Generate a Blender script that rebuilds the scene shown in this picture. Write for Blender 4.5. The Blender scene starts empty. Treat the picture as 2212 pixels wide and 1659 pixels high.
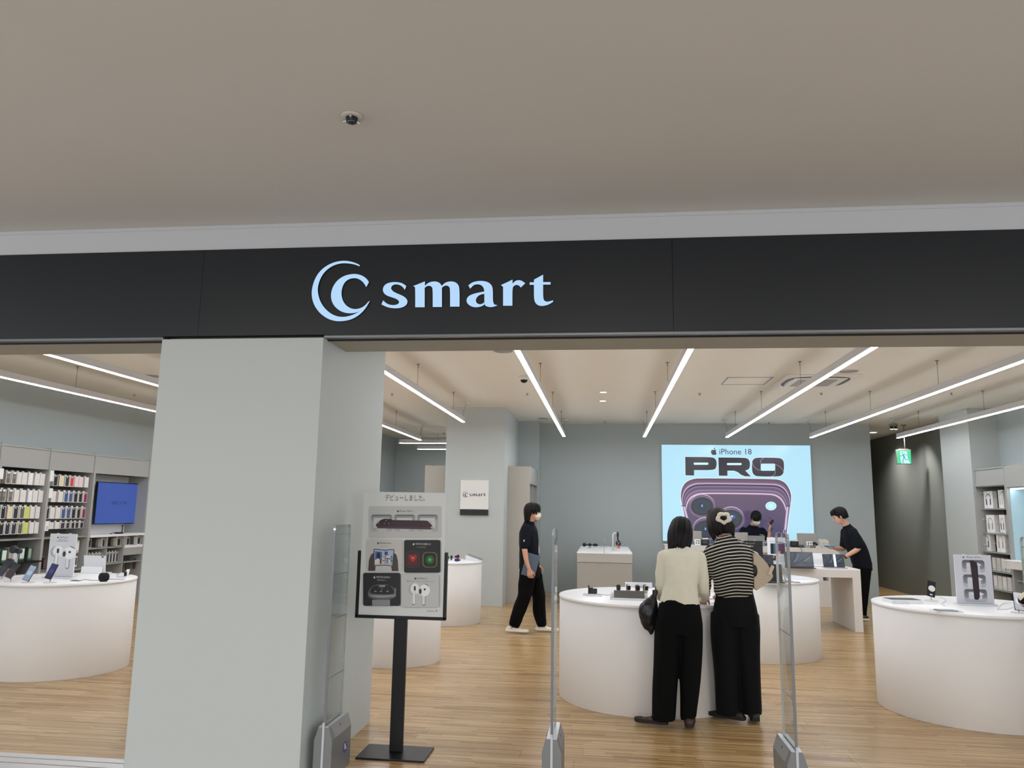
import bpy, bmesh, math, random
from mathutils import Vector, Matrix, noise
random.seed(7)
PI = math.pi
SC = bpy.context.scene
COL = SC.collection

# ---------------------------------------------------------------- camera
YAW, PITCH, ROLL, FPX, CAMH = math.radians(-6.9062), math.radians(9.2735), math.radians(0.9120), 1669.6, 1.62
CX, CY, IW, IH = 1106.0, 829.5, 2212.0, 1659.0
_f = Vector((math.sin(YAW)*math.cos(PITCH), math.cos(YAW)*math.cos(PITCH), math.sin(PITCH)))
_r = Vector((math.cos(YAW), -math.sin(YAW), 0))
_u = _r.cross(_f)
CR = _r*math.cos(ROLL) + _u*math.sin(ROLL)
CU = -_r*math.sin(ROLL) + _u*math.cos(ROLL)
cam_data = bpy.data.cameras.new('camera')
cam_data.sensor_width = 36.0
cam_data.lens = 36.0*FPX/IW
cam_data.clip_end = 200
cam = bpy.data.objects.new('camera', cam_data)
m = Matrix.Identity(4)
for i in range(3):
    m[i][0], m[i][1], m[i][2] = CR[i], CU[i], -_f[i]
m[0][3], m[1][3], m[2][3] = 0, 0, CAMH
cam.matrix_world = m
COL.objects.link(cam)
SC.camera = cam

# ---------------------------------------------------------------- light and exposure
w = bpy.data.worlds.new('world'); SC.world = w; w.use_nodes = True
w.node_tree.nodes['Background'].inputs[0].default_value = (0.90, 0.95, 1.0, 1)
w.node_tree.nodes['Background'].inputs[1].default_value = 1.9
SC.view_settings.view_transform = 'Standard'
SC.view_settings.look = 'None'
SC.view_settings.exposure = 0.0
SC.view_settings.gamma = 1.0
SC.view_settings.use_curve_mapping = False
BAR_L = 32.0        # radiance of the hanging light bars
def area_light(name, loc, size, power, color=(1,1,1), spread=None, rot=(0,0,0)):
    l = bpy.data.lights.new(name, 'AREA'); l.shape = 'RECTANGLE'
    l.size, l.size_y = size; l.energy = power; l.color = color
    if spread: l.spread = spread
    o = bpy.data.objects.new(name, l); o.location = loc; o.rotation_euler = rot; COL.objects.link(o); return o
# added fill lamps, unseen behind the camera, to brighten the pillar and corridor
for lx in (-4.5, 0.0, 4.5):
    area_light('corridor_fill', (lx, -2.2, 3.44), (1.2, 0.5), 200, (1.0, 0.95, 0.9))

def aim(px, py):
    "direction in the room of a point of the photograph"
    return CR*((px-CX)/FPX) - CU*((py-CY)/FPX) + _f
C0 = Vector((0, 0, CAMH))
def onz(px, py, z=0.0): d = aim(px, py); return C0 + d*((z-CAMH)/d.z)
def ony(px, py, y): d = aim(px, py); return C0 + d*(y/d.y)
def onx(px, py, x): d = aim(px, py); return C0 + d*(x/d.x)

# ---------------------------------------------------------------- materials
def lin(c):
    if isinstance(c, str):
        c = c.lstrip('#'); c = [int(c[i:i+2], 16) for i in (0, 2, 4)]
    return tuple(((v/255)/12.92 if v/255 <= 0.04045 else (((v/255)+0.055)/1.055)**2.4) for v in c)
MATS = {}
def mat(name, col, rough=0.5, metal=0.0, spec=0.5, emit=None, emit_s=1.0, trans=0.0, bump=0.0, bscale=60, var=0.0, vscale=4, coat=0.0, ior=1.45, sheen=0.0):
    if name in MATS: return MATS[name]
    mt = bpy.data.materials.new(name); mt.use_nodes = True
    nt = mt.node_tree; b = nt.nodes['Principled BSDF']
    c = lin(col)
    b.inputs['Base Color'].default_value = (*c, 1)
    b.inputs['Roughness'].default_value = rough; b.inputs['Metallic'].default_value = metal
    b.inputs['Specular IOR Level'].default_value = spec; b.inputs['IOR'].default_value = ior
    b.inputs['Transmission Weight'].default_value = trans
    b.inputs['Coat Weight'].default_value = coat
    b.inputs['Sheen Weight'].default_value = sheen
    if emit is not None:
        b.inputs['Emission Color'].default_value = (*lin(emit), 1); b.inputs['Emission Strength'].default_value = emit_s
    if bump or var:
        tc = nt.nodes.new('ShaderNodeTexCoord')
        n = nt.nodes.new('ShaderNodeTexNoise'); n.inputs['Scale'].default_value = bscale; n.inputs['Detail'].default_value = 5
        nt.links.new(tc.outputs['Object'], n.inputs['Vector'])
        if bump:
            bp = nt.nodes.new('ShaderNodeBump'); bp.inputs['Strength'].default_value = bump; bp.inputs['Distance'].default_value = 0.01
            nt.links.new(n.outputs['Fac'], bp.inputs['Height']); nt.links.new(bp.outputs['Normal'], b.inputs['Normal'])
        if var:
            n2 = nt.nodes.new('ShaderNodeTexNoise'); n2.inputs['Scale'].default_value = vscale; n2.inputs['Detail'].default_value = 4
            nt.links.new(tc.outputs['Object'], n2.inputs['Vector'])
            mx = nt.nodes.new('ShaderNodeMix'); mx.data_type = 'RGBA'
            mx.inputs[6].default_value = (*[v*(1-var) for v in c], 1); mx.inputs[7].default_value = (*[min(1, v*(1+var)) for v in c], 1)
            nt.links.new(n2.outputs['Fac'], mx.inputs[0]); nt.links.new(mx.outputs[2], b.inputs['Base Color'])
    MATS[name] = mt
    return mt
def print_mat(name, emit=0.0, rough=0.5, coat=0.0, base=1.0):
    "flat print or screen picture: the colours sit in the mesh's colour attribute"
    if name in MATS: return MATS[name]
    mt = bpy.data.materials.new(name); mt.use_nodes = True
    nt = mt.node_tree; b = nt.nodes['Principled BSDF']
    a = nt.nodes.new('ShaderNodeVertexColor'); a.layer_name = 'Col'
    if base == 1.0: nt.links.new(a.outputs['Color'], b.inputs['Base Color'])
    else: b.inputs['Base Color'].default_value = (base, base, base, 1)
    b.inputs['Roughness'].default_value = rough; b.inputs['Coat Weight'].default_value = coat
    if emit:
        nt.links.new(a.outputs['Color'], b.inputs['Emission Color']); b.inputs['Emission Strength'].default_value = emit
    MATS[name] = mt
    return mt

# ---------------------------------------------------------------- mesh building
def vec(*a): return Vector(a)
from mathutils.geometry import tessellate_polygon
def tess(poly):
    "triangles (index triples) of a plain outline, same winding as the outline"
    tr = tessellate_polygon([[Vector((p[0], p[1], 0)) for p in poly]])
    ar = sum(poly[i-1][0]*poly[i][1]-poly[i][0]*poly[i-1][1] for i in range(len(poly)))
    out = []
    for i, j, k in tr:
        a, b, c = poly[i], poly[j], poly[k]
        x = (b[0]-a[0])*(c[1]-a[1])-(c[0]-a[0])*(b[1]-a[1])
        if abs(x) < 1e-14: continue
        out.append((i, j, k) if x*ar > 0 else (k, j, i))
    return out
class MB:
    "collects shapes and links them as ONE mesh object"
    def __init__(s): s.bm = bmesh.new(); s.cl = None
    def _tag(s, faces, mi, smooth):
        for f in faces: f.material_index = mi; f.smooth = smooth
    def box(s, c, size, bevel=0.0, mi=0, rot=None, segs=2, smooth=False):
        t = bmesh.new(); bmesh.ops.create_cube(t, size=1)
        for v in t.verts: v.co = Vector((v.co.x*size[0], v.co.y*size[1], v.co.z*size[2]))
        if bevel > 0: bmesh.ops.bevel(t, geom=t.edges[:], offset=min(bevel, min(size)*0.49), segments=segs, affect='EDGES', profile=0.5)
        M = Matrix.Translation(Vector(c))
        if rot is not None: M = M @ (rot if isinstance(rot, Matrix) else Matrix.Rotation(rot, 4, 'Z'))
        s.join(t, M, mi, smooth or bevel > 0 and segs > 2); return s
    def bb(s, x0, x1, y0, y1, z0, z1, bevel=0.0, mi=0, segs=2):
        return s.box(((x0+x1)/2, (y0+y1)/2, (z0+z1)/2), (abs(x1-x0), abs(y1-y0), abs(z1-z0)), bevel, mi, None, segs)
    def join(s, t, M=None, mi=0, smooth=False):
        if M is not None: bmesh.ops.transform(t, matrix=M, verts=t.verts[:])
        mp = {}
        for v in t.verts: mp[v] = s.bm.verts.new(v.co)
        for f in t.faces:
            try: nf = s.bm.faces.new([mp[v] for v in f.verts])
            except ValueError: continue
            nf.material_index = mi; nf.smooth = smooth
        t.free(); return s
    def cyl(s, c, r, h, n=32, mi=0, r2=None, M=None, bevel=0.0, smooth=True):
        "upright cylinder, base centre c"
        r2 = r if r2 is None else r2
        prof = [(0, 0), (r, 0), (r2, h), (0, h)]
        if bevel: prof = [(0, 0), (r-bevel, 0), (r, bevel), (r2, h-bevel), (r2-bevel, h), (0, h)]
        return s.lathe(c, prof, n, mi, M, smooth)
    def lathe(s, c, prof, n=32, mi=0, M=None, smooth=True):
        t = bmesh.new(); rings = []
        for (r, z) in prof:
            if r < 1e-6: rings.append([t.verts.new((0, 0, z))])
            else: rings.append([t.verts.new((r*math.cos(2*PI*i/n), r*math.sin(2*PI*i/n), z)) for i in range(n)])
        for a, b in zip(rings, rings[1:]):
            for i in range(n):
                j = (i+1) % n
                if len(a) == 1 and len(b) == 1: continue
                if len(a) == 1: q = [a[0], b[j], b[i]][::-1]
                elif len(b) == 1: q = [a[i], a[j], b[0]]
                else: q = [a[i], a[j], b[j], b[i]]
                f = t.faces.new(q)
        for f in t.faces: f.smooth = smooth and abs(f.normal.z) < 0.98
        T = Matrix.Translation(Vector(c))
        if M is not None: T = T @ M
        sm = [f.smooth for f in t.faces]
        bmesh.ops.recalc_face_normals(t, faces=t.faces[:])
        k = len(s.bm.faces)
        s.join(t, T, mi, smooth)
        s.bm.faces.ensure_lookup_table()
        for i, f in enumerate(s.bm.faces[k:]): f.smooth = sm[i] if i < len(sm) else smooth
        return s
    def tube(s, pts, r, n=8, mi=0, closed=False, caps=True, flat=1.0):
        "swept tube; r a number or a list"
        pts = [Vector(p) for p in pts]; N = len(pts)
        rr = r if isinstance(r, (list, tuple)) else [r]*N
        rings = []; up = None
        for i, p in enumerate(pts):
            d = (pts[min(i+1, N-1)] - pts[max(i-1, 0)])
            if d.length < 1e-9: d = Vector((0, 0, 1))
            d.normalize()
            if up is None:
                up = Vector((0, 0, 1)) if abs(d.z) < 0.95 else Vector((1, 0, 0))
            x = d.cross(up)
            if x.length < 1e-6: x = d.cross(Vector((0, 1, 0)))
            x.normalize(); y = x.cross(d).normalized(); up = y
            rings.append([s.bm.verts.new(p + (x*math.cos(2*PI*k/n) + y*math.sin(2*PI*k/n)*flat)*rr[i]) for k in range(n)])
        for a, b in zip(rings, rings[1:]):
            for k in range(n):
                f = s.bm.faces.new([a[k], a[(k+1) % n], b[(k+1) % n], b[k]]); f.smooth = True; f.material_index = mi
        if caps:
            for rg, rev in ((rings[0], False), (rings[-1], True)):
                f = s.bm.faces.new(rg[::-1] if rev is False else rg); f.material_index = mi
        return s
    def loft(s, rings, n=20, mi=0, caps=True, sq=2.0):
        "rings: (centre, rx, ry[, axis x, axis y]) ; superellipse power sq"
        rs = []
        for g in rings:
            c, rx, ry = Vector(g[0]), g[1], g[2]
            ax = Vector(g[3]) if len(g) > 3 else Vector((1, 0, 0)); ay = Vector(g[4]) if len(g) > 4 else Vector((0, 1, 0))
            rg = []
            for k in range(n):
                a = 2*PI*k/n; ca, sa = math.cos(a), math.sin(a)
                ux = math.copysign(abs(ca)**(2/sq), ca); uy = math.copysign(abs(sa)**(2/sq), sa)
                rg.append(s.bm.verts.new(c + ax*rx*ux + ay*ry*uy))
            rs.append(rg)
        for a, b in zip(rs, rs[1:]):
            for k in range(n):
                f = s.bm.faces.new([a[k], a[(k+1) % n], b[(k+1) % n], b[k]]); f.smooth = True; f.material_index = mi
        if caps:
            f = s.bm.faces.new(rs[0][::-1]); f.material_index = mi; f = s.bm.faces.new(rs[-1]); f.material_index = mi
        return s
    def ball(s, c, r, mi=0, sub=3, M=None):
        t = bmesh.new(); bmesh.ops.create_icosphere(t, subdivisions=sub, radius=1)
        r = r if isinstance(r, (list, tuple)) else (r, r, r)
        T = Matrix.Translation(Vector(c))
        if M is not None: T = T @ M
        T = T @ Matrix.Diagonal((*r, 1))
        return s.join(t, T, mi, True)
    def prism(s, poly, o, ux, uy, thick, mi=0, smooth=False):
        "polygon poly (u, v) in the plane o + u*ux + v*uy, pushed back along the plane's normal by thick"
        o, ux, uy = Vector(o), Vector(ux), Vector(uy); nrm = ux.cross(uy).normalized()
        t = bmesh.new()
        a = [t.verts.new(o + ux*u + uy*v) for u, v in poly]; b = [t.verts.new(o + ux*u + uy*v - nrm*thick) for u, v in poly]
        N = len(a)
        for i, j, k in tess(poly):
            t.faces.new([a[i], a[j], a[k]])
            if thick: t.faces.new([b[k], b[j], b[i]])
        fs = []
        if thick:
            for i in range(N): fs.append(t.faces.new([a[(i+1) % N], a[i], b[i], b[(i+1) % N]]))
        return s.join(t, None, mi, smooth)
    def build(s, name, mats, parent=None, recalc=True, loc=None, autosmooth=None):
        if recalc: bmesh.ops.recalc_face_normals(s.bm, faces=s.bm.faces[:])
        me = bpy.data.meshes.new(name); s.bm.to_mesh(me); s.bm.free()
        for m_ in (mats if isinstance(mats, (list, tuple)) else [mats]): me.materials.append(m_)
        return link(name, me, parent, loc)
def link(name, me, parent=None, loc=None):
    o = bpy.data.objects.new(name, me); COL.objects.link(o)
    if parent is not None: o.parent = parent
    if loc is not None: o.location = loc
    return o
def tag(o, label=None, cat=None, group=None, kind=None):
    if label: o['label'] = label
    if cat: o['category'] = cat
    if group: o['group'] = group
    if kind: o['kind'] = kind
    return o
def thing(name, label, cat, loc=(0, 0, 0), rz=0.0, group=None):
    o = bpy.data.objects.new(name, None); COL.objects.link(o); o.empty_display_size = 0.1
    o.location = loc; o.rotation_euler = (0, 0, rz)
    return tag(o, label, cat, group)
def copy_tree(o, parent=None):
    c = o.copy(); COL.objects.link(c)
    if parent is not None: c.parent = parent
    for ch in list(KIDS.get(o.name, [])): copy_tree(ch, c)
    return c
KIDS = {}
def remember(root):
    "note a prototype's children so that copies can be made without searching the whole scene"
    for ch in root.children:
        KIDS.setdefault(root.name, []).append(ch); remember(ch)
def struct(name, mb, m_, parent=None):
    o = mb.build(name, m_, parent)
    if parent is None: o['kind'] = 'structure'
    return o

class Print:
    "flat printed picture: layered polygons with their own colours, in the plane o + u*ux + v*uy (u right, v down)"
    def __init__(s, o, ux, uy, step=0.0003):
        s.o, s.ux, s.uy = Vector(o), Vector(ux), Vector(uy)
        s.n = s.ux.cross(-s.uy).normalized(); s.bm = bmesh.new(); s.cl = s.bm.loops.layers.float_color.new('Col'); s.k = 0; s.step = step
    def p(s, u, v): return s.o + s.ux*u + s.uy*v + s.n*(s.k*s.step)
    def poly(s, pts, col, layer=True):
        "col one colour or one per point"
        if layer: s.k += 1
        vs = [s.bm.verts.new(s.p(u, v)) for u, v in pts]
        cols = [lin(c) for c in col] if isinstance(col, list) else [lin(col)]*len(pts)
        for tri in (tess(pts) if len(pts) > 4 else [range(len(pts))]):
            f = s.bm.faces.new([vs[i] for i in tri])
            for l, i in zip(f.loops, tri): l[s.cl] = (*cols[i], 1)
        return s
    def rect(s, u0, v0, u1, v1, col, r=0.0, n=5, layer=True):
        if r <= 0 and isinstance(col, tuple) and isinstance(col[0], str): col = [col[0], col[0], col[1], col[1]]
        if r <= 0: return s.poly([(u0, v0), (u1, v0), (u1, v1), (u0, v1)], col, layer)
        P = []; sx = 1 if u1 > u0 else -1
        for cx, cy, a0 in ((u1-r, v0+r, -90), (u1-r, v1-r, 0), (u0+r, v1-r, 90), (u0+r, v0+r, 180)):
            for i in range(n+1):
                a = math.radians(a0 + 90*i/n); P.append((cx + r*math.cos(a), cy + r*math.sin(a)))
        if isinstance(col, tuple) and isinstance(col[0], (str, tuple, list)):
            c0, c1 = lin(col[0]), lin(col[1])
            s.k += 1
            vs = [s.bm.verts.new(s.p(u, v)) for u, v in P]; f = s.bm.faces.new(vs)
            for l, (u, v) in zip(f.loops, P):
                t = (v-v0)/(v1-v0); l[s.cl] = (*[a*(1-t)+b*t for a, b in zip(c0, c1)], 1)
            bmesh.ops.triangulate(s.bm, faces=[f]); return s
        return s.poly(P, col, layer)
    def disc(s, u, v, r, col, n=28, ry=None, rot=0.0):
        ry = r if ry is None else ry; c_, s_ = math.cos(rot), math.sin(rot)
        return s.poly([(u + r*math.cos(2*PI*i/n)*c_ - ry*math.sin(2*PI*i/n)*s_, v + r*math.cos(2*PI*i/n)*s_ + ry*math.sin(2*PI*i/n)*c_) for i in range(n)], col)
    def line(s, pts, wd, col):
        "a stroke of width wd"
        s.k += 1; c = lin(col); L = []
        for i, (u, v) in enumerate(pts):
            a = pts[max(i-1, 0)]; b = pts[min(i+1, len(pts)-1)]
            du, dv = b[0]-a[0], b[1]-a[1]; q = math.hypot(du, dv) or 1
            ww = wd[i] if isinstance(wd, (list, tuple)) else wd
            nx, ny = -dv/q*ww/2, du/q*ww/2
            L.append((s.bm.verts.new(s.p(u+nx, v+ny)), s.bm.verts.new(s.p(u-nx, v-ny))))
        for (a, b), (c2, d) in zip(L, L[1:]):
            try: f = s.bm.faces.new([a, c2, d, b])
            except ValueError: continue
            for l in f.loops: l[s.cl] = (*c, 1)
        return s
    def text(s, txt, u, v, h, col, align='CENTER', wide=1.0, bold=0.0, maxw=None):
        "h: cap height; (u, v) the baseline point"
        s.k += 1; me = text_mesh(txt, align, bold)
        k = h/0.7
        xs = [p.co.x for p in me.vertices]
        if maxw and xs and (max(xs)-min(xs))*k*wide > maxw: wide = maxw/((max(xs)-min(xs))*k)
        vs = [s.bm.verts.new(s.p(u + p.co.x*k*wide, v - p.co.y*k)) for p in me.vertices]; c = lin(col)
        for pl in me.polygons:
            try: f = s.bm.faces.new([vs[i] for i in pl.vertices])
            except ValueError: continue
            for l in f.loops: l[s.cl] = (*c, 1)
        return s
    def build(s, name, m_, parent=None):
        for f in s.bm.faces:
            if f.calc_area() > 0:
                f.normal_update()
                if f.normal.dot(s.n) < 0: f.normal_flip()
        me = bpy.data.meshes.new(name); s.bm.to_mesh(me); s.bm.free(); me.materials.append(m_)
        return link(name, me, parent)
_TX = {}
def text_mesh(txt, align='CENTER', bold=0.0, extrude=0.0):
    key = (txt, align, bold, extrude)
    if key in _TX: return _TX[key]
    cu = bpy.data.curves.new('lettering', 'FONT'); cu.body = txt; cu.align_x = align; cu.size = 1.0; cu.resolution_u = 3
    cu.offset = bold; cu.extrude = extrude
    o = bpy.data.objects.new('lettering', cu); COL.objects.link(o)
    bpy.context.view_layer.update()
    me = bpy.data.meshes.new_from_object(o.evaluated_get(bpy.context.evaluated_depsgraph_get()))
    bpy.data.objects.remove(o); bpy.data.curves.remove(cu)
    _TX[key] = me
    return me
def apple(P, u, v, h, col):
    "the fruit emblem, h tall, centred at u, v"
    k = h/2.3
    pts = [(-.02,-.42),(.22,-.53),(.5,-.55),(.78,-.42),(.62,-.2),(.58,.08),(.66,.32),(.86,.5),(.72,.82),(.48,1.08),(.22,1.12),(0,1.02),(-.22,1.12),(-.48,1.06),(-.76,.66),(-.88,.2),(-.82,-.2),(-.58,-.48),(-.3,-.54)]
    P.poly([(u+a*k, v+b*k) for a, b in pts], col)
    P.poly([(u+a*k, v+b*k) for a, b in [(-.02,-.62),(.02,-.9),(.2,-1.1),(.42,-1.18),(.4,-.92),(.2,-.68)]], col)
def strokes(P, u, v, w_, h, col, n=1, gap=None):
    "tiny print too small to read: a row of short marks per line"
    gap = gap or h*1.9
    rnd = random.Random(int(u*1e4)+int(v*1e4))
    for j in range(n):
        x = -w_/2
        while x < w_/2:
            l = rnd.uniform(.6, 2.2)*h
            P.rect(u+x, v+j*gap-h/2, u+min(x+l, w_/2), v+j*gap+h/2, col, layer=(x == -w_/2)); x += l + h*.45
# ================================================================ the setting
ZC = 3.42      # shop ceiling
ZM = 3.478     # corridor ceiling
ZL = 2.697     # underside of the shopfront beam
YF = 4.676     # shopfront plane
wall_m = mat('wall_paint', '#afb8b9', 0.75, spec=0.3, bump=0.04, bscale=220)
wall_l = mat('pillar_paint', '#bcc1bf', 0.7, spec=0.3, bump=0.04, bscale=220)
ceil_m = mat('shop_ceiling_paint', '#e6e2d8', 0.85, spec=0.2, bump=0.02, bscale=200)
mall_ceil_m = mat('corridor_ceiling_paint', '#d5d1cb', 0.8, spec=0.3, bump=0.02, bscale=150, var=0.03, vscale=1.2)
fascia_m = mat('white_fascia_paint', '#c4c5c8', 0.6, spec=0.3)
dark_wall_m = mat('dark_corridor_paint', '#7d817d', 0.6, spec=0.3)
black_panel_m = mat('black_sign_panel', '#15191e', 0.38, spec=0.5, bump=0.01, bscale=300)
steel_m = mat('brushed_steel', '#d3d4d6', 0.32, 0.7, bump=0.03, bscale=400)
trim_m = mat('dark_metal_trim', '#3c3d40', 0.35, 0.8)

# --- floors
def wood(name, object_random):
    mt = bpy.data.materials.new(name); mt.use_nodes = True; nt = mt.node_tree; b = nt.nodes['Principled BSDF']
    geo = nt.nodes.new('ShaderNodeNewGeometry')
    sep = nt.nodes.new('ShaderNodeSeparateXYZ'); nt.links.new(geo.outputs['Position'], sep.inputs[0])
    def math_(op, a, b_=None):
        n = nt.nodes.new('ShaderNodeMath'); n.operation = op
        for i, v in enumerate((a, b_)):
            if v is None: continue
            if isinstance(v, (int, float)): n.inputs[i].default_value = v
            else: nt.links.new(v, n.inputs[i])
        return n.outputs[0]
    # laminate strips 37 mm wide, each with its own tone
    row = math_('FLOOR', math_('DIVIDE', sep.outputs['Y'], 0.01875))
    wn0 = nt.nodes.new('ShaderNodeTexWhiteNoise'); wn0.noise_dimensions = '1D'; nt.links.new(row, wn0.inputs['W'])
    xs = math_('ADD', math_('DIVIDE', sep.outputs['X'], 0.62), math_('MULTIPLY', wn0.outputs['Value'], 9.0))
    cellx = math_('FLOOR', xs)
    cv = nt.nodes.new('ShaderNodeCombineXYZ'); nt.links.new(cellx, cv.inputs[0]); nt.links.new(row, cv.inputs[1])
    wn = nt.nodes.new('ShaderNodeTexWhiteNoise'); wn.noise_dimensions = '3D'; nt.links.new(cv.outputs[0], wn.inputs['Vector'])
    mp = nt.nodes.new('ShaderNodeMapping'); mp.inputs['Scale'].default_value = (1.1, 60, 1); nt.links.new(geo.outputs['Position'], mp.inputs['Vector'])
    gr = nt.nodes.new('ShaderNodeTexNoise'); gr.inputs['Scale'].default_value = 2.2; gr.inputs['Detail'].default_value = 6; nt.links.new(mp.outputs[0], gr.inputs['Vector'])
    f = math_('ADD', math_('MULTIPLY', wn.outputs['Value'], 0.46), math_('MULTIPLY', gr.outputs['Fac'], 0.54))
    if object_random:
        oi = nt.nodes.new('ShaderNodeObjectInfo'); f = math_('ADD', f, math_('MULTIPLY', math_('SUBTRACT', oi.outputs['Random'], 0.5), 0.16))
    rp = nt.nodes.new('ShaderNodeValToRGB'); nt.links.new(f, rp.inputs[0]); e = rp.color_ramp.elements
    e[0].position = 0.22; e[0].color = (*lin('#8f6d43'), 1); e[1].position = 0.8; e[1].color = (*lin('#c9ab80'), 1)
    e2 = rp.color_ramp.elements.new(0.5); e2.color = (*lin('#b09062'), 1)
    nt.links.new(rp.outputs[0], b.inputs['Base Color'])
    b.inputs['Roughness'].default_value = 0.34; b.inputs['Specular IOR Level'].default_value = 0.5
    rr = math_('ADD', math_('MULTIPLY', gr.outputs['Fac'], 0.10), 0.19); nt.links.new(rr, b.inputs['Roughness'])
    bp = nt.nodes.new('ShaderNodeBump'); bp.inputs['Strength'].default_value = 0.06; bp.inputs['Distance'].default_value = 0.004
    nt.links.new(gr.outputs['Fac'], bp.inputs['Height']); nt.links.new(bp.outputs['Normal'], b.inputs['Normal'])
    return mt
wood_m, wood_p = wood('oak_laminate', False), wood('oak_plank', True)
YP0, YP1 = 4.97, 8.42
f_ = MB(); f_.bb(-8.5, 7.2, YP0, YP1, -0.08, -0.006); f_.bb(-8.5, 7.2, YP1, 22.0, -0.08, 0.0)
floor = struct('floor', f_, wood_m)
meshes = {}
def plank_mesh(L):
    if L not in meshes:
        b = MB(); b.bb(0, L-0.0012, 0, 0.1488, -0.0058, 0.0, 0.0006, segs=1)
        o = b.build('plank', wood_p, floor); meshes[L] = o.data; bpy.data.objects.remove(o)
    return meshes[L]
rnd = random.Random(3)
y = YP0; k = 0
while y < YP1 - 0.01:
    x = -8.5 if y > 6.2 else -6.3
    x += rnd.uniform(0, 0.2); first = True
    while x < (4.6 if y > 6.3 else 3.6):
        L = rnd.choice((1.5, 1.8, 1.2))
        o = link('plank', plank_mesh(L), floor); o.location = (x, y, 0); x += L; k += 1
    y += 0.15
b = MB(); b.bb(-9, 9, -6.0, 4.66, -0.08, -0.004)
struct('floor_corridor', b, mat('corridor_floor_stone', '#8f857a', 0.4, var=0.1, vscale=3))
# steel door track set in the floor, three bars with slots between
def sill(x0, x1, nm):
    b = MB(); b.bb(x0, x1, 4.66, 4.97, -0.06, -0.005)
    t = b.build(nm, mat('track_groove', '#2a2826', 0.5, 0.6)); t['kind'] = 'structure'
    for a, c in ((4.893, 4.968), (4.795, 4.881), (4.668, 4.783)):
        q = MB(); q.bb(x0, x1, a, c, -0.02, 0.001, 0.001, segs=1); q.build('bar', steel_m, t)
sill(-8.5, -2.92, 'trim_1'); sill(-1.78, 7.2, 'trim_2')

# --- pillar of the shopfront
b = MB(); b.bb(-2.903, -1.797, 4.69, 5.14, 0, ZL+0.002); b.bb(-2.903, -1.797, 5.139, 6.1, 0, ZC)
struct('pillar_front', b, wall_l)
# --- beam over the opening, with its soffit, and the metal slot under the sign
b = MB(); b.bb(-9.0, -2.904, 4.78, 5.135, ZL, ZC+0.3); b.bb(-1.796, 7.6, 4.78, 5.135, ZL, ZC+0.3); b.bb(-2.904, -1.796, 4.78, 5.135, ZL+0.004, ZC+0.3)
struct('beam', b, mat('beam_paint', '#aaa79c', 0.7))
for n_, (a, c) in zip((3, 4), ((-9.0, -2.904), (-1.796, 7.6))):
    b = MB(); b.bb(a, c, 4.70, 4.765, ZL+0.004, ZL+0.03); b.bb(a, c, 4.765, 4.779, ZL-0.004, ZL+0.03, mi=1)
    struct('trim_%d' % n_, b, [mat('grey_metal_track', '#85878b', 0.35, 0.7), mat('black_gap', '#0c0c0d', 0.6)])
# white band above the sign and the corridor ceiling
b = MB(); b.bb(-9, 7.6, YF+0.012, YF+0.1, 3.307, ZM+0.02); b.bb(-9, 7.6, YF+0.006, YF+0.013, 3.452, 3.462)
struct('trim_5', b, fascia_m)
b = MB(); b.bb(-9, 9, -6.0, YF+0.1, ZM, ZM+0.1)
struct('ceiling_corridor', b, mall_ceil_m)
# --- shop ceiling
b = MB(); b.bb(-8.6, 7.4, 5.13, 22.2, ZC, ZC+0.1)
struct('ceiling', b, ceil_m)
# --- walls
b = MB(); b.bb(-8.7, -8.5, 4.8, 17.0, 0, ZC)
struct('wall_left', b, wall_m)
b = MB(); b.bb(-8.7, -5.4, 17.0, 19.9, 0, ZC)
struct('wall_left_rear', b, wall_m)
b = MB(); b.bb(-5.45, -1.7, 19.67, 19.9, 0, ZC)
struct('wall_rear', b, wall_m)
b = MB(); b.bb(-1.32, 5.25, 16.1, 16.3, 0, ZC)
struct('wall_back', b, wall_m)
b = MB(); b.bb(-1.76, -1.318, 15.65, 19.7, 0, ZC)
struct('wall_pilaster', b, wall_m)
b = MB(); b.bb(-2.794, -1.742, 13.478, 15.66, 0, ZC)
struct('pillar_back', b, mat('pillar_back_paint', '#bac1c1', 0.75, bump=0.04, bscale=220))
b = MB(); b.bb(6.45, 6.65, 4.8, 13.59, 0, ZC)
struct('wall_right', b, wall_m)
b = MB(); b.bb(6.0, 6.65, 13.585, 14.7, 0, ZC)
struct('pillar_right', b, wall_l)
b = MB(); b.bb(6.36, 6.56, 14.69, 22.2, 0, ZC); b.bb(5.0, 6.4, 21.6, 21.8, 0, ZC); b.bb(5.06, 5.25, 16.29, 21.7, 0, ZC)
struct('wall_passage', b, dark_wall_m)

# --- black sign panels with joints between them
fr = thing('sign_fascia', 'long black panelled sign band running across the top of the shopfront', 'sign band', (0, YF, 3.0))
xs_ = [-9.0, -5.72, -2.65, 0.42, 3.51, 6.63, 7.6]
for a, c in zip(xs_, xs_[1:]):
    q = MB(); q.bb(a+0.0006, c-0.0006, 0.0, 0.05, ZL+0.018-3.0, 3.305-3.0, 0.001, segs=1); q.build('panel', black_panel_m, fr)
q = MB(); q.bb(-9, 7.6, 0.03, 0.1, -0.27, 0.30); q.build('backing', mat('black_gap', '#0c0c0d', 0.6), fr)
fr['kind'] = 'thing'
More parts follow.
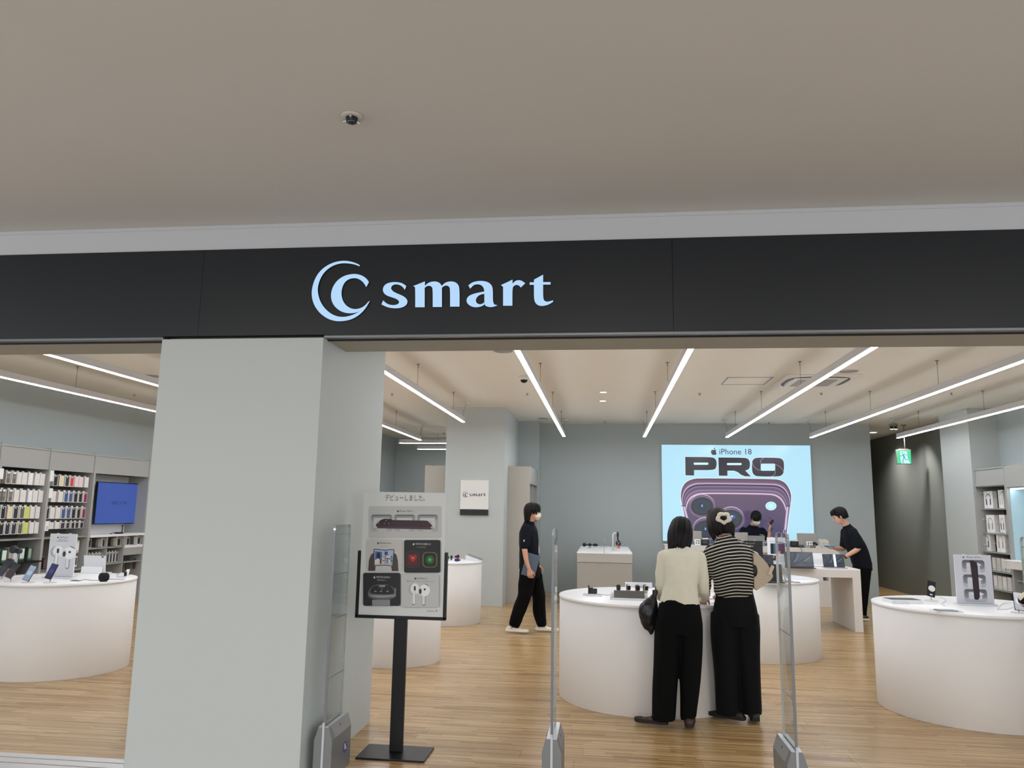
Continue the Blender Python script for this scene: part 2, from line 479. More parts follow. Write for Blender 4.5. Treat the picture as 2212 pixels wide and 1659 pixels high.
# ================================================================ lights and fittings on the ceilings
housing_m = mat('white_housing', '#d3d3d6', 0.5)
def emis(name, col, s):
    if name in MATS: return MATS[name]
    mt = bpy.data.materials.new(name); mt.use_nodes = True; nt = mt.node_tree; nt.nodes.clear()
    e = nt.nodes.new('ShaderNodeEmission'); e.inputs[0].default_value = (*lin(col), 1); e.inputs[1].default_value = s
    o = nt.nodes.new('ShaderNodeOutputMaterial'); nt.links.new(e.outputs[0], o.inputs[0]); MATS[name] = mt; return mt
bar_m = emis('bar_diffuser', '#f6f9ff', BAR_L)
cable_m = mat('grey_cable', '#77736e', 0.5)
BARS = [(-6.965, 5.9, 15.05, 'seventh'), (-5.42, 5.9, 15.05, ''), (-3.875, 5.9, 16.0, ''), (-2.33, 5.9, 12.6, ''), (-0.785, 5.9, 15.05, ''), (0.76, 5.9, 15.05, ''), (2.31, 5.9, 15.05, ''), (3.85, 5.9, 15.05, ''), (5.40, 5.9, 15.05, '')]
BARL = ['long hanging light bar nearest the left shelf wall', 'hanging light bar above the left round table and the big front pillar', 'hanging light bar whose far end shows between front pillar and rear recess',
        'hanging light bar ending just before the square rear pillar', 'hanging light bar above the walking man, between the rear pillar and the centre', 'hanging light bar left of the big lit picture wall',
        'hanging light bar crossing in front of the ceiling air unit', 'hanging light bar ending near the top right corner of the back wall', 'rightmost hanging light bar, ending beside the green exit sign']
def cable_y(y0, y1):
    ys = [7.04, 9.37, 11.70, 14.03]; return [v for v in ys if y0 < v < y1-0.3]
ZB = 3.05
for (x, y0, y1, _), lb in zip(BARS, BARL):
    t = thing('light_bar', lb, 'light', (x, y0, ZB), 0, 'parallel light bars hanging from the shop ceiling')
    L = y1-y0
    h = MB(); h.bb(-0.025, 0.025, 0, L, 0.006, 0.085, 0.003, segs=1); h.build('housing', housing_m, t)
    d = MB(); d.bb(-0.024, 0.024, 0.003, L-0.003, 0.0, 0.007); d.build('diffuser', bar_m, t)
    for cy_ in cable_y(y0, y1):
        c = MB(); c.tube([(0, cy_-y0, 0.085), (0, cy_-y0, ZC-ZB)], 0.0026, 6); c.cyl((0, cy_-y0, ZC-ZB-0.045), 0.005, 0.045, 8); c.cyl((0, cy_-y0, ZC-ZB-0.005), 0.022, 0.005, 12)
        c.build('cable', cable_m, t)
    c = MB(); c.tube([(0, L-0.03, 0.085), (0, L-0.0, 0.2), (0, L+0.2, ZC-ZB-0.03)], 0.003, 6); c.build('power_cord', cable_m, t)
    c = MB(); c.cyl((0, L+0.22, ZC-ZB-0.03), 0.055, 0.03, 24, bevel=0.004); c.build('canopy', housing_m, t)
for (y, x0, lb) in ((16.75, -4.53, 'crosswise light bar in the rear recess, the higher and longer one'), (18.45, -4.53, 'crosswise light bar in the rear recess, the lower one behind')):
    t = thing('light_bar', lb, 'light', (x0, y, ZB), 0, 'crosswise light bars in the rear recess')
    h = MB(); h.bb(0, 3.0, -0.025, 0.025, 0.006, 0.085, 0.003, segs=1); h.build('housing', housing_m, t)
    d = MB(); d.bb(0.003, 2.997, -0.024, 0.024, 0.0, 0.007); d.build('diffuser', bar_m, t)
    for cx_ in (0.5, 2.5):
        c = MB(); c.tube([(cx_, 0, 0.085), (cx_, 0, ZC-ZB)], 0.0026, 6); c.build('cable', cable_m, t)

white_pl = mat('white_plastic', '#dcdad6', 0.45)
grey_pl = mat('grey_plastic', '#9b9791', 0.5)
black_pl = mat('black_plastic', '#141416', 0.4)
# ceiling speakers: flat round grilles
for i, (x, y, lb) in enumerate([(-1.146, 8.579, 'round ceiling speaker grille just behind the shopfront beam'), (-6.337, 10.086, 'round ceiling speaker grille left of the big front pillar'),
        (-1.192, 15.083, 'round ceiling speaker grille by the rear pillar corner'), (3.06, 10.02, 'round ceiling speaker grille beside the air unit')]):
    t = thing('ceiling_speaker', lb, 'speaker', (x, y, ZC), 0, 'round speaker grilles in the shop ceiling')
    q = MB(); q.cyl((0, 0, -0.008), 0.125, 0.008, 40, bevel=0.002); q.build('rim', white_pl, t)
    q = MB(); q.cyl((0, 0, -0.0105), 0.108, 0.0025, 40); q.build('grille', mat('grille_grey', '#a7a29b', 0.7, bump=0.5, bscale=900), t)
for i, (x, y) in enumerate([(-7.715, 11.82), (-3.349, 11.831), (-1.19, 11.813), (1.433, 11.851), (3.204, 11.831), (5.041, 11.859), (0.011, 15.617), (3.233, 15.716), (-3.824, 18.103)]):
    where = ['left of the front pillar', 'just right of the front pillar', 'left of the second central light bar', 'in front of the lit picture', 'under the air unit', 'near the right shelf wall', 'by the back wall centre', 'above the lit picture by the back wall', 'in the rear recess ceiling'][i]
    t = thing('sprinkler', 'small ceiling sprinkler head ' + where, 'sprinkler', (x, y, ZC), 0, 'sprinkler heads in the shop ceiling')
    q = MB(); q.cyl((0, 0, -0.006), 0.032, 0.006, 20); q.build('plate', white_pl, t)
    q = MB(); q.cyl((0, 0, -0.03), 0.012, 0.026, 12, r2=0.014); q.cyl((0, 0, -0.034), 0.02, 0.004, 12); q.build('nozzle', grey_pl, t)
for x, y, r, lb in ((-0.018, 11.736, 0.05, 'small round lit downlight, the nearer of the pair in mid ceiling'), (-0.028, 12.692, 0.05, 'small round lit downlight, the farther of the pair in mid ceiling'), (5.82, 17.62, 0.075, 'round lit downlight in the dark passage ceiling')):
    t = thing('downlight', lb, 'light', (x, y, ZC), 0, 'round downlights')
    q = MB(); q.lathe((0, 0, 0), [(r+0.008, 0), (r+0.008, -0.005), (r, -0.006), (r, 0)], 28); q.build('rim', white_pl, t)
    q = MB(); q.cyl((0, 0, -0.004), r-0.001, 0.004, 28); q.build('lamp', emis('downlight_glow', '#fff4e4', 8.0), t)
    if y > 17:
        l = bpy.data.lights.new('downlight_beam', 'SPOT'); l.energy = 170; l.spot_size = 2.3; l.spot_blend = 1.0; l.shadow_soft_size = 0.05; l.color = (1, 0.96, 0.9)
        o = bpy.data.objects.new('downlight_beam', l); o.location = (0, 0, -0.02); o.parent = t; COL.objects.link(o)
# dome camera
t = thing('dome_camera', 'round white dome security camera on the shop ceiling', 'camera', (-1.085, 10.307, ZC))
q = MB(); q.cyl((0, 0, -0.05), 0.072, 0.05, 32, r2=0.078, bevel=0.006); q.build('housing', white_pl, t)
q = MB(); q.lathe((0, 0, -0.05), [(0.05, 0), (0.045, -0.02), (0.03, -0.035), (0, -0.042)], 28); q.build('dome', mat('smoked_glass', '#0d0d0f', 0.1), t)
# detector on the corridor ceiling
t = thing('smoke_detector', 'small round glass-bodied detector alone on the corridor ceiling', 'detector', (-1.2, 3.339, ZM))
q = MB(); q.cyl((0, 0, -0.012), 0.05, 0.012, 36, r2=0.052, bevel=0.004); q.build('base', mat('detector_ivory', '#c3beb2', 0.4), t)
q = MB(); q.lathe((0, 0, -0.012), [(0.03, 0), (0.03, -0.004), (0.024, -0.02), (0.026, -0.022), (0.01, -0.03), (0, -0.03)], 28); q.build('body', mat('dark_chrome', '#4a4c52', 0.18, 0.9), t)
for a in (0.9, 2.9, 4.9):
    q = MB(); q.box((0.035*math.cos(a), 0.035*math.sin(a), -0.02), (0.022, 0.009, 0.012), 0.002, rot=a); q.build('clip', mat('chrome', '#dddddd', 0.15, 0.9), t)
# air unit
t = thing('air_conditioner', 'square white ceiling cassette air unit with curved vents', 'air conditioner', (2.83, 10.74, ZC))
q = MB(); q.bb(-0.475, 0.475, -0.49, 0.49, -0.02, 0, 0.008); q.build('panel', mat('aircon_panel', '#e2ded6', 0.5), t)
q = MB(); q.bb(-0.34, 0.34, -0.34, 0.34, -0.034, -0.018, 0.006); q.build('cover', white_pl, t)
for i in range(4):
    a = i*PI/2
    q = MB(); pts = [(-0.33 + 0.66*j/10, 0.385 - 0.06*((j-5)/5)**4, 0) for j in range(11)]
    for p0, p1 in zip(pts, pts[1:]):
        q.box(((p0[0]+p1[0])/2, (p0[1]+p1[1])/2, -0.019), (0.07, 0.045, 0.006), 0, 0, math.atan2(p1[1]-p0[1], p1[0]-p0[0]))
    o = q.build('vent', mat('vent_dark', '#5d5955', 0.6), t); o.rotation_euler.z = a; o.location.z = -0.003
for sx in (-0.17, 0.13):
    g = MB()
    for j in range(12): g.bb(sx-0.1, sx+0.1, -0.26+j*0.045, -0.238+j*0.045, -0.04, -0.033)
    g.build('grille', mat('grille_grey2', '#a9a59d', 0.6), t)
# access hatch
t = thing('ceiling_hatch', 'square ceiling access hatch with thin metal frame left of the air unit', 'hatch', (1.935, 10.75, ZC))
q = MB()
for a, c, d, e in ((-.3, .3, -.3, -.285), (-.3, .3, .285, .3), (-.3, -.285, -.3, .3), (.285, .3, -.3, .3)): q.bb(a, c, d, e, -0.006, 0.0)
q.build('frame', mat('hatch_metal', '#8b93a0', 0.35, 0.7), t)
q = MB(); q.bb(-0.28, 0.28, -0.28, 0.28, -0.003, 0.0); q.build('lid', ceil_m, t)
# twin spotlight in the passage
t = thing('twin_spotlight', 'twin-headed emergency spotlight on the passage ceiling', 'light', (5.66, 15.95, ZC))
q = MB(); q.cyl((0, 0, -0.05), 0.075, 0.05, 28, bevel=0.004); q.build('base', mat('ceiling_fitting', '#8d8a84', 0.5), t)
for sx in (-0.038, 0.038):
    q = MB(); q.cyl((sx, 0, -0.105), 0.026, 0.055, 18, r2=0.03); q.build('head', black_pl, t)
    q = MB(); q.cyl((sx, 0, -0.11), 0.028, 0.006, 18); q.build('lens', emis('downlight_glow', '#fff4e4', 8.0), t)
l = bpy.data.lights.new('twin_beam', 'SPOT'); l.energy = 110; l.spot_size = 1.6; l.spot_blend = 0.8; l.shadow_soft_size = 0.05; l.color = (1, 0.97, 0.92)
o = bpy.data.objects.new('twin_beam', l); o.location = (0, 0, -0.13); o.rotation_euler = (0.35, -0.4, 0); o.parent = t; COL.objects.link(o)
# exit sign
t = thing('exit_sign', 'green and white running man exit sign hanging on a rod', 'sign', (5.9, 16.1, ZC))
q = MB(); q.cyl((0, 0, -0.03), 0.05, 0.03, 24, r2=0.055, bevel=0.004); q.build('canopy', grey_pl, t)
zt_ = ony(1950, 971, 16.1).z - ZC; xc_ = ony(1951.5, 980, 16.1).x - 5.9
q = MB(); q.cyl((0, 0, zt_), 0.009, -zt_-0.02, 10); q.build('rod', grey_pl, t)
q = MB(); q.bb(xc_-0.14, xc_+0.14, -0.02, 0.02, zt_-0.29, zt_, 0.004); q.bb(xc_-0.09, xc_+0.09, -0.014, 0.014, zt_, zt_+0.014); q.build('casing', mat('sign_casing', '#6f6a66', 0.5), t)
P = Print((xc_-0.13, -0.0215, zt_-0.02), (0.26, 0, 0), (0, 0, -0.26))
P.rect(0, 0, 1, 1, '#35e0a0'); P.poly([(.24, .06), (.72, .06), (.76, .6), (.93, 1), (.3, 1), (.24, .82)], '#c9fbff')
g_ = '#1fa08c'
P.disc(.40, .19, .045, '#2ea3b0'); P.line([(.44, .3), (.52, .55)], .11, '#12a890'); P.line([(.43, .3), (.33, .42), (.22, .42)], .045, '#2d98a8'); P.line([(.45, .28), (.58, .28), (.69, .39)], .045, '#4aa9b8')
P.line([(.5, .52), (.42, .72), (.37, .84), (.46, .96)], .055, '#3f8fb0'); P.line([(.53, .52), (.58, .69), (.76, .69)], .055, '#38a0b0')
P.build('pictogram', print_mat('sign_glow', emit=1.0, base=0.02), t)
# ================================================================ signs and pictures
def smooth_poly(pts, it=2, sharp=48, closed=True):
    "rounds the gentle bends of an outline and keeps its corners"
    for _ in range(it):
        out = []; N = len(pts)
        for i in range(N):
            a, b, c = Vector(pts[i-1]), Vector(pts[i]), Vector(pts[(i+1) % N])
            d1, d2 = (b-a), (c-b)
            ang = math.degrees(d1.angle(d2)) if d1.length > 1e-6 and d2.length > 1e-6 else 0
            if ang > sharp: out.append(tuple(b))
            else: out.append(tuple(b.lerp(a, 0.25))); out.append(tuple(b.lerp(c, 0.25)))
        pts = out
    return pts
LOGO = dict(
 crescent=[(513,128),(490,113),(440,96),(385,89),(320,97),(250,126),(190,175),(150,240),(128,320),(129,385),(150,450),(195,510),(255,552),(310,569),(360,572),(420,564),(470,545),(520,510),(562,462),(590,410),(570,436),(545,462),(512,492),(470,514),(425,530),(380,538),(325,532),(270,505),(220,455),(190,400),(174,330),(182,270),(210,205),(255,155),(310,123),(370,109),(430,112),(475,121),(506,134)],
 c=[(583,260),(565,232),(530,208),(485,195),(440,196),(385,210),(335,242),(298,292),(280,350),(284,405),(308,452),(350,488),(395,505),(440,509),(480,503),(512,492),(545,462),(570,436),(590,410),(580,413),(560,438),(535,458),(505,471),(470,476),(430,466),(393,438),(370,395),(363,345),(374,290),(400,250),(440,230),(485,228),(520,245),(545,270),(562,300)],
 s=[(880,292),(868,322),(850,296),(822,280),(790,277),(765,289),(758,310),(772,333),(810,352),(856,370),(885,395),(891,418),(880,443),(855,459),(825,467),(780,469),(730,461),(682,437),(697,405),(715,425),(745,440),(785,444),(815,435),(824,418),(812,398),(770,382),(725,368),(698,345),(692,315),(705,285),(735,266),(785,258),(835,264),(862,277)],
 m=[(933,292),(985,272),(1028,254),(1028,290),(1050,268),(1085,255),(1120,255),(1148,268),(1162,290),(1185,266),(1220,254),(1260,256),(1290,275),(1303,308),(1303,455),(1228,455),(1228,315),(1220,295),(1200,286),(1178,292),(1163,305),(1163,458),(1090,458),(1090,315),(1082,296),(1062,288),(1042,293),(1026,306),(1026,460),(951,460),(951,304),(945,296)],
 a1=[(1388,313),(1373,286),(1400,264),(1440,252),(1490,250),(1535,262),(1562,290),(1568,325),(1568,415),(1578,437),(1605,445),(1570,458),(1540,459),(1515,452),(1500,438),(1500,340),(1497,310),(1480,286),(1450,276),(1415,282)],
 a2=[(1500,335),(1460,342),(1410,354),(1375,370),(1358,395),(1360,425),(1390,452),(1430,462),(1475,455),(1500,440),(1500,418),(1488,431),(1465,438),(1442,430),(1431,410),(1437,385),(1460,362),(1500,353)],
 r=[(1632,283),(1680,262),(1724,240),(1724,272),(1745,251),(1772,243),(1800,250),(1825,270),(1790,303),(1775,287),(1755,281),(1735,290),(1723,306),(1723,448),(1649,448),(1649,298)],
 t=[(1895,240),(1967,201),(1967,260),(2026,260),(2026,280),(1967,280),(1967,392),(1980,412),(2005,417),(2045,405),(2047,416),(2010,440),(1960,452),(1925,445),(1902,422),(1894,385),(1894,282),(1860,282),(1860,262),(1893,262)])
LOGO = {k: smooth_poly(v) for k, v in LOGO.items()}
def crop_to_wall(ox, oy, sc, Y):
    def f(x, y):
        p = ony(ox + x/sc, oy + y/sc, Y); return (p.x, -p.z)
    return f
L2W = crop_to_wall(640, 540, 3.68667, YF)
glow_m = mat('lit_letter_face', '#20262c', 0.4, emit='#b2d6f8', emit_s=1.0)
side_m = mat('letter_side', '#3a3f45', 0.4, 0.6)
t = thing('shop_logo', 'pale blue lit crescent emblem and lettering on the black sign band', 'sign', (-1.1, YF, 3.0))
for nm, keys in (('emblem', ['crescent', 'c']), ('letter', ['s']), ('letter', ['m']), ('letter', ['a1', 'a2']), ('letter', ['r']), ('letter', ['t'])):
    q = MB()
    for k_ in keys:
        pl = [L2W(*p) for p in LOGO[k_]]
        q.prism([(u+1.1, -v-3.0) for u, v in pl], (0, -0.012, 0), (1, 0, 0), (0, 0, 1), 0.0121)
    for f in q.bm.faces: f.material_index = 0 if abs(f.normal.y) > 0.9 else 1
    o = q.build(nm, [glow_m, side_m], t, recalc=True)
    for p in o.data.polygons: p.material_index = 0 if abs(p.normal.y) > 0.9 else 1
# ---- small sign board on the rear pillar
YB_ = 13.478
t = thing('wall_sign', 'square white shop sign with a black strip below on the rear pillar', 'sign', (-2.258, YB_, 1.83))
q = MB(); q.bb(-0.247, 0.247, -0.035, 0, -0.205, 0.3, 0.002); q.build('board', mat('sign_white', '#e4e5e2', 0.5), t)
q = MB(); q.bb(-0.247, 0.247, -0.04, 0, -0.305, -0.206, 0.002); q.build('strip', mat('sign_black', '#17171a', 0.4), t)
pm = print_mat('print_matte', rough=0.55)
pg = print_mat('print_gloss', rough=0.3)
ps = print_mat('screen_picture', emit=1.0, rough=0.2, base=0.02)
P = Print((0, -0.0355, 0), (1, 0, 0), (0, 0, -1))
W2 = crop_to_wall(0, 0, 1, YB_ - 0.0355)
lx0, lx1, ly0, ly1 = 127, 2047, 89, 572
def small_logo(P, u0, v0, w_, col):
    k = w_/(lx1-lx0)
    for key in LOGO: P.poly([(u0+(x-lx0)*k, v0+(y-ly0)*k) for x, y in LOGO[key]], col, layer=(key == 'crescent'))
small_logo(P, -0.205, -0.1, 0.405, '#23233f')
P.text('Apple Premium Reseller', 0, 0.262, 0.021, '#d9dcc9', maxw=0.36, wide=.8)
P.build('lettering', pm, t)
# the strip's lettering must sit on the strip
# ---- the big lit picture on the back wall
YS = 16.045
t = thing('lit_picture_panel', 'big glowing light blue phone picture panel on the back wall', 'light box', (2.62, 16.1, 2.0))
q = MB(); q.bb(1.15-2.62, 4.085-2.62, -0.054, 0, 1.055-2.0, 2.995-2.0, 0.003); q.build('frame', mat('panel_edge', '#c9d3d8', 0.4, 0.3), t)
K = crop_to_wall(1400, 940, 5.8211, YS)
class PK:
    "draws with the coordinates of an enlarged view of the photograph, put on the picture's own plane"
    def __init__(s, P, K, ox, oz): s.P, s.K, s.ox, s.oz = P, K, ox, oz
    def q(s, x, y):
        u, v = s.K(x, y); return (u - s.ox, v + s.oz)
    def poly(s, pts, col, it=0): s.P.poly([s.q(*p) for p in (smooth_poly(pts, it) if it else pts)], col)
    def line(s, pts, wd, col): s.P.line([s.q(*p) for p in pts], wd, col)
    def el(s, x, y, rx, ry, col, n=30): s.poly([(x+rx*math.cos(2*PI*i/n), y+ry*math.sin(2*PI*i/n)) for i in range(n)], col)
    def rr(s, x0, y0, x1, y1, r, col, n=5):
        pts = []
        for cx_, cy_, a0 in ((x1-r, y0+r, -90), (x1-r, y1-r, 0), (x0+r, y1-r, 90), (x0+r, y0+r, 180)):
            for i in range(n+1):
                a = math.radians(a0+90*i/n); pts.append((cx_+r*math.cos(a), cy_+r*math.sin(a)))
        s.poly(pts, col)
P = Print((0, -0.0545, 0), (1, 0, 0), (0, 0, -1), step=0.0002)
P.rect(1.155-2.62, -0.99, 4.08-2.62, 0.94, '#b4e4f7')
D = PK(P, K, 2.62, 2.0)
def outlined(pts, col, wd=0.016):
    D.line(pts+[pts[0], pts[1]], wd, '#e9fbff'); D.poly(pts, col)
outlined(smooth_poly([(466,273),(790,275),(840,290),(862,330),(862,385),(845,425),(800,440),(578,440),(578,508),(470,505)], 1), '#252230')
D.rr(573, 345, 758, 373, 12, '#d4f4fd')
outlined(smooth_poly([(883,280),(1210,283),(1258,296),(1281,335),(1281,400),(1262,432),(1222,445),(1292,519),(1190,516),(1105,447),(998,447),(998,512),(890,510)], 1), '#252230')
D.rr(990, 350, 1177, 377, 12, '#d4f4fd')
ro = [(1305,360),(1312,315),(1345,287),(1400,282),(1630,284),(1680,296),(1706,330),(1710,400),(1706,470),(1680,508),(1630,521),(1390,520),(1340,508),(1312,475),(1306,420)]
outlined(smooth_poly(ro, 1), '#262230'); D.poly([(1420,290),(1640,288),(1685,305),(1702,350),(1700,430),(1600,368),(1600,355),(1418,355)], '#352a3c')
D.rr(1416, 358, 1598, 448, 16, '#c4ecfa')
for c_ in ([(1416,358),(1416,325),(1428,300),(1455,287)], [(1310,345),(1330,395),(1370,430),(1416,444)], [(1598,366),(1640,385),(1685,425),(1706,465)], [(1598,448),(1597,480),(1580,508),(1545,521)]):
    D.line(c_, 0.007, '#c6a2c0')
apple(P, *D.q(826, 205), 0.155/1.05, '#2c1620')
P.text('iPhone 18', D.q(1098, 240)[0], D.q(1098, 241)[1], 0.112, '#232448', maxw=0.725)
# the pictured phone: nested rounded bands
body = [(520,1345),(500,1170),(462,1040),(430,890),(411,790),(413,720),(432,650),(475,592),(545,556),(625,542),(1100,546),(1590,553),(1665,566),(1728,604),(1772,668),(1796,740),(1799,800),(1788,890),(1766,1040),(1742,1230),(1735,1345)]
def band(i, top, col):
    "a copy of the body's outline drawn in by i and dropped by top"
    out = []
    for x, y in body:
        cx_ = 1105
        nx = x + (i if x < cx_ else -i)*1.0; ny = y + top if y < 1100 else y
        out.append((nx, ny))
    D.poly(smooth_poly(out, 1), col)
bl_ = smooth_poly(body, 1); D.line(bl_, 0.022, '#ecfbff'); D.poly(bl_, '#57425a')
for i, tp, c_ in ((6, 12, '#65495f'), (8, 30, '#6a4e68'), (10, 44, '#7b5f7c'), (14, 56, '#a98db4'), (17, 63, '#d8c2e0'), (20, 70, '#6f5576'), (24, 76, '#34283f'), (28, 84, '#40314e'), (30, 96, '#8d76a0'), (34, 106, '#6a5171'), (38, 118, '#5b4563'), (42, 134, '#735a7a'), (46, 148, '#a48bb0'), (48, 156, '#6a5170'), (54, 168, '#755a78'), (60, 180, '#c9b2d0'), (64, 187, '#efdcf0'), (68, 194, '#7c6480'), (72, 204, '#5e4a66')):
    band(i, tp, c_)
def plate_pts(i, tp):
    return smooth_poly([((x + (i if x < 1105 else -i)), (y+tp if y < 1100 else y)) for x, y in body], 1)
pp = plate_pts(78, 214); ys_ = [p[1] for p in pp]; y0_, y1_ = min(ys_), max(ys_)
c0, c1 = (0x5e, 0x48, 0x62), (0x44, 0x40, 0x66)
D.P.poly([D.q(*p) for p in pp], [tuple(a+(b-a)*(p[1]-y0_)/(y1_-y0_) for a, b in zip(c0, c1)) for p in pp])
for xa, xb, ya, yb in ((452, 520, 900, 1150), (1752, 1722, 905, 1190)):
    D.line([(xa, ya), (xb, yb)] if xa > 1000 else [(xa, ya), (xb, yb)], 0.030, '#d4c6e0'); D.line([(xa+(14 if xa < 1000 else -14), ya), (xb+(14 if xa < 1000 else -14), yb)], 0.012, '#7a6488')
for xa in (440, 1765): D.line([(xa-25, 888), (xa+25, 884)], 0.012, '#382c44')
for x, y, s_ in ((678, 890, 1.0), (1042, 1050, 1.02), (720, 1180, 1.0)):
    D.el(x, y, 168*s_, 150*s_, '#7d5f80'); D.el(x, y-16, 155*s_, 136*s_, '#b99cc0'); D.el(x, y+0, 156*s_, 136*s_, '#54405c'); D.el(x, y+4, 149*s_, 126*s_, '#8d7090'); D.el(x, y+6, 143*s_, 118*s_, '#1d2733')
    D.el(x, y+6, 105*s_, 86*s_, '#22303c'); D.el(x, y+8, 60*s_, 48*s_, '#1c2834'); D.el(x, y-2, 10, 18, '#7f9ef0')
D.el(1062, 1028, 34, 26, '#3f56b0'); D.el(1052, 1020, 14, 10, '#dfe8ff')
D.el(1543, 892, 72, 58, '#8c86a8'); D.el(1543, 890, 68, 54, '#c2f0fa'); D.el(1543, 890, 46, 36, '#9ed6e4'); D.el(1543, 890, 38, 30, '#c8f3fb')
D.el(1530, 1040, 9, 7, '#2c2848'); D.el(1540, 1180, 42, 40, '#6a6286'); D.el(1540, 1180, 38, 36, '#263548')
# keep the picture inside the panel
bmv = P.bm
bmesh.ops.bisect_plane(bmv, geom=bmv.verts[:]+bmv.edges[:]+bmv.faces[:], plane_co=(0, 0, 1.062-2.0), plane_no=(0, 0, -1), clear_outer=True)
P.build('picture', ps, t)
l = area_light('panel_light', (2.62, 15.98, 2.03), (2.8, 1.8), 5.5, (0.72, 0.9, 1.0), rot=(-PI/2, 0, 0)); l.parent = None

# ---- poster on its black stand at the entrance
YPO = 5.36
t = thing('poster_stand', 'black floor stand holding the tall grey launch poster at the entrance', 'sign stand', (-1.395, 5.37, 0))
blk = mat('powder_black', '#131315', 0.42, 0.3)
q = MB(); q.box((0, 0, 0.006), (0.46, 0.305, 0.012), 0.003); q.build('base', blk, t)
q = MB(); q.bb(-0.045, 0.045, 0.0, 0.03, 0.012, 0.9, 0.003); q.build('pole', blk, t)
q = MB(); q.bb(-0.318, 0.318, -0.02, 0.012, 0.872, 0.892, 0.001); q.bb(-0.318, -0.3, -0.02, 0.012, 0.88, 1.325, 0.001); q.bb(0.3, 0.318, -0.02, 0.012, 0.88, 1.325, 0.001)
q.bb(-0.3, 0.3, 0.004, 0.012, 0.88, 1.30); q.build('holder', blk, t)
q = MB(); q.bb(-0.297, 0.297, -0.012, 0.004, 0.893, 1.733, 0.0005, segs=1)
ob = q.build('poster_board', mat('poster_board', '#d2d4d3', 0.5), t)
P = Print((0, -0.0125, 0), (1, 0, 0), (0, 0, -1), step=0.0002)
D = PK(P, crop_to_wall(740, 1040, 5.1846, YPO-0.003), -1.395, 0)
P.rect(-.296, -1.732, .296, -.894, '#cfd1d0')
P.text('デビューしました。', D.q(720, 0)[0], D.q(720, 213)[1], 0.0335, '#3a3f44', maxw=0.285, bold=0.004)
gp = '#b9b9b6'
D.rr(291, 277, 1110, 635, 22, gp)
apple(P, *D.q(620, 332), 0.017, '#2c2c2e'); P.text('iPhone 18 Pro', *D.q(712, 341), 0.0125, '#3c3c40', maxw=0.098)
for xa, xb in ((318, 558), (578, 812), (838, 1068)):
    D.rr(xa, 370, xb, 560, 30, '#a6a7a9'); D.rr(xa+4, 372, xb-4, 430, 26, '#5f6165'); D.rr(xa+6, 386, xb-6, 440, 22, '#8d8f92'); D.rr(xa+30, 408, xb-30, 520, 14, '#c4c5c6'); D.rr(xa+64, 440, xb-64, 565, 8, gp)
D.poly([(374,500),(378,480),(430,430),(470,417),(545,420),(560,432),(930,438),(955,442),(1005,492),(1008,525),(1000,537),(980,538),(385,524)], '#33222a')
D.poly([(378,503),(1006,512),(1006,527),(985,536),(388,523)], '#4a3038')
D.rr(440, 424, 548, 485, 20, '#241820')
for x, y in ((470, 470), (490, 440), (520, 470), (408, 470)): D.el(x, y, 10, 9, '#66565e')
for x in (385, 997): D.el(x, 515, 7, 14, '#c0a8ac')
D.rr(272, 648, 670, 1002, 20, '#bfbdb9')
apple(P, *D.q(401, 690), 0.017, '#2c2c2e'); P.text('iPhone Duo', *D.q(482, 699), 0.0125, '#3c3c40', maxw=0.082); P.text('ハロー ハロー。', *D.q(470, 730), 0.006, '#4c4c50')
D.poly([(290,1000),(298,880),(322,820),(350,800),(362,900),(372,960),(368,1000)], '#4b3a36'); D.poly([(628,1003),(622,890),(606,820),(580,800),(562,900),(548,955),(556,1003)], '#4b3a36')
D.poly([(350,765),(358,753),(470,765),(572,757),(583,768),(568,950),(470,940),(355,948)], '#27384f'); D.poly([(360,762),(470,774),(574,766),(560,942),(470,932),(362,940)], '#a9b7c0')
D.poly([(368,780),(446,788),(440,920),(366,922)], '#3f68b0'); D.el(405, 835, 22, 42, '#2b2622'); D.poly([(366,922),(366,880),(400,860),(442,880),(440,920)], '#d8cfc8'); D.poly([(420,870),(438,870),(440,920),(420,920)], '#6b1f38')
D.rr(474, 784, 510, 826, 5, '#2b4f9e')
rr_ = random.Random(5)
for i in range(5):
    for j in range(4):
        D.rr(450+i*24, 835+j*22, 466+i*24, 850+j*22, 3, rr_.choice(['#e8e8e8', '#4d6fae', '#d7d2c8', '#39413f', '#7fa6a0', '#c45a3c']))
D.rr(694, 655, 1100, 1020, 22, '#17181a')
apple(P, *D.q(800, 700), 0.017, '#d2d2d2'); P.text('WATCH SERIES 12', *D.q(906, 710), 0.0125, '#d2d2d2', maxw=0.108, wide=.8); P.text('いつも心に寄り添う。', *D.q(892, 742), 0.0075, '#a8a8a8', maxw=.07)
D.rr(712, 780, 868, 962, 44, '#3a3532'); D.rr(722, 790, 858, 950, 36, '#220c0e'); D.rr(732, 800, 850, 940, 30, '#571417')
D.poly(smooth_poly([(792,905),(760,870),(750,840),(768,820),(792,832),(818,820),(836,840),(826,870)], 1), '#a02a26'); P.text('62', *D.q(793, 862), 0.009, '#f2e6e6')
D.rr(900, 790, 1066, 962, 46, '#6d6640'); D.rr(912, 798, 1054, 954, 38, '#101410'); D.el(984, 875, 48, 50, '#1d4a26'); D.el(984, 875, 30, 32, '#2a7a38'); D.el(984, 875, 12, 12, '#59c060')
D.rr(238, 1022, 653, 1390, 22, '#17181a')
apple(P, *D.q(364, 1070), 0.017, '#d2d2d2'); P.text('WATCH ULTRA 4', *D.q(462, 1080), 0.0125, '#d2d2d2', maxw=0.1, wide=.8); P.text('限界を超えて。', *D.q(452, 1110), 0.0075, '#a8a8a8', maxw=.08)
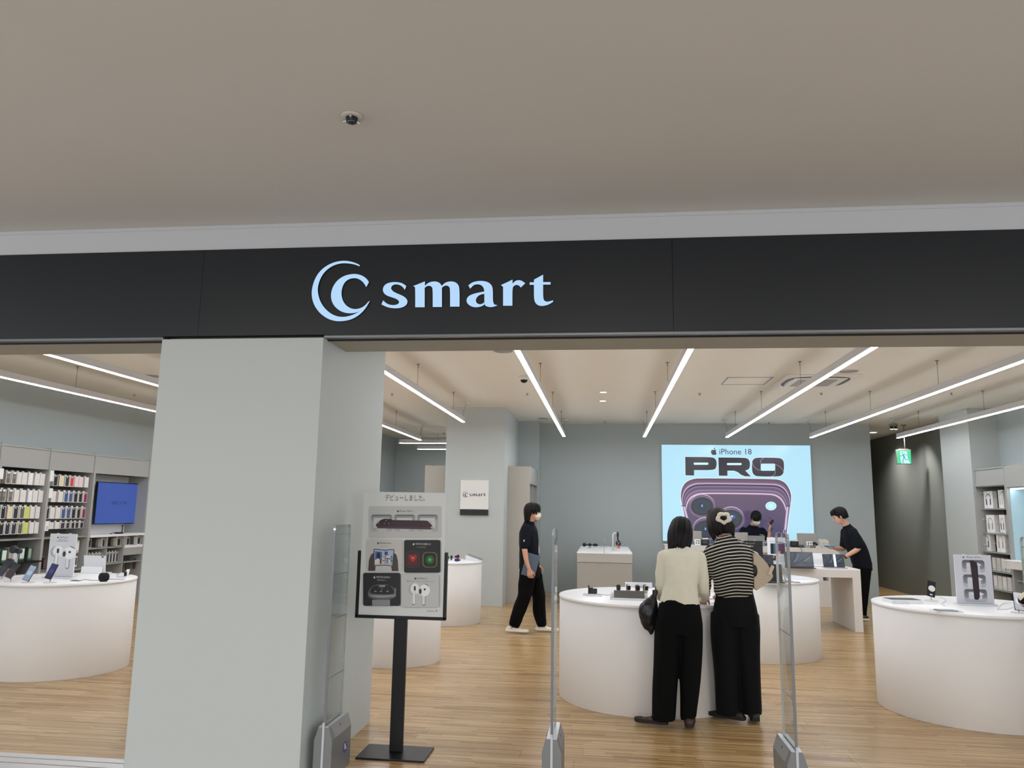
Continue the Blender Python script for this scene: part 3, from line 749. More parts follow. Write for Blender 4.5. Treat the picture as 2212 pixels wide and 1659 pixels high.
D.poly(smooth_poly([(290,1250),(310,1200),(345,1165),(400,1150),(500,1150),(560,1168),(590,1205),(608,1250),(600,1290),(560,1315),(480,1325),(380,1320),(310,1300),(290,1275)], 1), '#5a5c5e')
D.poly(smooth_poly([(312,1235),(335,1185),(370,1160),(540,1160),(572,1200),(590,1240),(560,1262),(340,1258)], 1), '#1c1d20')
D.poly(smooth_poly([(296,1262),(340,1270),(560,1272),(604,1256),(590,1285),(480,1300),(360,1298)], 1), '#8e9092')
P.text('10:09', *D.q(446, 1180), 0.012, '#e6e6e6', wide=1.2); P.text('· · 100', *D.q(440, 1206), 0.006, '#b0b0b0')
for x in (376, 440, 512): D.el(x, 1228, 14, 7, '#8a8a8a')
D.rr(340, 1322, 540, 1388, 6, '#85878a'); D.rr(590, 1190, 606, 1290, 7, '#77797b')
D.rr(664, 1036, 1084, 1405, 22, '#babbb9')
apple(P, *D.q(823, 1082), 0.017, '#2c2c2e'); P.text('AirPods 5', *D.q(895, 1093), 0.0125, '#3c3c40', maxw=0.072); P.text('騒音をおさえて、アクティブノイズキャンセリング。', *D.q(880, 1122), 0.007, '#6a6a6c', maxw=.185)
def earbuds(D, x, y, s):
    "pair of white earbuds pictured on a poster"
    e = lambda a, b, rx, ry, c: D.el(x+a*s, y+b*s, rx*s, ry*s, c)
    D.rr(x-58*s, y+20*s, x-22*s, y+190*s, 16*s, '#c6c7c9'); e(-45, 20, 48, 60, '#a9abad'); e(-20, 15, 48, 62, '#e2e3e4'); D.rr(x-44*s, y+30*s, x-14*s, y+190*s, 13*s, '#9fa1a5'); D.rr(x-40*s, y+10*s, x-19*s, y+186*s, 10*s, '#e4e5e7'); D.rr(x-32*s, y-16*s, x-11*s, y+35*s, 10*s, '#2a2a2c')
    D.rr(x+60*s, y+60*s, x+98*s, y+198*s, 16*s, '#9b9da1'); D.rr(x+64*s, y+60*s, x+90*s, y+194*s, 12*s, '#d9dadd'); e(88, 32, 62, 66, '#e6e7e8'); e(38, 42, 24, 48, '#d0d1d2'); e(40, 42, 14, 30, '#222224'); e(90, 20, 11, 13, '#2c2c2e')
    D.line([(x+92*s, y-40*s), (x+112*s, y-34*s), (x+128*s, y-18*s)], 0.0035*s, '#444446')
    e(-38, 188, 12, 5, '#5b5b5d'); e(80, 196, 13, 5, '#5b5b5d')
earbuds(D, 838, 1185, 1.0)
small_logo(P, D.q(955, 1440)[0], D.q(955, 1436)[1], 0.046, '#4a4a4c'); D.line([(1036, 1432), (1036, 1462)], .0008, '#4a4a4c'); apple(P, *D.q(1060, 1442), 0.011, '#4a4a4c')
P.build('poster_print', pm, t)
# ================================================================ tables, desk, counters
white_m = mat('table_white', '#dedad6', 0.55, spec=0.35, bump=0.01, bscale=300)
top_m = mat('table_top_white', '#f1f1f3', 0.32, spec=0.5)
HT = 0.87
TAB = {}
for key, x, y, r, lb in (('A', 0.38, 7.37, 0.80, 'white drum-shaped display table the two women lean over'), ('R', 3.13, 7.36, 0.765, 'white drum-shaped display table cut off by the right edge'),
        ('L', -5.44, 7.46, 0.67, 'white drum-shaped display table left of the front pillar'), ('D', 1.77, 9.85, 0.742, 'white drum-shaped display table behind the right glass gate panel'),
        ('B', -2.30, 11.5, 0.50, 'small white drum-shaped table farther back beside the poster'), ('C', -2.265, 8.55, 0.488, 'white drum-shaped table hidden mostly behind the poster stand')):
    t = thing('round_table', lb, 'table', (x, y, 0), 0, 'white drum-shaped display tables'); TAB[key] = (x, y, r)
    q = MB(); q.lathe((0, 0, 0), [(0, 0.0), (r-0.006, 0.0), (r-0.004, 0.004), (r-0.004, HT-0.022), (0, HT-0.022)], 96); q.build('drum', white_m, t)
    q = MB(); q.lathe((0, 0, 0), [(0, HT-0.022), (r, HT-0.022), (r+0.001, HT-0.02), (r+0.001, HT-0.002), (r-0.001, HT), (0, HT)], 96); q.build('tabletop', top_m, t)
# desk on slab legs
DH = 0.865
t = thing('display_desk', 'long white desk with thick slab legs in front of the counter', 'desk', (2.66, 12.4, 0))
q = MB(); q.bb(1.70-2.66, 0.957, -0.58, 0.53, DH-0.122, DH-0.018, 0.002); q.build('apron', white_m, t)
q = MB(); q.bb(1.70-2.66, 0.957, -0.58, 0.53, DH-0.018, DH, 0.002); q.build('desktop', top_m, t)
for x0 in (0.845, -0.96):
    q = MB(); q.bb(x0, x0+0.112, -0.58, 0.53, 0, DH-0.121, 0.002); q.build('leg', white_m, t)
# service counter
t = thing('service_counter', 'long white service counter with a slanted end under the lit picture', 'counter', (2.65, 15.1, 0))
q = MB(); pl = [(1.1, 0.93), (1.1, 1.03), (4.10, 1.03), (4.2, 0.95), (4.2, 0.0), (4.0, 0.0), (4.0, 0.915), (3.9, 0.93)]
q.prism([(a-2.65, b_) for a, b_ in pl], (0, -0.25, 0), (1, 0, 0), (0, 0, 1), 0.5); q.build('counter_top', white_m, t)
q = MB(); q.bb(1.15-2.65, 3.92-2.65, -0.16, 0.2, 0.0, 0.93); q.build('front_panel', white_m, t)
q = MB(); q.bb(3.72-2.65, 4.0-2.65, -0.25, -0.15, 0.0, 0.45, 0.002); q.build('end_panel', white_m, t)
# long low plinth in mid floor with two tops
t = thing('display_plinth', 'grey-sided display plinth with two white tops at mid floor', 'display plinth', (0.0, 14.3, 0))
PH = 0.955
grey_side = mat('plinth_grey', '#a7a49c', 0.6, spec=0.3)
xl, xr = ony(1246, 1195, 13.1).x, ony(1366, 1198, 13.1).x
q = MB(); q.bb(xl+0.006, xr-0.006, -1.19, 1.2, 0, PH-0.165); q.build('body', grey_side, t)
q = MB(); q.bb(xl+0.004, xr-0.004, -1.2, 1.2, PH-0.16, PH-0.02); q.build('drawer_front', mat('plinth_grey_light', '#b3b1ab', 0.6), t)
xm = ony(1305, 1195, 13.1).x
for a, c in ((xl, xm-0.004), (xm+0.004, xr)):
    q = MB(); q.bb(a, c, -1.205, 1.2, PH-0.02, PH, 0.002); q.build('plinth_top', top_m, t)

# ================================================================ clear gate panels at the entrance
def glass(name, col='#ffffff', rough=0.0, tint=None):
    if name in MATS: return MATS[name]
    mt = bpy.data.materials.new(name); mt.use_nodes = True; nt = mt.node_tree; nt.nodes.clear()
    tr = nt.nodes.new('ShaderNodeBsdfTransparent'); tr.inputs[0].default_value = (*lin(col), 1)
    gl = nt.nodes.new('ShaderNodeBsdfGlossy'); gl.inputs['Roughness'].default_value = rough
    fr_ = nt.nodes.new('ShaderNodeFresnel'); fr_.inputs[0].default_value = 1.45
    ms = nt.nodes.new('ShaderNodeMixShader'); o = nt.nodes.new('ShaderNodeOutputMaterial')
    gm = nt.nodes.new('ShaderNodeNewGeometry'); iv = nt.nodes.new('ShaderNodeMath'); iv.operation = 'SUBTRACT'; iv.inputs[0].default_value = 1.0; nt.links.new(gm.outputs['Backfacing'], iv.inputs[1])
    mu = nt.nodes.new('ShaderNodeMath'); mu.operation = 'MULTIPLY'; m2_ = nt.nodes.new('ShaderNodeMath'); m2_.operation = 'MULTIPLY'; m2_.inputs[1].default_value = 0.6; nt.links.new(fr_.outputs[0], m2_.inputs[0]); nt.links.new(m2_.outputs[0], mu.inputs[0]); nt.links.new(iv.outputs[0], mu.inputs[1]); nt.links.new(mu.outputs[0], ms.inputs[0]); nt.links.new(tr.outputs[0], ms.inputs[1]); nt.links.new(gl.outputs[0], ms.inputs[2]); nt.links.new(ms.outputs[0], o.inputs[0])
    MATS[name] = mt; return mt
acryl = glass('clear_acrylic', '#eef1f1')
acr_edge = mat('acrylic_edge', '#c6cccb', 0.12, spec=0.8, trans=0.6)
acr_edge2 = mat('acrylic_edge_dark', '#8a8c92', 0.2, spec=0.8, trans=0.3)
base_m = mat('gate_base_metal', '#858787', 0.42, 0.5)
base_l = mat('gate_base_light', '#c9ccd1', 0.35, 0.3)
def gate(lb, x, y0, y1, zb=0.0, H=1.51, lean=0.0, disc=False):
    t = thing('gate_panel', lb, 'security gate', (x, (y0+y1)/2, 0), lean, 'clear anti-theft gate panels across the entrance')
    d = (y1-y0)/2; th = 0.015; r = 0.03
    def outline(dd, z0, z1, r):
        pts = [(-dd, z0), (dd, z0)]
        for cy_, a0 in ((dd-r, 0), (-dd+r, 90)):
            for i in range(6):
                a = math.radians(a0+18*i); pts.append((cy_+r*math.cos(a), z1-r+r*math.sin(a)))
        return pts
    q = MB(); q.prism(outline(d, 0.301, H, r), (th/2, 0, 0), (0, 1, 0), (0, 0, 1), th)
    o = q.build('pane', [acryl, acr_edge], t)
    for p in o.data.polygons: p.material_index = 0 if abs(p.normal.x) > 0.9 else 1
    # polished near edge and cross ribs inside the pane
    q = MB(); q.bb(-th/2-0.0005, th/2+0.0005, -d-0.001, -d+0.004, 0.302, H-0.04); q.build('edge_strip', acr_edge2, t)
    for z in (0.58, 0.93, 1.20, 1.45):
        q = MB(); q.bb(-0.003, 0.003, -d+0.004, d-0.004, z-0.002, z+0.002); q.build('rib', mat('rib_grey', '#8f9096', 0.4), t)
    for sx in (-1, 1):
        q = MB(); pl = [(0.006*sx, 0.0), (0.056*sx, 0.0), (0.056*sx, 0.235), (0.031*sx, 0.309), (0.006*sx, 0.309)]
        q.prism(pl, (0, -d-0.012, 0), (1, 0, 0), (0, 0, 1), 2*d+0.06); q.build('base_shell', base_m, t)
        q = MB(); q.bb(0.0065*sx, 0.0305*sx, -d-0.011, d+0.047, 0.309, 0.312); q.build('top_strip', base_l, t)
        # sloped cover with its key slot
        nx = Vector((0.074*sx, 0, 0.025)).normalized(); dn = Vector((0.025*sx, 0, -0.074)).normalized()
        q = MB(); o_ = Vector((0.0312*sx, -d+0.02, 0.3085)); c8 = [o_ + nx*0.0008, o_ + nx*0.0008 + Vector((0, 2*d+0.02, 0)), o_ + nx*0.0008 + Vector((0, 2*d+0.02, 0)) + dn*0.076, o_ + nx*0.0008 + Vector((0, 0.03, 0)) + dn*0.076]
        vs = [q.bm.verts.new(v) for v in c8]; q.bm.faces.new(vs); vs2 = [q.bm.verts.new(v - nx*0.0006) for v in c8]; q.bm.faces.new(vs2[::-1]); q.build('cover_plate', mat('gate_cover', '#9a9c9e', .4, .4), t)
        q = MB(); q.tube([o_ + nx*0.0012 + Vector((0, d, 0)) + dn*0.02, o_ + nx*0.0012 + Vector((0, d, 0)) + dn*0.034], 0.0022, 6); q.build('key_slot', black_pl, t)
    q = MB(); q.bb(-0.005, 0.005, -d-0.012, d+0.048, 0, 0.30); q.build('spine', mat('gate_dark', '#3f4042', .5), t)
    q = MB(); q.bb(-0.0065, 0.0065, -d-0.016, -d-0.012, 0, 0.335); q.build('front_rib', base_l, t)
    if disc:
        q = MB(); q.tube([(0.056, d-0.06, 0.13), (0.0575, d-0.06, 0.13)], 0.035, 20); q.build('sticker', mat('violet_sticker', '#4b4483', 0.4), t)
        P = Print((0.0582, d-0.095, 0.165), (0, 1, 0), (0, 0, -1)); P.poly([(.012, .012), (.03, .01), (.05, .04), (.058, .034), (.05, .052), (.03, .046), (.02, .05)], '#c9c8d6'); P.build('sticker_mark', pm, t)
    return t
gate('clear gate panel beside the front pillar with a violet sticker on its base', -1.69, 4.785, 5.085, disc=True)
gate('clear gate panel seen edge-on in mid entrance, in front of the walking man', -0.312, 4.775, 5.085)
gate('clear gate panel right of the woman in stripes', 1.062, 4.765, 5.075)
gate('clear gate panel cut by the right edge of the view', ony(2205, 1162, 5.075).x, 4.775, 5.075)
# ================================================================ shelf walls with goods
frame_m = mat('shelf_frame_grey', '#a8a9a6', 0.6, spec=0.3)
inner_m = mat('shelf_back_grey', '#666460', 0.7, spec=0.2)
board_m = mat('shelf_board_grey', '#969692', 0.6)
XL = -8.1
S8 = lambda x, y: (x/8.295, 980 + y/8.295)             # enlarged view of the upper shelf, in photograph pixels
BAYL = [(8.60, 9.60), (9.60, 10.555), (10.555, 11.57), (11.57, 13.08)]
def shelf_bay(lb, y0, y1, boards, xf=XL, xb=-8.49, back=inner_m, header=True, sgn=1, cat='shelf unit', grp='tall grey shelf units on the left wall', header_z=(2.10, 2.40)):
    t = thing('shelf_unit', lb, cat, ((xf+xb)/2, (y0+y1)/2, 0), 0, grp)
    cx_, cy_ = (xf+xb)/2, (y0+y1)/2; w = abs(xf-xb)/2; d = (y1-y0)/2; f = w*sgn
    for a, nm in ((-d, 'side_panel'), (d-0.024, 'side_panel')):
        q = MB(); q.bb(-w, w, a, a+0.024, 0, header_z[1]+.012, 0.001, segs=1); q.build(nm, frame_m, t)
    if header:
        q = MB(); q.bb(f-0.045*sgn, f-0.014*sgn, -d+0.0245, d-0.0245, header_z[0], header_z[1]); q.build('header_panel', frame_m, t)
        q = MB(); q.bb(-w, w-0.001, -d+0.0245, d-0.0245, header_z[1]-0.02, header_z[1]-0.001); q.build('top_panel', frame_m, t)
        q = MB(); q.bb(-w, w-0.031, -d+0.0245, d-0.0245, header_z[0], header_z[0]+0.02); q.build('inner_top', inner_m, t)
    q = MB(); q.bb(-f, -f+0.012*sgn, -d+0.0245, d-0.0245, 0.0, header_z[1]-0.03); q.build('back_panel', back, t)
    for z, dep in boards:
        q = MB(); q.bb(-f+0.013*sgn, -f+dep*sgn, -d+0.0245, d-0.0245, z-0.022, z, 0.001, segs=1); q.build('shelf', board_m, t)
    return t
shelf_bay('grey shelf unit at the left edge of the view', *BAYL[0], [(1.12, 0.385)])
shelf_bay('grey shelf unit of phone cases, farther from the blue screen', *BAYL[1], [(1.12, 0.385), (0.62, 0.385)])
shelf_bay('grey shelf unit of phone cases beside the blue screen', *BAYL[2], [(1.12, 0.385), (0.62, 0.385)])

# ---- cartons
card_w = mat('carton_white', '#e8e6e3', 0.5)
card_g = mat('carton_grey', '#b9b3aa', 0.55)
CASE = {'G': ('#8b8884', 'grey charger carton'), 'W': ('#e9e7e4', 'white carton'), 'Q': ('#f4f6f8', 'white carton with a thin outline'), 'K': ('#1d1f24', 'black phone case carton'), 'C': ('#e7dcc2', 'cream phone case carton'),
        'D': ('#2b3040', 'navy phone case carton'), 'O': ('#5f6450', 'olive phone case carton'), 'Y': ('#d4da78', 'lime phone case carton'), 'R': ('#d63a3f', 'red phone case carton'), 'P': ('#f0dcdc', 'pale pink carton'),
        'U': ('#445a8c', 'blue phone case carton'), 'M': ('#8e1f52', 'magenta phone case carton'), 'V': ('#2a1c2c', 'dark plum phone case carton')}
pc = {}
def carton_meshes(kind, w, h, d):
    key = (kind, round(w, 3), round(h, 3))
    if key in pc: return pc[key]
    q = MB(); q.bb(-d, 0, -w/2, w/2, 0, h, 0.002, segs=1); a = q.build('box', card_g if kind in 'GC' else card_w)
    P = Print((0.0004, -w/2, h), (0, 1, 0), (0, 0, -1), step=0.0002)
    col = CASE[kind][0]
    if kind in 'WQP':
        P.rect(0, 0, w, h, CASE[kind][0]); P.disc(w/2, h*.5, w*.07, '#c9c7c4', 12)
        P.rect(w*.3, h*.85, w*.7, h*.87, '#c4c2be')
        if kind == 'Q': P.line([(w*.14, h*.06), (w*.86, h*.06), (w*.86, h*.94), (w*.14, h*.94), (w*.14, h*.05)], w*.03, '#a9a7a4')
    elif kind == 'G':
        P.rect(0, 0, w, h, '#dddcd9'); P.rect(w*.12, h*.05, w*.88, h*.95, '#77756f', r=w*.12, n=3); P.rect(w*.24, h*.06, w*.76, h*.17, '#ffffff', r=w*.06, n=2); P.disc(w/2, h*.45, w*.22, '#a19f9a', 14); P.disc(w/2, h*.45, w*.14, '#77756f', 14); P.rect(w*.44, h*.6, w*.56, h*.8, '#55534f')
    elif kind in 'CY':
        P.rect(0, 0, w, h, col); P.disc(w/2, h*.52, w*.06, '#bdb79d', 12)
    else:
        P.rect(0, 0, w, h, '#eceae4'); P.rect(w*.09, h*.045, w*.91, h*.96, col, r=w*.14, n=3); P.rect(w*.3, h*.09, w*.55, h*.18, '#f6f6f6', r=w*.08, n=2); P.disc(w/2, h*.76, w*.05, '#8a8c94', 10)
    b = P.build('front_print', pm)
    q = MB(); q.bb(-d*.6, -d*.5, -w*.22, w*.22, h, h+0.012); q.bb(-d*.6, -d*.5, -w*.22, -w*.08, h+.012, h+0.022); q.bb(-d*.6, -d*.5, w*.08, w*.22, h+.012, h+0.022); c = q.build('hang_tab', card_w)
    r = [(o.name.split('.')[0], o.data) for o in (a, b, c)]
    for o in (a, b, c): bpy.data.objects.remove(o)
    pc[key] = r; return r
def carton(kind, loc, w, h, label, group, rz=0, d=0.07):
    t = thing('carton', label, 'carton', loc, rz, group)
    for nm, me in carton_meshes(kind, w, h, d): link(nm, me, t)
    return t
ORD = ['first', 'second', 'third', 'fourth', 'fifth', 'sixth', 'seventh', 'eighth', 'ninth', 'tenth', 'eleventh', 'twelfth', 'thirteenth', 'fourteenth']
ROWN = ['top row', 'second row', 'third row', 'fourth row']
B1 = [(555, 335, [('G',90,180),('G',195,290),('W',300,370),('W',390,470),('Q',500,580),('W',615,700),('W',705,795)]),
      (868, 650, [('G',-30,0),('G',10,95),('G',130,220),('W',240,325),('W',355,445),('Q',490,565),('W',580,660),('W',680,760)]),
      (1165, 950, [('K',5,80),('C',120,210),('D',225,310),('O',342,425),('Y',432,512),('W',530,605),('W',625,700)]),
      (1442, 1232, [('K',-25,50),('D',75,162),('D',190,278),('O',305,392),('Y',402,482),('W',515,590),('W',605,680)])]
B2 = [(592, 405, [('K',950,1022),('C',1055,1135),('D',1160,1230),('R',1245,1312),('P',1335,1398),('P',1408,1475),('W',1510,1580)]),
      (872, 680, [('W',912,988),('W',1042,1112),('U',1140,1210),('U',1222,1292),('K',1312,1382),('K',1400,1468),('M',1488,1550)]),
      (1165, 966, [('K',806,865),('W',885,965),('W',990,1068),('U',1088,1160),('U',1180,1252),('K',1273,1342),('K',1365,1430),('M',1460,1520)]),
      (1343, 1222, [('W',875,950),('W',980,1058),('D',1080,1150),('D',1175,1240),('V',1270,1328),('V',1342,1400),('V',1430,1480)])]
for bay, nm in ((B1, 'unit at far left'), (B2, 'unit beside blue screen')):
    for r, (yb, yt, items) in enumerate(bay):
        xm_ = (items[0][1]+items[-1][2])/2
        zb, zt = onx(*S8(xm_, yb), XL-0.05).z, onx(*S8(xm_, yt), XL-0.05).z
        for i, (k_, xa, xb_) in enumerate(items):
            ya, yb2 = onx(*S8(xa, yb), XL-0.05).y, onx(*S8(xb_, yb), XL-0.05).y
            w_ = min(0.098, max(0.078, yb2-ya)); w_ = round(w_*100)/100
            lb = '%s, %s from left, %s, %s' % (CASE[k_][1], ORD[i], ROWN[r], nm)
            carton(k_, (XL-0.05, (ya+yb2)/2, round(zb, 3)), w_, round(zt-zb, 2), lb, 'cartons hanging in the %s of the %s' % (ROWN[r], nm))
        # hanging rail behind the row
    for r, (yb, yt, items) in enumerate(bay):
        a, c = BAYL[1] if bay is B1 else BAYL[2]
        z = onx(*S8((items[0][1]+items[-1][2])/2, yt), XL-0.05).z
        q = MB(); q.bb(-8.47, -8.40, a+0.03, c-0.03, z+0.008, z+0.03)
        tag(q.build('hanging_rail', board_m), 'metal hanging rail behind the %s of cartons, %s' % (ROWN[r], nm), 'rail', 'hanging rails in the left shelf units')
# white cards by the dividers
cw = mat('card_white', '#f2f2f2', 0.5)
for i, (xa, ya_, yb_) in enumerate([(20, 265, 455), (925, 300, 495), (905, 620, 795), (835, 1210, 1385)]):
    p = onx(*S8(xa, yb_), XL+0.002); p2 = onx(*S8(xa, ya_), XL+0.002)
    t = thing('price_card', 'white price card at the divider, ' + ['by the left edge of the view', 'beside the top row', 'beside the second row', 'beside the fourth row, with a figure on it'][i], 'price card', (XL+0.001, p.y, p.z), 0, 'white price cards on the shelf dividers')
    q = MB(); q.bb(0, 0.003, -0.045, 0.03, 0, p2.z-p.z); q.build('card', cw, t)
    if i == 3:
        P = Print((0.0034, 0, 0), (0, 1, 0), (0, 0, -1)); P.text('3', -0.005, -0.02, 0.05, '#3a3a3a'); P.build('figure', pm, t)
# ---- lower shelves of the left units
def simple_pack(x, y, z, w, d, h, colour, label, group, stripe=None, rz=0.0, face='x'):
    t = thing('package', label, 'package', (x, y, z), rz, group)
    q = MB(); q.box((0, 0, h/2), (d, w, h), 0.003, segs=1); q.build('box', mat('pack_' + colour.strip('#'), colour, 0.45), t)
    if stripe:
        P = Print((d/2+0.0008, -w/2, h), (0, 1, 0), (0, 0, -1)) if face == 'x' else Print((-d/2-0.0008, w/2, h), (0, -1, 0), (0, 0, -1))
        P.rect(w*.12, h*.12, w*.88, h*.8, stripe); P.rect(w*.2, h*.84, w*.8, h*.88, '#8d8d8d'); P.build('label_print', pm, t)
    return t
gl_ = 'packages on the lower left shelves'
low = [(9.66, '#20452e', '#2c5a3c', .10, .20, 'dark green package by the divider'), (9.79, '#dfe6ea', '#4a6fa4', .10, .19, 'white package with a blue phone picture'), (9.92, '#28543c', '#e7efe9', .10, .19, 'green package with a white label'),
       (10.03, '#b9b3a9', None, .04, .2, 'slim beige package'), (10.12, '#ebebe9', '#dcdcda', .09, .2, 'tall white package'), (10.25, '#1f4a34', '#dfe9e2', .11, .2, 'dark green package with a white cutout'), (10.40, '#3f5248', '#9fb3a6', .07, .19, 'grey green package at the end of the row')]
for y, c1_, c2_, w_, h_, nm in low: simple_pack(XL-0.1, y, 0.80, w_, 0.08, h_, c1_, nm + ' on the lower left shelf', gl_, c2_)
q = MB(); q.bb(-8.47, -8.06, 9.63, 10.53, 0.78, 0.80); tag(q.build('wire_shelf', mat('black_wire', '#1a1a1b', 0.5, 0.5)), 'black shelf under the green packages at lower left', 'shelf')
for y, c1_, c2_, w_, nm in ((9.75, '#e3e2df', '#8a8f94', .13, 'white package with grey picture, lowest shelf'), (9.93, '#cfc9bf', '#98918a', .12, 'beige package with round picture, lowest shelf'), (10.12, '#efefee', '#b9b4b0', .10, 'white package with framed picture, lowest shelf')):
    simple_pack(XL-0.1, y, 0.622, w_, 0.08, 0.145, c1_, nm + ' at the left', gl_, c2_)
for y, c1_, c2_, w_, h_, z, nm in ((10.63, '#e9e8e6', None, .05, .19, .84, 'slim white package left of the earbud poster'), (10.73, '#3a2a33', '#6b4c5c', .05, .16, .66, 'dark plum package left of the earbud poster'), (11.42, '#d6d3cc', '#efeeea', .08, .19, .86, 'clear bagged package right of the earbud poster'), (11.4, '#e6e5e3', '#55524e', .1, .16, .645, 'white framed package right of the earbud poster')):
    simple_pack(XL-0.1, y, z, w_, 0.07, h_, c1_, nm, gl_, c2_)

# ---- screen bay
yA, yB = BAYL[3]
t = shelf_bay('grey wall unit with the blue screen above a white ledge', yA, yB, [(0.92, 0.385), (0.655, 0.385)], back=mat('screen_niche_white', '#ececec', 0.5))
ycs = (yA+yB)/2
q = MB(); q.bb(-0.195, 0.215, -(yB-yA)/2+0.0245, (yB-yA)/2-0.0245, 1.085, 1.125, 0.002); q.build('ledge', top_m, t)
for y in (12.06, 12.52):
    q = MB(); q.bb(-0.18, 0.19, y-ycs-0.011, y-ycs+0.011, 0.0, 1.084); q.build('divider', frame_m, t)
q = MB(); q.bb(-0.18, 0.20, 12.53-ycs, (yB-yA)/2-0.03, 0.885, 0.925, 0.002); q.build('lower_ledge', top_m, t)
q = MB(); q.bb(0.17, 0.195, 12.53-ycs, (yB-yA)/2-0.03, 0.76, 0.884); q.build('drawer_front', frame_m, t)
S7 = lambda x, y: (170+x/6.91, 1020+y/6.91)
XT = -8.30
tl, br, bl, tr = [onx(*S7(*p), XT) for p in ((305,135),(880,770),(215,775),(945,180))]
y0, y1, z0, z1 = (tl.y+bl.y)/2, (br.y+tr.y)/2, (bl.z+br.z)/2, (tl.z+tr.z)/2
t = thing('blue_screen', 'wall screen showing a plain blue picture in the left unit', 'screen', (XT, (y0+y1)/2, (z0+z1)/2))
hw, hh = (y1-y0)/2, (z1-z0)/2
q = MB(); q.bb(-0.04, 0, -hw, hw, -hh, hh, 0.004); q.build('bezel', mat('screen_bezel', '#101830', 0.3), t)
q = MB(); q.bb(-0.17, -0.04, -hw*.3, hw*.3, -hh*.3, hh*.3); q.build('bracket', black_pl, t)
P = Print((0.0006, -hw+.012, hh-.012), (0, 1, 0), (0, 0, -1)); W_, H_ = 2*hw-.024, 2*hh-.024
P.rect(0, 0, W_, H_, '#35509e'); P.text('お気に入り中', W_/2, H_*.53, 0.05, '#101a50', bold=.01); P.build('picture', ps, t)
q = MB(); p = onx(*S7(222, 400), -8.36); q.bb(-8.42, -8.34, 11.64, 11.73, 1.62, 1.86, 0.004); tag(q.build('wall_speaker', black_pl), 'small black box on the niche side beside the blue screen', 'speaker')
p = onx(*S7(610, 905), -8.12)
t = thing('ledge_scanner', 'small black device with a cable standing on the white ledge below the screen', 'device', (-8.13, p.y, 1.125))
q = MB(); q.bb(-0.03, 0.03, -0.08, 0.08, 0, 0.026, 0.005); q.build('body', black_pl, t)
q = MB(); q.tube([(0, 0.075, 0.02), (0, 0.085, 0.07), (0, 0.08, 0.12)], 0.009, 10); q.ball((0, 0.08, 0.13), 0.017, sub=2); q.build('stick', mat('dark_grey', '#3a3a3c', .4), t)
q = MB(); q.tube([(0, -0.08, 0.012), (0, -0.16, 0.022), (0, -0.24, 0.004), (0.03, -0.26, 0.004)], 0.005, 8); q.build('cable', black_pl, t)
# goods below the ledge
for i, (xa, kind) in enumerate([(150, 'K'), (370, 'K'), (590, 'K')]):
    p = onx(*S7(xa, 1130), XL-0.05)
    carton(kind, (XL-0.05, p.y, 0.925), 0.10, 0.135, 'white boxed case on the shelf under the blue screen, %s from left' % ORD[i], 'boxed cases under the blue screen')
    simple_pack(XL-0.09, p.y-0.085, 0.925, 0.07, 0.05, 0.13, '#a8a298', 'beige box standing behind the %s boxed case under the screen' % ORD[i], 'beige boxes under the blue screen')
for i, xa in enumerate([730, 890]):
    p = onx(*S7(xa, 1090), XL-0.05)
    carton('K', (XL-0.05, p.y, 0.927), 0.085, 0.13, 'white boxed case above the grey drawer, ' + ['nearer', 'farther'][i] + ' of two', 'boxed cases under the blue screen')
for i, xa in enumerate([135, 180, 225, 280, 325, 390, 430, 475, 520, 565]):
    p = onx(*S7(xa, 1320), XL-0.05)
    carton('D', (XL-0.05, p.y, 0.662), 0.055, 0.165, 'slim white case box in the dense row under the screen, %s from left' % ORD[i], 'slim case boxes in a dense row')
for i, xa in enumerate([735, 850]):
    p = onx(*S7(xa, 1480), XL-0.1)
    t = thing('hanging_pouch', 'dark hanging pouch under the grey drawer, ' + ['left one', 'right one'][i], 'pouch', (XL-0.12, p.y, 0.50), 0, 'dark pouches under the drawer')
    q = MB(); q.loft([((0, 0, 0), .02, .05), ((0, 0, .05), .03, .062), ((0, 0, .15), .025, .055), ((0, 0, .18), .012, .03)], 14); q.build('bag', mat('dark_pouch', '#4a4744', .5), t)
    q = MB(); q.tube([(0, 0.012*math.cos(a), .19+0.02*math.sin(a)) for a in [i_*PI/4 for i_ in range(9)]], .003, 6); q.build('ring', black_pl, t)

# ================================================================ right shelf wall
XR = 6.02
SR = lambda x, y: (2090+x/4.877, 1000+y/4.877)
tR = shelf_bay('grey shelf unit of boxed headphones on the right wall', 12.60, 13.575, [(1.77, .36), (1.385, .36), (1.095, .385), (0.80, .34), (0.52, .34)], xf=XR, xb=6.44, sgn=-1, grp='grey shelf units on the right wall')
niche = mat('lit_niche_blue', '#bfd9e2', 0.5)
t = thing('shelf_unit', 'grey shelf unit with a brightly lit pale blue niche at the right edge', 'shelf unit', (6.23, 12.09, 0), 0, 'grey shelf units on the right wall')
for a in (-0.5, 0.476):
    q = MB(); q.bb(-0.21, 0.21, a, a+0.024, 0, 2.4); q.build('side_panel', frame_m, t)
q = MB(); q.bb(-0.21, -0.18, -.475, .475, 2.08, 2.4); q.build('header_panel', frame_m, t)
q = MB(); q.bb(0.195, 0.21, -.475, .475, 1.0, 2.38); q.build('back_panel', niche, t)
for a in (-0.475, 0.466):
    q = MB(); q.bb(-0.17, 0.194, a, a+0.009, 1.0, 2.06); q.build('niche_lining', niche, t)
q = MB(); q.bb(-0.18, 0.2, -.475, .475, 2.06, 2.079); q.build('niche_top', niche, t)
q = MB(); q.bb(-0.16, -0.12, -.45, .45, 2.045, 2.06); q.build('strip_light', emis('strip_glow', '#eefaff', 9.0), t)
q = MB(); q.bb(-0.33, 0.194, -.52, .475, 0.885, 0.995, 0.003); q.build('counter_ledge', white_m, t)
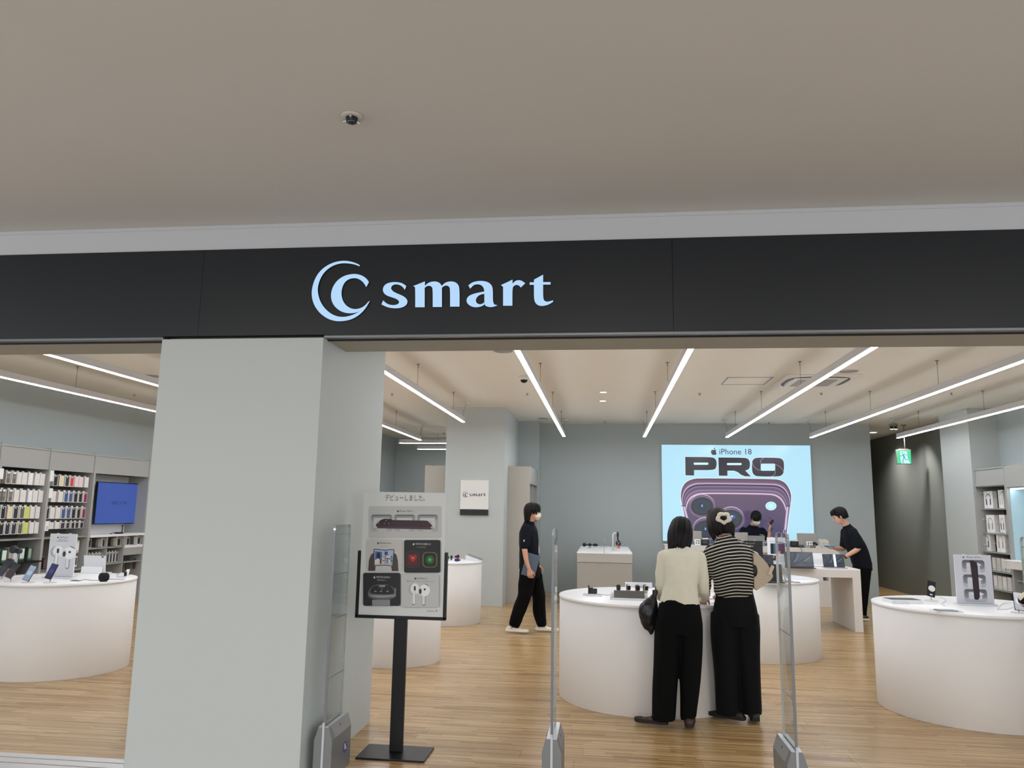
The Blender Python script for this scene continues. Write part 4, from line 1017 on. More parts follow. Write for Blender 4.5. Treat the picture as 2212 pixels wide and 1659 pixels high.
q = MB(); q.bb(0.195, 0.21, -.475, .475, 0.0, .88); q.build('lower_back', inner_m, t)
for z in (0.72, 0.45):
    q = MB(); q.bb(-0.18, 0.19, -.475, .475, z-.022, z); q.build('shelf', board_m, t)
hp = {}
def headphone_box(ya, yb, z, h, colr, lb):
    w = abs(yb-ya)
    t = thing('headphone_box', lb, 'box', (XR+0.10, (ya+yb)/2, z), 0, 'boxed headphones on the right shelves')
    q = MB(); q.bb(0, 0.07, -w/2, w/2, 0, h, 0.002, segs=1); q.build('box', card_w, t)
    P = Print((-0.0006, w/2, h), (0, -1, 0), (0, 0, -1), step=.0003)
    P.rect(0, 0, w, h, '#eeeeee')
    P.line([(w/2+w*.27*math.cos(a), h*.42-h*.24*math.sin(a)) for a in [PI*(i/14.)*1.16-0.08*PI for i in range(15)]], w*.05, colr)
    for sx in (-1, 1): P.poly([(w/2+sx*w*(.27+a), h*(.62+b)) for a, b in ((-.1, -.16), (.03, -.17), (.02, .16), (-.12, .2))][::1], colr)
    P.build('picture', pm, t)
    q = MB(); q.bb(-0.004, -0.001, w*.1, w*.12, 0, h); q.build('tape', white_pl, t); return t
for (xa, xb_, yt, yb, zs, c_, lb) in ((180,272,310,465,1.77,'#3a4350','boxed dark headphones on the top right shelf'), (333,385,305,465,1.77,'#a9a39a','boxed pale headphones at the end of the top right shelf'),
        (208,292,565,725,1.385,'#8e8d8a','boxed grey headphones on the middle right shelf'), (345,402,565,727,1.385,'#44403c','boxed brownish headphones at the end of the middle right shelf'),
        (168,250,762,925,1.095,'#3c4454','boxed navy headphones on the third right shelf'), (315,405,768,938,1.095,'#b3998a','boxed beige headphones on the third right shelf')):
    y1_, y2_ = onx(*SR(xa, yb), XR+.1).y, onx(*SR(xb_, yb), XR+.1).y; y2_ = max(y2_, 12.64)
    headphone_box(y1_, y2_, zs, (yb-yt)/4.877/ (1670/14.3), c_, lb)
for i, (x, y) in enumerate([(85, 318), (362, 306), (103, 592), (125, 862), (410, 888), (300, 390), (315, 648), (280, 848)]):
    p = onx(*SR(x, y), XR+.06)
    t = thing('lock_clip', 'small metal lock clip on the right shelf unit, number %s from the top' % ORD[i], 'clip', (p.x, min(max(p.y, 12.64), 13.53), p.z), 0, 'small lock clips on the right shelf unit')
    q = MB(); q.tube([(0, -.018, 0), (0, .018, 0)], .012, 10); q.build('barrel', steel_m, t); q = MB(); q.bb(0, .36-.06+.0, -.004, .004, -.004, .004); q.build('pin', steel_m, t)
k = 0
for z, n_, y0_ in ((0.80, 6, 12.68), (0.52, 6, 12.68)):
    for i in range(n_):
        simple_pack(XR+0.16, y0_+i*0.145, z, .11, .08, .2, '#dcdad6', 'small white carton low on the right shelves, %s row, %s from the niche' % ('upper' if z > .6 else 'lower', ORD[i]), 'small white cartons low on the right shelves', '#e6e5e2' if i % 2 else '#cfcdc8', face='-x')
for z in (0.72, 0.45):
    for i in range(5):
        simple_pack(XR+0.16, 11.68+i*0.17, z, .12, .08, .13, '#e0dfdc', 'white carton below the lit niche, %s shelf, %s from the right' % ('upper' if z > .6 else 'lower', ORD[i]), 'white cartons below the lit niche', '#efefee', face='-x')
for i, y in enumerate((12.5, 12.2)):
    t = thing('ledge_leaflet', 'white leaflet lying on the niche ledge, ' + ['farther', 'nearer'][i], 'leaflet', (5.98, y, .996), .2*i, 'leaflets on the niche ledge')
    q = MB(); q.bb(-.1, .1, -.07, .07, 0, .012, .002); q.build('sheet', cw, t)

# ================================================================ tall cabinets beside the rear pillar
t = thing('tall_cabinet', 'tall grey cabinet right of the rear pillar with open shelves on its side', 'cabinet', (-1.55, 14.75, 0), 0, 'tall grey cabinets beside the rear pillar')
q = MB(); q.bb(-.19, .21, -.75, -.72, 0, 2.41); q.build('end_panel', mat('cabinet_greige', '#b4afa6', .6), t)
q = MB(); q.bb(-.19, -.17, -.72, .87, 0, 2.40); q.build('back_panel', inner_m, t)
q = MB(); q.bb(-.17, .21, -.72, .87, 2.385, 2.41); q.build('top_panel', frame_m, t)
q = MB(); q.bb(.18, .21, -.72, .87, 2.10, 2.384); q.build('header_panel', frame_m, t)
for y in (-.02, .84):
    q = MB(); q.bb(-.17, .208, y, y+.025, 0, 2.384); q.build('divider', frame_m, t)
for z in (0.4, 0.9, 1.45):
    q = MB(); q.bb(-.17, .2, -.72, .84, z-.02, z); q.build('shelf', board_m, t)
t = thing('tall_cabinet', 'tall grey cabinet left of the rear pillar seen over the poster', 'cabinet', (-3.03, 14.75, 0), 0, 'tall grey cabinets beside the rear pillar')
q = MB(); q.bb(-.25, .23, -.75, -.72, 0, 2.41); q.build('end_panel', mat('cabinet_greige', '#b4afa6', .6), t)
q = MB(); q.bb(.2, .225, -.72, .87, 0, 2.40); q.build('back_panel', inner_m, t)
q = MB(); q.bb(-.25, .2, -.72, .87, 2.385, 2.41); q.build('top_panel', frame_m, t)
q = MB(); q.bb(-.25, -.22, -.72, .87, 2.10, 2.384); q.build('header_panel', frame_m, t)
for z in (0.4, 0.9, 1.45):
    q = MB(); q.bb(-.24, .2, -.72, .84, z-.02, z); q.build('shelf', board_m, t)
# ================================================================ people
SH = [1.0]      # bodies under clothes are built a little slimmer
def refine(mb, name, m_, parent, voxel, smooth=2, fold=None, seed=0, fac=0.5):
    "joins overlapping shapes into one continuous skin; fold = (amplitude, (sx, sy, sz)) adds cloth folds"
    SH[0] = 1.0
    o = mb.build('work', [], None)
    md = o.modifiers.new('r', 'REMESH'); md.mode = 'VOXEL'; md.voxel_size = voxel; md.use_smooth_shade = True
    if smooth:
        sm = o.modifiers.new('s', 'SMOOTH'); sm.iterations = smooth; sm.factor = fac
    bpy.context.view_layer.update()
    me = bpy.data.meshes.new_from_object(o.evaluated_get(bpy.context.evaluated_depsgraph_get()))
    old = o.data; bpy.data.objects.remove(o); bpy.data.meshes.remove(old)
    if fold:
        amp, sc = fold[0], fold[1]; ns = noise.noise
        nn = [v.normal.copy() for v in me.vertices]
        for v, n in zip(me.vertices, nn):
            p = v.co
            q = Vector((p.x*sc[0]+seed*7.3, p.y*sc[1], p.z*sc[2]))
            a = ns(q); b_ = ns(q*2.3+Vector((5, 1, 3)))
            r = 1-abs(a)*2.2                     # ridged: cloth folds
            v.co = p + n*amp*(0.75*r + 0.45*b_ - 0.35)
    for p in me.polygons: p.use_smooth = True
    me.name = name; me.materials.clear()
    for mm in (m_ if isinstance(m_, (list, tuple)) else [m_]): me.materials.append(mm)
    return link(name, me, parent)
def V3(t): return Vector(t)
def lerp(a, b, t): return V3(a).lerp(V3(b), t)
def path(pts, rs, n=5):
    "smooth chain of points and radii"
    P_, R_ = [], []
    N = len(pts)
    for i in range(N-1):
        p0, p1, p2, p3 = [V3(pts[max(0, min(N-1, k))]) for k in (i-1, i, i+1, i+2)]
        for j in range(n):
            t = j/n
            P_.append(0.5*((2*p1)+(-p0+p2)*t+(2*p0-5*p1+4*p2-p3)*t*t+(-p0+3*p1-3*p2+p3)*t**3)); R_.append(rs[i]*(1-t)+rs[i+1]*t)
    P_.append(V3(pts[-1])); R_.append(rs[-1]); return P_, R_
def limb(mb, pts, rs, n=5, seg=14, flat=1.0):
    if SH[0] < 1: rs = [r*.78 if r > .06 else r*.9 if r > .04 and i == 0 and len(rs) > 3 else r for i, r in enumerate(rs)]
    a, b = path(pts, rs, n); mb.tube(a, b, seg, flat=flat); mb.ball(a[0], rs[0], sub=2); mb.ball(a[-1], rs[-1], sub=2)
def rot_mat(yaw, pitch, roll=0):
    "head facing: yaw 0 looks along +y, positive to the left; positive pitch looks down"
    return Matrix.Rotation(yaw, 4, 'Z') @ Matrix.Rotation(roll, 4, 'Y') @ Matrix.Rotation(-pitch, 4, 'X')
def head(mb, c, M, s=1.0, face=True):
    T = Matrix.Translation(V3(c)) @ M @ Matrix.Scale(s, 4); SH[0] = .82
    def b(p, r, sub=3): mb.ball(T @ V3(p), [v*s for v in r], sub=sub, M=M)
    b((0, -.012, .035), (.074, .094, .085)); b((0, .018, -.02), (.066, .072, .085)); b((0, .03, -.06), (.052, .055, .05)); b((0, .062, -.088), (.024, .022, .02), 2)
    b((0, .06, .03), (.055, .035, .04), 2); b((-.03, .06, -.03), (.028, .025, .03), 2); b((.03, .06, -.03), (.028, .025, .03), 2)
    if face:
        b((0, .094, -.012), (.010, .014, .024), 2); b((0, .104, -.028), (.015, .013, .010), 2); b((0, .086, -.058), (.022, .011, .010), 2)
    for sx in (-1, 1): b((sx*.077, -.006, -.008), (.009, .017, .030), 2)
    return T
def face_parts(T, s, parent, skin_dark='#6b4436', masked=False):
    M3 = T.to_3x3()
    for sx in (-1, 1):
        q = MB(); q.ball((0, 0, 0), (.0125, .005, .0055), sub=2); q.bm.transform(Matrix.Translation(T @ V3((sx*.031, .0885, .004))) @ T.to_3x3().to_4x4()); q.build('eye', mat('eye_dark', '#1d1614', 0.25), parent)
        q = MB(); q.box((0, 0, 0), (.032, .008, .006), .002); q.bm.transform(Matrix.Translation(T @ V3((sx*.032, .0895, .024))) @ T.to_3x3().to_4x4()); q.build('eyebrow', mat('brow_black', '#1c1512', 0.8), parent)
    if not masked:
        q = MB(); q.ball((0, 0, 0), (.021, .006, .0055), sub=2); q.bm.transform(Matrix.Translation(T @ V3((0, .094, -.058))) @ T.to_3x3().to_4x4()); q.build('lips', mat('lips', '#a05f58', 0.5), parent)
def hand(mb, wrist, d, pn, side, curl=(0.3, 0.4, 0.3), s=1.0, spread=0.06, thumb_out=0.7, curls=None):
    "palm from the wrist along d; pn = direction the palm faces; side = +1 when the thumb is on the +across side"
    d = V3(d).normalized(); pn = V3(pn); pn = (pn - d*pn.dot(d)).normalized(); ac = d.cross(pn).normalized()*side
    w = V3(wrist)
    L = .088*s
    rings = []
    for t, rx, ry in ((-.12, .024, .019), (.1, .028, .019), (.45, .037, .0165), (.8, .041, .0145), (1.0, .040, .0125)):
        rings.append((w + d*L*t, rx*s, ry*s, ac, pn))
    mb.loft(rings, 16, sq=2.6)
    kn = w + d*L
    for i, (off, ln) in enumerate(((.030, .070), (.010, .079), (-.011, .073), (-.031, .057))):
        base = kn + ac*off*s - d*.012*s
        dd = (d + ac*(off*spread*25)).normalized(); c = curls[i] if curls else curl
        pts = [base]; r = [.0092*s]; p = base.copy(); ang = 0
        for j, (fr, cu) in enumerate(zip((.48, .29, .23), c)):
            ang += cu
            v = dd*math.cos(ang) + pn*math.sin(ang)
            p = p + v*ln*s*fr; pts.append(p.copy()); r.append((.0086, .0078, .0066)[j]*s)
        a, b = path(pts, r, 3); mb.tube(a, b, 10); mb.ball(a[-1], r[-1], sub=2)
    tb = w + d*L*.25 + ac*.024*s
    tv = (d*.75 + ac*thumb_out + pn*.35).normalized(); tv2 = (d*.95 + ac*thumb_out*.3 + pn*.5).normalized()
    a, b = path([tb, tb+tv*.034*s, tb+tv*.034*s+tv2*.03*s, tb+tv*.034*s+tv2*.054*s], [.0135*s, .0115*s, .0098*s, .008*s], 3); mb.tube(a, b, 10); mb.ball(a[-1], b[-1], sub=2)
def torso_rings(pts):
    "pts: (centre, half width, half depth, across) -> rings lying across the spine"
    out = []; N = len(pts)
    for i, g in enumerate(pts):
        c = V3(g[0]); d = (V3(pts[min(i+1, N-1)][0]) - V3(pts[max(i-1, 0)][0])).normalized()
        ax = V3(g[3]); ax = (ax - d*ax.dot(d)).normalized(); ay = d.cross(ax).normalized()
        out.append((c, g[1], g[2], ax, ay))
    return out
def loft_smooth(mb, pts, n=4, seg=28, sq=2.2):
    "interpolates between rings given as (centre, rx, ry, across)"
    if SH[0] < 1: pts = [(g[0], g[1]*SH[0], g[2]*SH[0], g[3]) for g in pts]
    P_ = []; N = len(pts)
    def cr(a, b, c, d, t): return 0.5*((2*b)+(-a+c)*t+(2*a-5*b+4*c-d)*t*t+(-a+3*b-3*c+d)*t**3)
    for i in range(N-1):
        q = [pts[max(0, min(N-1, k))] for k in (i-1, i, i+1, i+2)]
        for j in range(n):
            t = j/n
            P_.append((cr(*[V3(x[0]) for x in q], t), cr(*[x[1] for x in q], t), cr(*[x[2] for x in q], t), cr(*[V3(x[3]) for x in q], t)))
    P_.append((V3(pts[-1][0]), pts[-1][1], pts[-1][2], V3(pts[-1][3])))
    mb.loft(torso_rings(P_), seg, sq=sq)
skin_a = mat('skin_warm', '#cf9f86', 0.5, spec=0.35, bump=0.02, bscale=300)
skin_b = mat('skin_fair', '#d8aa94', 0.5, spec=0.35, bump=0.02, bscale=300)
hair_m = mat('black_hair', '#0c0909', 0.5, spec=0.3)
black_cloth = mat('black_trousers_cloth', '#0b0b0c', 0.9, spec=0.15, bump=0.25, bscale=500)
navy = mat('navy_polo_cloth', '#12161f', 0.85, spec=0.2, bump=0.3, bscale=700)
def shoe(mb_up, mb_sole, ankle, d, s=1.0, h=0.0):
    "low shoe under the ankle point, toe along d"
    d = V3(d); d.z = 0; d.normalize(); ac = V3((d.y, -d.x, 0)); a = V3(ankle)
    g = V3((a.x, a.y, h))
    def ring(t, w_, z0, z1): return (g + d*t*s + V3((0, 0, (z0+z1)/2)), w_*s, (z1-z0)/2, ac, V3((0, 0, 1)))
    mb_up.loft([ring(-.075, .018, .02, .06), ring(-.06, .032, .018, .085), ring(-.02, .037, .015, .092), ring(.03, .038, .015, .082), ring(.08, .043, .014, .062), ring(.13, .045, .013, .05), ring(.17, .036, .013, .042), ring(.19, .018, .014, .034)], 18, sq=2.5)
    pts = [(-.082, .02), (-.07, .033), (0, .038), (.06, .042), (.12, .049), (.165, .042), (.196, .02)]
    out = [g + d*t*s + ac*w_*s for t, w_ in pts] + [g + d*t*s - ac*w_*s for t, w_ in reversed(pts)]
    pl = smooth_poly([((p-g).dot(d), (p-g).dot(ac)) for p in out], 2, sharp=100)
    mb_sole.prism(pl, g + V3((0, 0, .024)), d, ac if d.cross(ac).z > 0 else ac, .024)
def hair_cap(parent, T, strands, name='hair', m_=None, base=None, seed=1, wd=0.006):
    "base shell joined with many swept locks; strands: list of (points, radius)"
    mb = MB()
    for p, r in base: mb.ball(T @ V3(p), r, sub=3, M=T.to_3x3().to_4x4())
    for pts, r in strands:
        pp, rr = path([T @ V3(p) for p in pts], [r*.8]+[r]*(len(pts)-2)+[r*.35], 3); mb.tube(pp, rr, 6)
    o = mb.build(name, m_ or hair_m, parent)
    for p in o.data.polygons: p.use_smooth = True
    return o

# ---------------------------------------------------------------- woman in the cream top (seen from behind)
def woman_cream():
    X, Y = 0.55, 6.33
    t = thing('person', 'person in a cream ribbed top and wide black trousers, seen from behind at the table', 'person', (X, Y, 0), 0)
    L = lambda x, y, z: V3((x-X, y-Y, z))
    hip = L(.575, 6.36, .86); neck = L(.605, 6.44, 1.375)
    hc = L(.612, 6.50, 1.455); Mh = rot_mat(-.25, .42, .06)
    b = MB()
    T = head(b, hc, Mh, .97)
    limb(b, [L(.603, 6.43, 1.31), L(.606, 6.45, 1.36), hc+V3((0, -.012, -.05))], [.055, .05, .052])
    loft_smooth(b, [(L(.575, 6.36, .86), .15, .1, (1, 0, 0)), (L(.58, 6.36, 1.0), .125, .085, (1, 0, 0)), (L(.595, 6.39, 1.18), .145, .09, (1, .05, 0)), (L(.603, 6.42, 1.29), .15, .08, (1, .05, 0)), (L(.605, 6.43, 1.33), .07, .06, (1, 0, 0))])
    armL = [L(.468, 6.42, 1.275), L(.447, 6.42, 1.15), L(.440, 6.43, 1.04), L(.44, 6.60, .955), L(.47, 6.72, .93)]
    armR = [L(.745, 6.43, 1.27), L(.768, 6.42, 1.14), L(.772, 6.45, 1.03), L(.80, 6.60, .965), L(.80, 6.70, .925)]
    for a in (armL, armR): limb(b, a, [.045, .04, .036, .028, .022])
    hand(b, armL[-1], (.1, 1, -.1), (0, 0, -1), 1, (.25, .35, .3)); hand(b, armR[-1], (.05, 1, -.2), (0, 0, -1), -1, (.3, .4, .3))
    legs = [([L(.50, 6.37, .84), L(.475, 6.36, .46), L(.445, 6.36, .09)]), ([L(.65, 6.37, .84), L(.64, 6.38, .46), L(.63, 6.37, .09)])]
    for lg in legs: limb(b, lg, [.08, .052, .034])
    refine(b, 'body', skin_b, t, .007, 2)
    # top
    b = MB()
    loft_smooth(b, [(L(.575, 6.36, .905), .155, .112, (1, 0, 0)), (L(.578, 6.36, .95), .152, .112, (1, 0, 0)), (L(.588, 6.37, 1.06), .133, .105, (1, 0, 0)), (L(.597, 6.39, 1.16), .138, .108, (1, .05, 0)), (L(.603, 6.415, 1.26), .155, .1, (1, .05, 0)), (L(.606, 6.425, 1.31), .125, .08, (1, .02, 0)), (L(.607, 6.435, 1.345), .066, .064, (1, 0, 0))])
    for a in (armL, armR): limb(b, a[:5], [.052, .047, .044, .04, .033])
    refine(b, 'top', mat('cream_rib_knit', '#dedac6', 0.85, spec=0.2, bump=0.35, bscale=420, sheen=.3), t, .007, 2, (.0075, (8, 8, 6)), 1)
    b = MB(); loft_smooth(b, [(L(.607, 6.432, 1.335), .067, .066, (1, 0, 0)), (L(.609, 6.442, 1.365), .062, .062, (1, 0, 0)), (L(.61, 6.448, 1.385), .061, .061, (1, 0, 0))]); b.build('collar', MATS['cream_rib_knit'], t)
    # trousers
    b = MB()
    loft_smooth(b, [(L(.577, 6.36, .95), .146, .105, (1, 0, 0)), (L(.575, 6.355, .88), .16, .118, (1, 0, 0)), (L(.572, 6.355, .78), .175, .125, (1, 0, 0)), (L(.568, 6.36, .70), .172, .115, (1, 0, 0))])
    loft_smooth(b, [(L(.49, 6.36, .78), .10, .11, (1, 0, 0)), (L(.472, 6.36, .55), .098, .105, (1, 0, 0)), (L(.455, 6.36, .3), .092, .1, (1, 0, 0)), (L(.442, 6.36, .09), .088, .096, (1, 0, 0)), (L(.441, 6.36, .055), .084, .09, (1, 0, 0))])
    loft_smooth(b, [(L(.655, 6.36, .78), .093, .11, (1, 0, 0)), (L(.655, 6.37, .55), .086, .102, (1, 0, 0)), (L(.645, 6.37, .3), .072, .092, (1, 0, 0)), (L(.632, 6.375, .10), .062, .078, (1, 0, 0)), (L(.632, 6.375, .07), .058, .07, (1, 0, 0))])
    refine(b, 'trousers', black_cloth, t, .009, 2, (.009, (7, 7, 1.6)), 2)
    brown = mat('brown_leather', '#3b2620', .45)
    u, s_ = MB(), MB(); shoe(u, s_, L(.40, 6.37, .09), (-.95, .32, 0), .95); refine(u, 'shoe', brown, t, .005, 1); s_.build('sole', mat('dark_sole', '#241a18', .7), t)
    q = MB()
    for k_ in range(4): q.tube([L(.36-.022*k_, 6.345+.01*k_, .085-.006*k_), L(.365-.022*k_, 6.375+.01*k_, .094-.006*k_), L(.37-.022*k_, 6.41+.01*k_, .085-.006*k_)], .0035, 6)
    q.build('laces', mat('lace_white', '#c9c2b8', .7), t)
    u, s_ = MB(), MB(); shoe(u, s_, L(.635, 6.355, .09), (.12, 1, 0), .95); refine(u, 'shoe', brown, t, .005, 1); s_.build('sole', MATS['dark_sole'], t)
    # straight black hair to the collar, pulled round the head
    rnd = random.Random(4); st = []
    for i in range(150):
        a = -0.35 - rnd.random()*(2*PI-0.75) if False else rnd.uniform(PI*0.03, PI*0.97)+PI        # around the back and sides
        ca, sa = math.cos(a), math.sin(a); k_ = rnd.uniform(.94, 1.03)
        top = (ca*.02, -.02+sa*.02, .125+rnd.uniform(-.004, .004))
        m1 = (ca*.066*k_, -.015+sa*.084*k_, .095); m2 = (ca*.092*k_, -.012+sa*.112*k_, .0); m3 = (ca*.09*k_, -.004+sa*.11*k_, -.075)
        ln = -.145 + rnd.uniform(-.015, .012) - .03*abs(ca); m4 = (ca*.078*k_, .008+sa*.098*k_, ln)
        st.append(((top, m1, m2, m3, m4), rnd.uniform(.007, .012)))
    hair_cap(t, T, st, base=[((0, -.016, .038), (.084, .103, .092)), ((0, -.03, -.03), (.082, .085, .10)), ((0, .02, .075), (.065, .06, .05))])
    return t
woman_cream()
# black bag hanging from her left forearm
t = thing('handbag', 'black crinkled bag hanging from the arm of the person in cream', 'bag', (.335, 6.42, .68))
b = MB(); b.loft([((.02, 0, -.012), .008, .01), ((.015, 0, .02), .03, .022), ((.005, 0, .08), .066, .05), ((0, 0, .16), .078, .06), ((.01, 0, .22), .066, .05), ((.035, 0, .27), .035, .03), ((.055, 0, .30), .018, .018), ((.06, 0, .33), .02, .016)], 20)
refine(b, 'bag_body', mat('black_soft_leather', '#121214', .38, spec=.6, bump=.3, bscale=60), t, .006, 2, (.010, (14, 14, 9)), 5)
b = MB(); b.tube([(.06, -.005, .31), (.066, 0, .36), (.082, .03, .375), (.098, .05, .35), (.09, .03, .30)], .010, 8, flat=.5); b.build('strap', MATS['black_soft_leather'], t)

# ---------------------------------------------------------------- woman in stripes
def stripes(name, a, b_, pitch, duty, axis_z=True):
    mt = bpy.data.materials.new(name); mt.use_nodes = True; nt = mt.node_tree; b = nt.nodes['Principled BSDF']
    tc = nt.nodes.new('ShaderNodeTexCoord'); sp = nt.nodes.new('ShaderNodeSeparateXYZ'); nt.links.new(tc.outputs['Object'], sp.inputs[0])
    ns_ = nt.nodes.new('ShaderNodeTexNoise'); ns_.inputs['Scale'].default_value = 5; nt.links.new(tc.outputs['Object'], ns_.inputs['Vector'])
    def mth(op, x, y):
        n = nt.nodes.new('ShaderNodeMath'); n.operation = op
        for i, v in enumerate((x, y)):
            if isinstance(v, (int, float)): n.inputs[i].default_value = v
            else: nt.links.new(v, n.inputs[i])
        return n.outputs[0]
    ab = mth('ABSOLUTE', mth('SUBTRACT', sp.outputs['X'], 0.0), 0)
    z = mth('ADD', sp.outputs['Z'], mth('MULTIPLY', ns_.outputs['Fac'], .02)); z = mth('ADD', z, mth('MULTIPLY', sp.outputs['X'], -.10)); z = mth('ADD', z, mth('MULTIPLY', mth('MULTIPLY', sp.outputs['X'], sp.outputs['X']), 1.1))
    fr = mth('FRACT', mth('DIVIDE', z, pitch), 0); gt = mth('GREATER_THAN', fr, duty)
    mx = nt.nodes.new('ShaderNodeMix'); mx.data_type = 'RGBA'; mx.inputs[6].default_value = (*lin(a), 1); mx.inputs[7].default_value = (*lin(b_), 1)
    nt.links.new(gt, mx.inputs[0]); nt.links.new(mx.outputs[2], b.inputs['Base Color']); b.inputs['Roughness'].default_value = .9; b.inputs['Specular IOR Level'].default_value = .2
    return mt
def woman_striped():
    X, Y = 1.03, 6.66
    t = thing('person', 'person in a black and cream striped top with a fluffy hair tie, leaning forward', 'person', (X, Y, 0), 0)
    L = lambda x, y, z: V3((x-X, y-Y, z))
    hc = L(.955, 6.81, 1.525); Mh = rot_mat(.25, .62, -.12)
    b = MB(); T = head(b, hc, Mh, .98)
    limb(b, [L(1.0, 6.72, 1.37), L(.985, 6.75, 1.43), hc+V3((.01, -.02, -.05))], [.056, .052, .054])
    loft_smooth(b, [(L(1.045, 6.62, .9), .15, .11, (1, 0, 0)), (L(1.04, 6.61, 1.05), .13, .095, (1, 0, 0)), (L(1.02, 6.64, 1.22), .15, .1, (1, 0, 0)), (L(1.01, 6.69, 1.34), .15, .085, (1, 0, 0)), (L(1.0, 6.72, 1.38), .07, .06, (1, 0, 0))])
    armL = [L(.872, 6.69, 1.30), L(.835, 6.68, 1.16), L(.822, 6.71, 1.04), L(.83, 6.80, .955), L(.80, 6.87, .925)]
    armR = [L(1.15, 6.70, 1.31), L(1.165, 6.73, 1.18), L(1.15, 6.78, 1.07), L(1.08, 6.86, 1.0), L(1.0, 6.92, .945)]
    for a in (armL, armR): limb(b, a, [.046, .041, .036, .028, .022])
    hand(b, armL[-1], (-.3, 1, -.15), (0, 0, -1), 1, (.3, .4, .3)); hand(b, armR[-1], (-.5, 1, -.2), (0, 0, -1), -1, (.3, .4, .3))
    for lg in ([L(.96, 6.63, .86), L(.965, 6.66, .48), L(.955, 6.68, .09)], [L(1.12, 6.63, .86), L(1.14, 6.64, .48), L(1.145, 6.64, .09)]): limb(b, lg, [.085, .055, .036])
    refine(b, 'body', skin_b, t, .007, 2)
    b = MB()
    loft_smooth(b, [(L(1.035, 6.63, .985), .15, .12, (1, 0, .03)), (L(1.033, 6.62, 1.03), .158, .128, (1, 0, .03)), (L(1.028, 6.61, 1.12), .168, .13, (1, 0, .03)), (L(1.018, 6.635, 1.23), .176, .125, (1, 0, 0)), (L(1.01, 6.68, 1.325), .168, .105, (1, 0, 0)), (L(1.0, 6.71, 1.375), .11, .085, (1, 0, 0)), (L(.995, 6.73, 1.40), .068, .066, (1, 0, 0))])
    limb(b, armL[:5], [.06, .052, .046, .042, .034]); limb(b, armR[:5], [.062, .056, .05, .042, .034])
    refine(b, 'striped_top', stripes('black_cream_stripes', '#bfbaa9', '#121216', .0245, .36), t, .007, 1, (.009, (7, 7, 6)), 3)
    b = MB()
    loft_smooth(b, [(L(1.04, 6.63, 1.03), .135, .105, (1, 0, 0)), (L(1.045, 6.63, .96), .15, .12, (1, 0, 0)), (L(1.045, 6.63, .86), .172, .135, (1, 0, 0)), (L(1.045, 6.64, .74), .18, .13, (1, 0, 0))])
    loft_smooth(b, [(L(.96, 6.64, .82), .105, .125, (1, 0, 0)), (L(.955, 6.65, .6), .104, .125, (1, 0, 0)), (L(.965, 6.66, .35), .098, .12, (1, 0, 0)), (L(.975, 6.67, .10), .096, .115, (1, 0, 0)), (L(.977, 6.67, .045), .09, .108, (1, 0, 0))])
    loft_smooth(b, [(L(1.125, 6.64, .82), .105, .125, (1, 0, 0)), (L(1.132, 6.65, .6), .10, .125, (1, 0, 0)), (L(1.142, 6.65, .35), .09, .12, (1, 0, 0)), (L(1.152, 6.66, .11), .078, .11, (1, 0, 0)), (L(1.152, 6.66, .055), .072, .1, (1, 0, 0))])
    refine(b, 'trousers', mat('black_wide_trousers', '#0c0c0f', .85, spec=.2, bump=.2, bscale=400), t, .009, 2, (.012, (6, 6, 1.3)), 6)
    blk_sh = mat('black_shoe', '#0f0e0f', .5)
    u, s_ = MB(), MB(); shoe(u, s_, L(1.01, 6.62, .09), (-.75, .5, 0), 1.12); refine(u, 'shoe', blk_sh, t, .005, 1); s_.build('sole', mat('black_sole', '#151413', .7), t)
    u, s_ = MB(), MB(); shoe(u, s_, L(1.17, 6.63, .09), (.1, 1, 0), 1.0); refine(u, 'shoe', blk_sh, t, .005, 1); s_.build('sole', MATS['black_sole'], t)
    rnd = random.Random(9); st = []
    for i in range(150):
        a = rnd.uniform(PI*0.0, PI*1.0)+PI; ca, sa = math.cos(a), math.sin(a); k_ = rnd.uniform(.95, 1.06)
        top = (ca*.02, -.02+sa*.02, .12); m1 = (ca*.066*k_, -.015+sa*.086*k_, .095); m2 = (ca*.098*k_, -.012+sa*.122*k_, -.005); m3 = (ca*.102*k_, -.0+sa*.125*k_, -.07)
        ln = -.12 + rnd.uniform(-.02, .015); m4 = (ca*.085*k_, .02+sa*.10*k_, ln)
        st.append(((top, m1, m2, m3, m4), rnd.uniform(.008, .013)))
    for i in range(40):       # half-up part pulled to the tie
        a = rnd.uniform(-PI*.1, PI*1.1); ca, sa = math.cos(a), math.sin(a)
        st.append((((ca*.08, .0+sa*.08, .06), (ca*.06, -.03+sa*.05, .115), (ca*.02, -.085, .118)), .010))
    hair_cap(t, T, st, m_=mat('dark_brown_hair', '#140e0c', .5, spec=.3), base=[((0, -.016, .038), (.086, .106, .092)), ((0, -.03, -.03), (.09, .095, .09))])
    # fluffy white hair tie with a dark centre
    c = ony(1563, 1119, 6.70) - V3((X, Y, 0)); q = MB(); rnd = random.Random(2)
    nrm = (C0 - V3((X, Y, 0)) - c).normalized(); ax = nrm.cross(V3((0, 0, 1))).normalized(); ay = ax.cross(nrm)
    c = c + nrm*.028
    for i in range(46):
        a = 2*PI*i/46; rr_ = .038 + .006*math.sin(5*a)
        q.ball(c + (ax*math.cos(a)*rr_*1.15 - ay*math.sin(a)*rr_*.9) + nrm*rnd.uniform(0, .014), rnd.uniform(.014, .02), sub=1)
    refine(q, 'hair_tie', mat('fluffy_ivory', '#ece6d4', .95, bump=.6, bscale=250, sheen=.5), t, .005, 1, (.004, (60, 60, 60)), 3)
    q = MB(); q.ball(c + nrm*.002, (.032, .032, .022), sub=3); q.build('bun', MATS['dark_brown_hair'], t)
    return t
woman_striped()
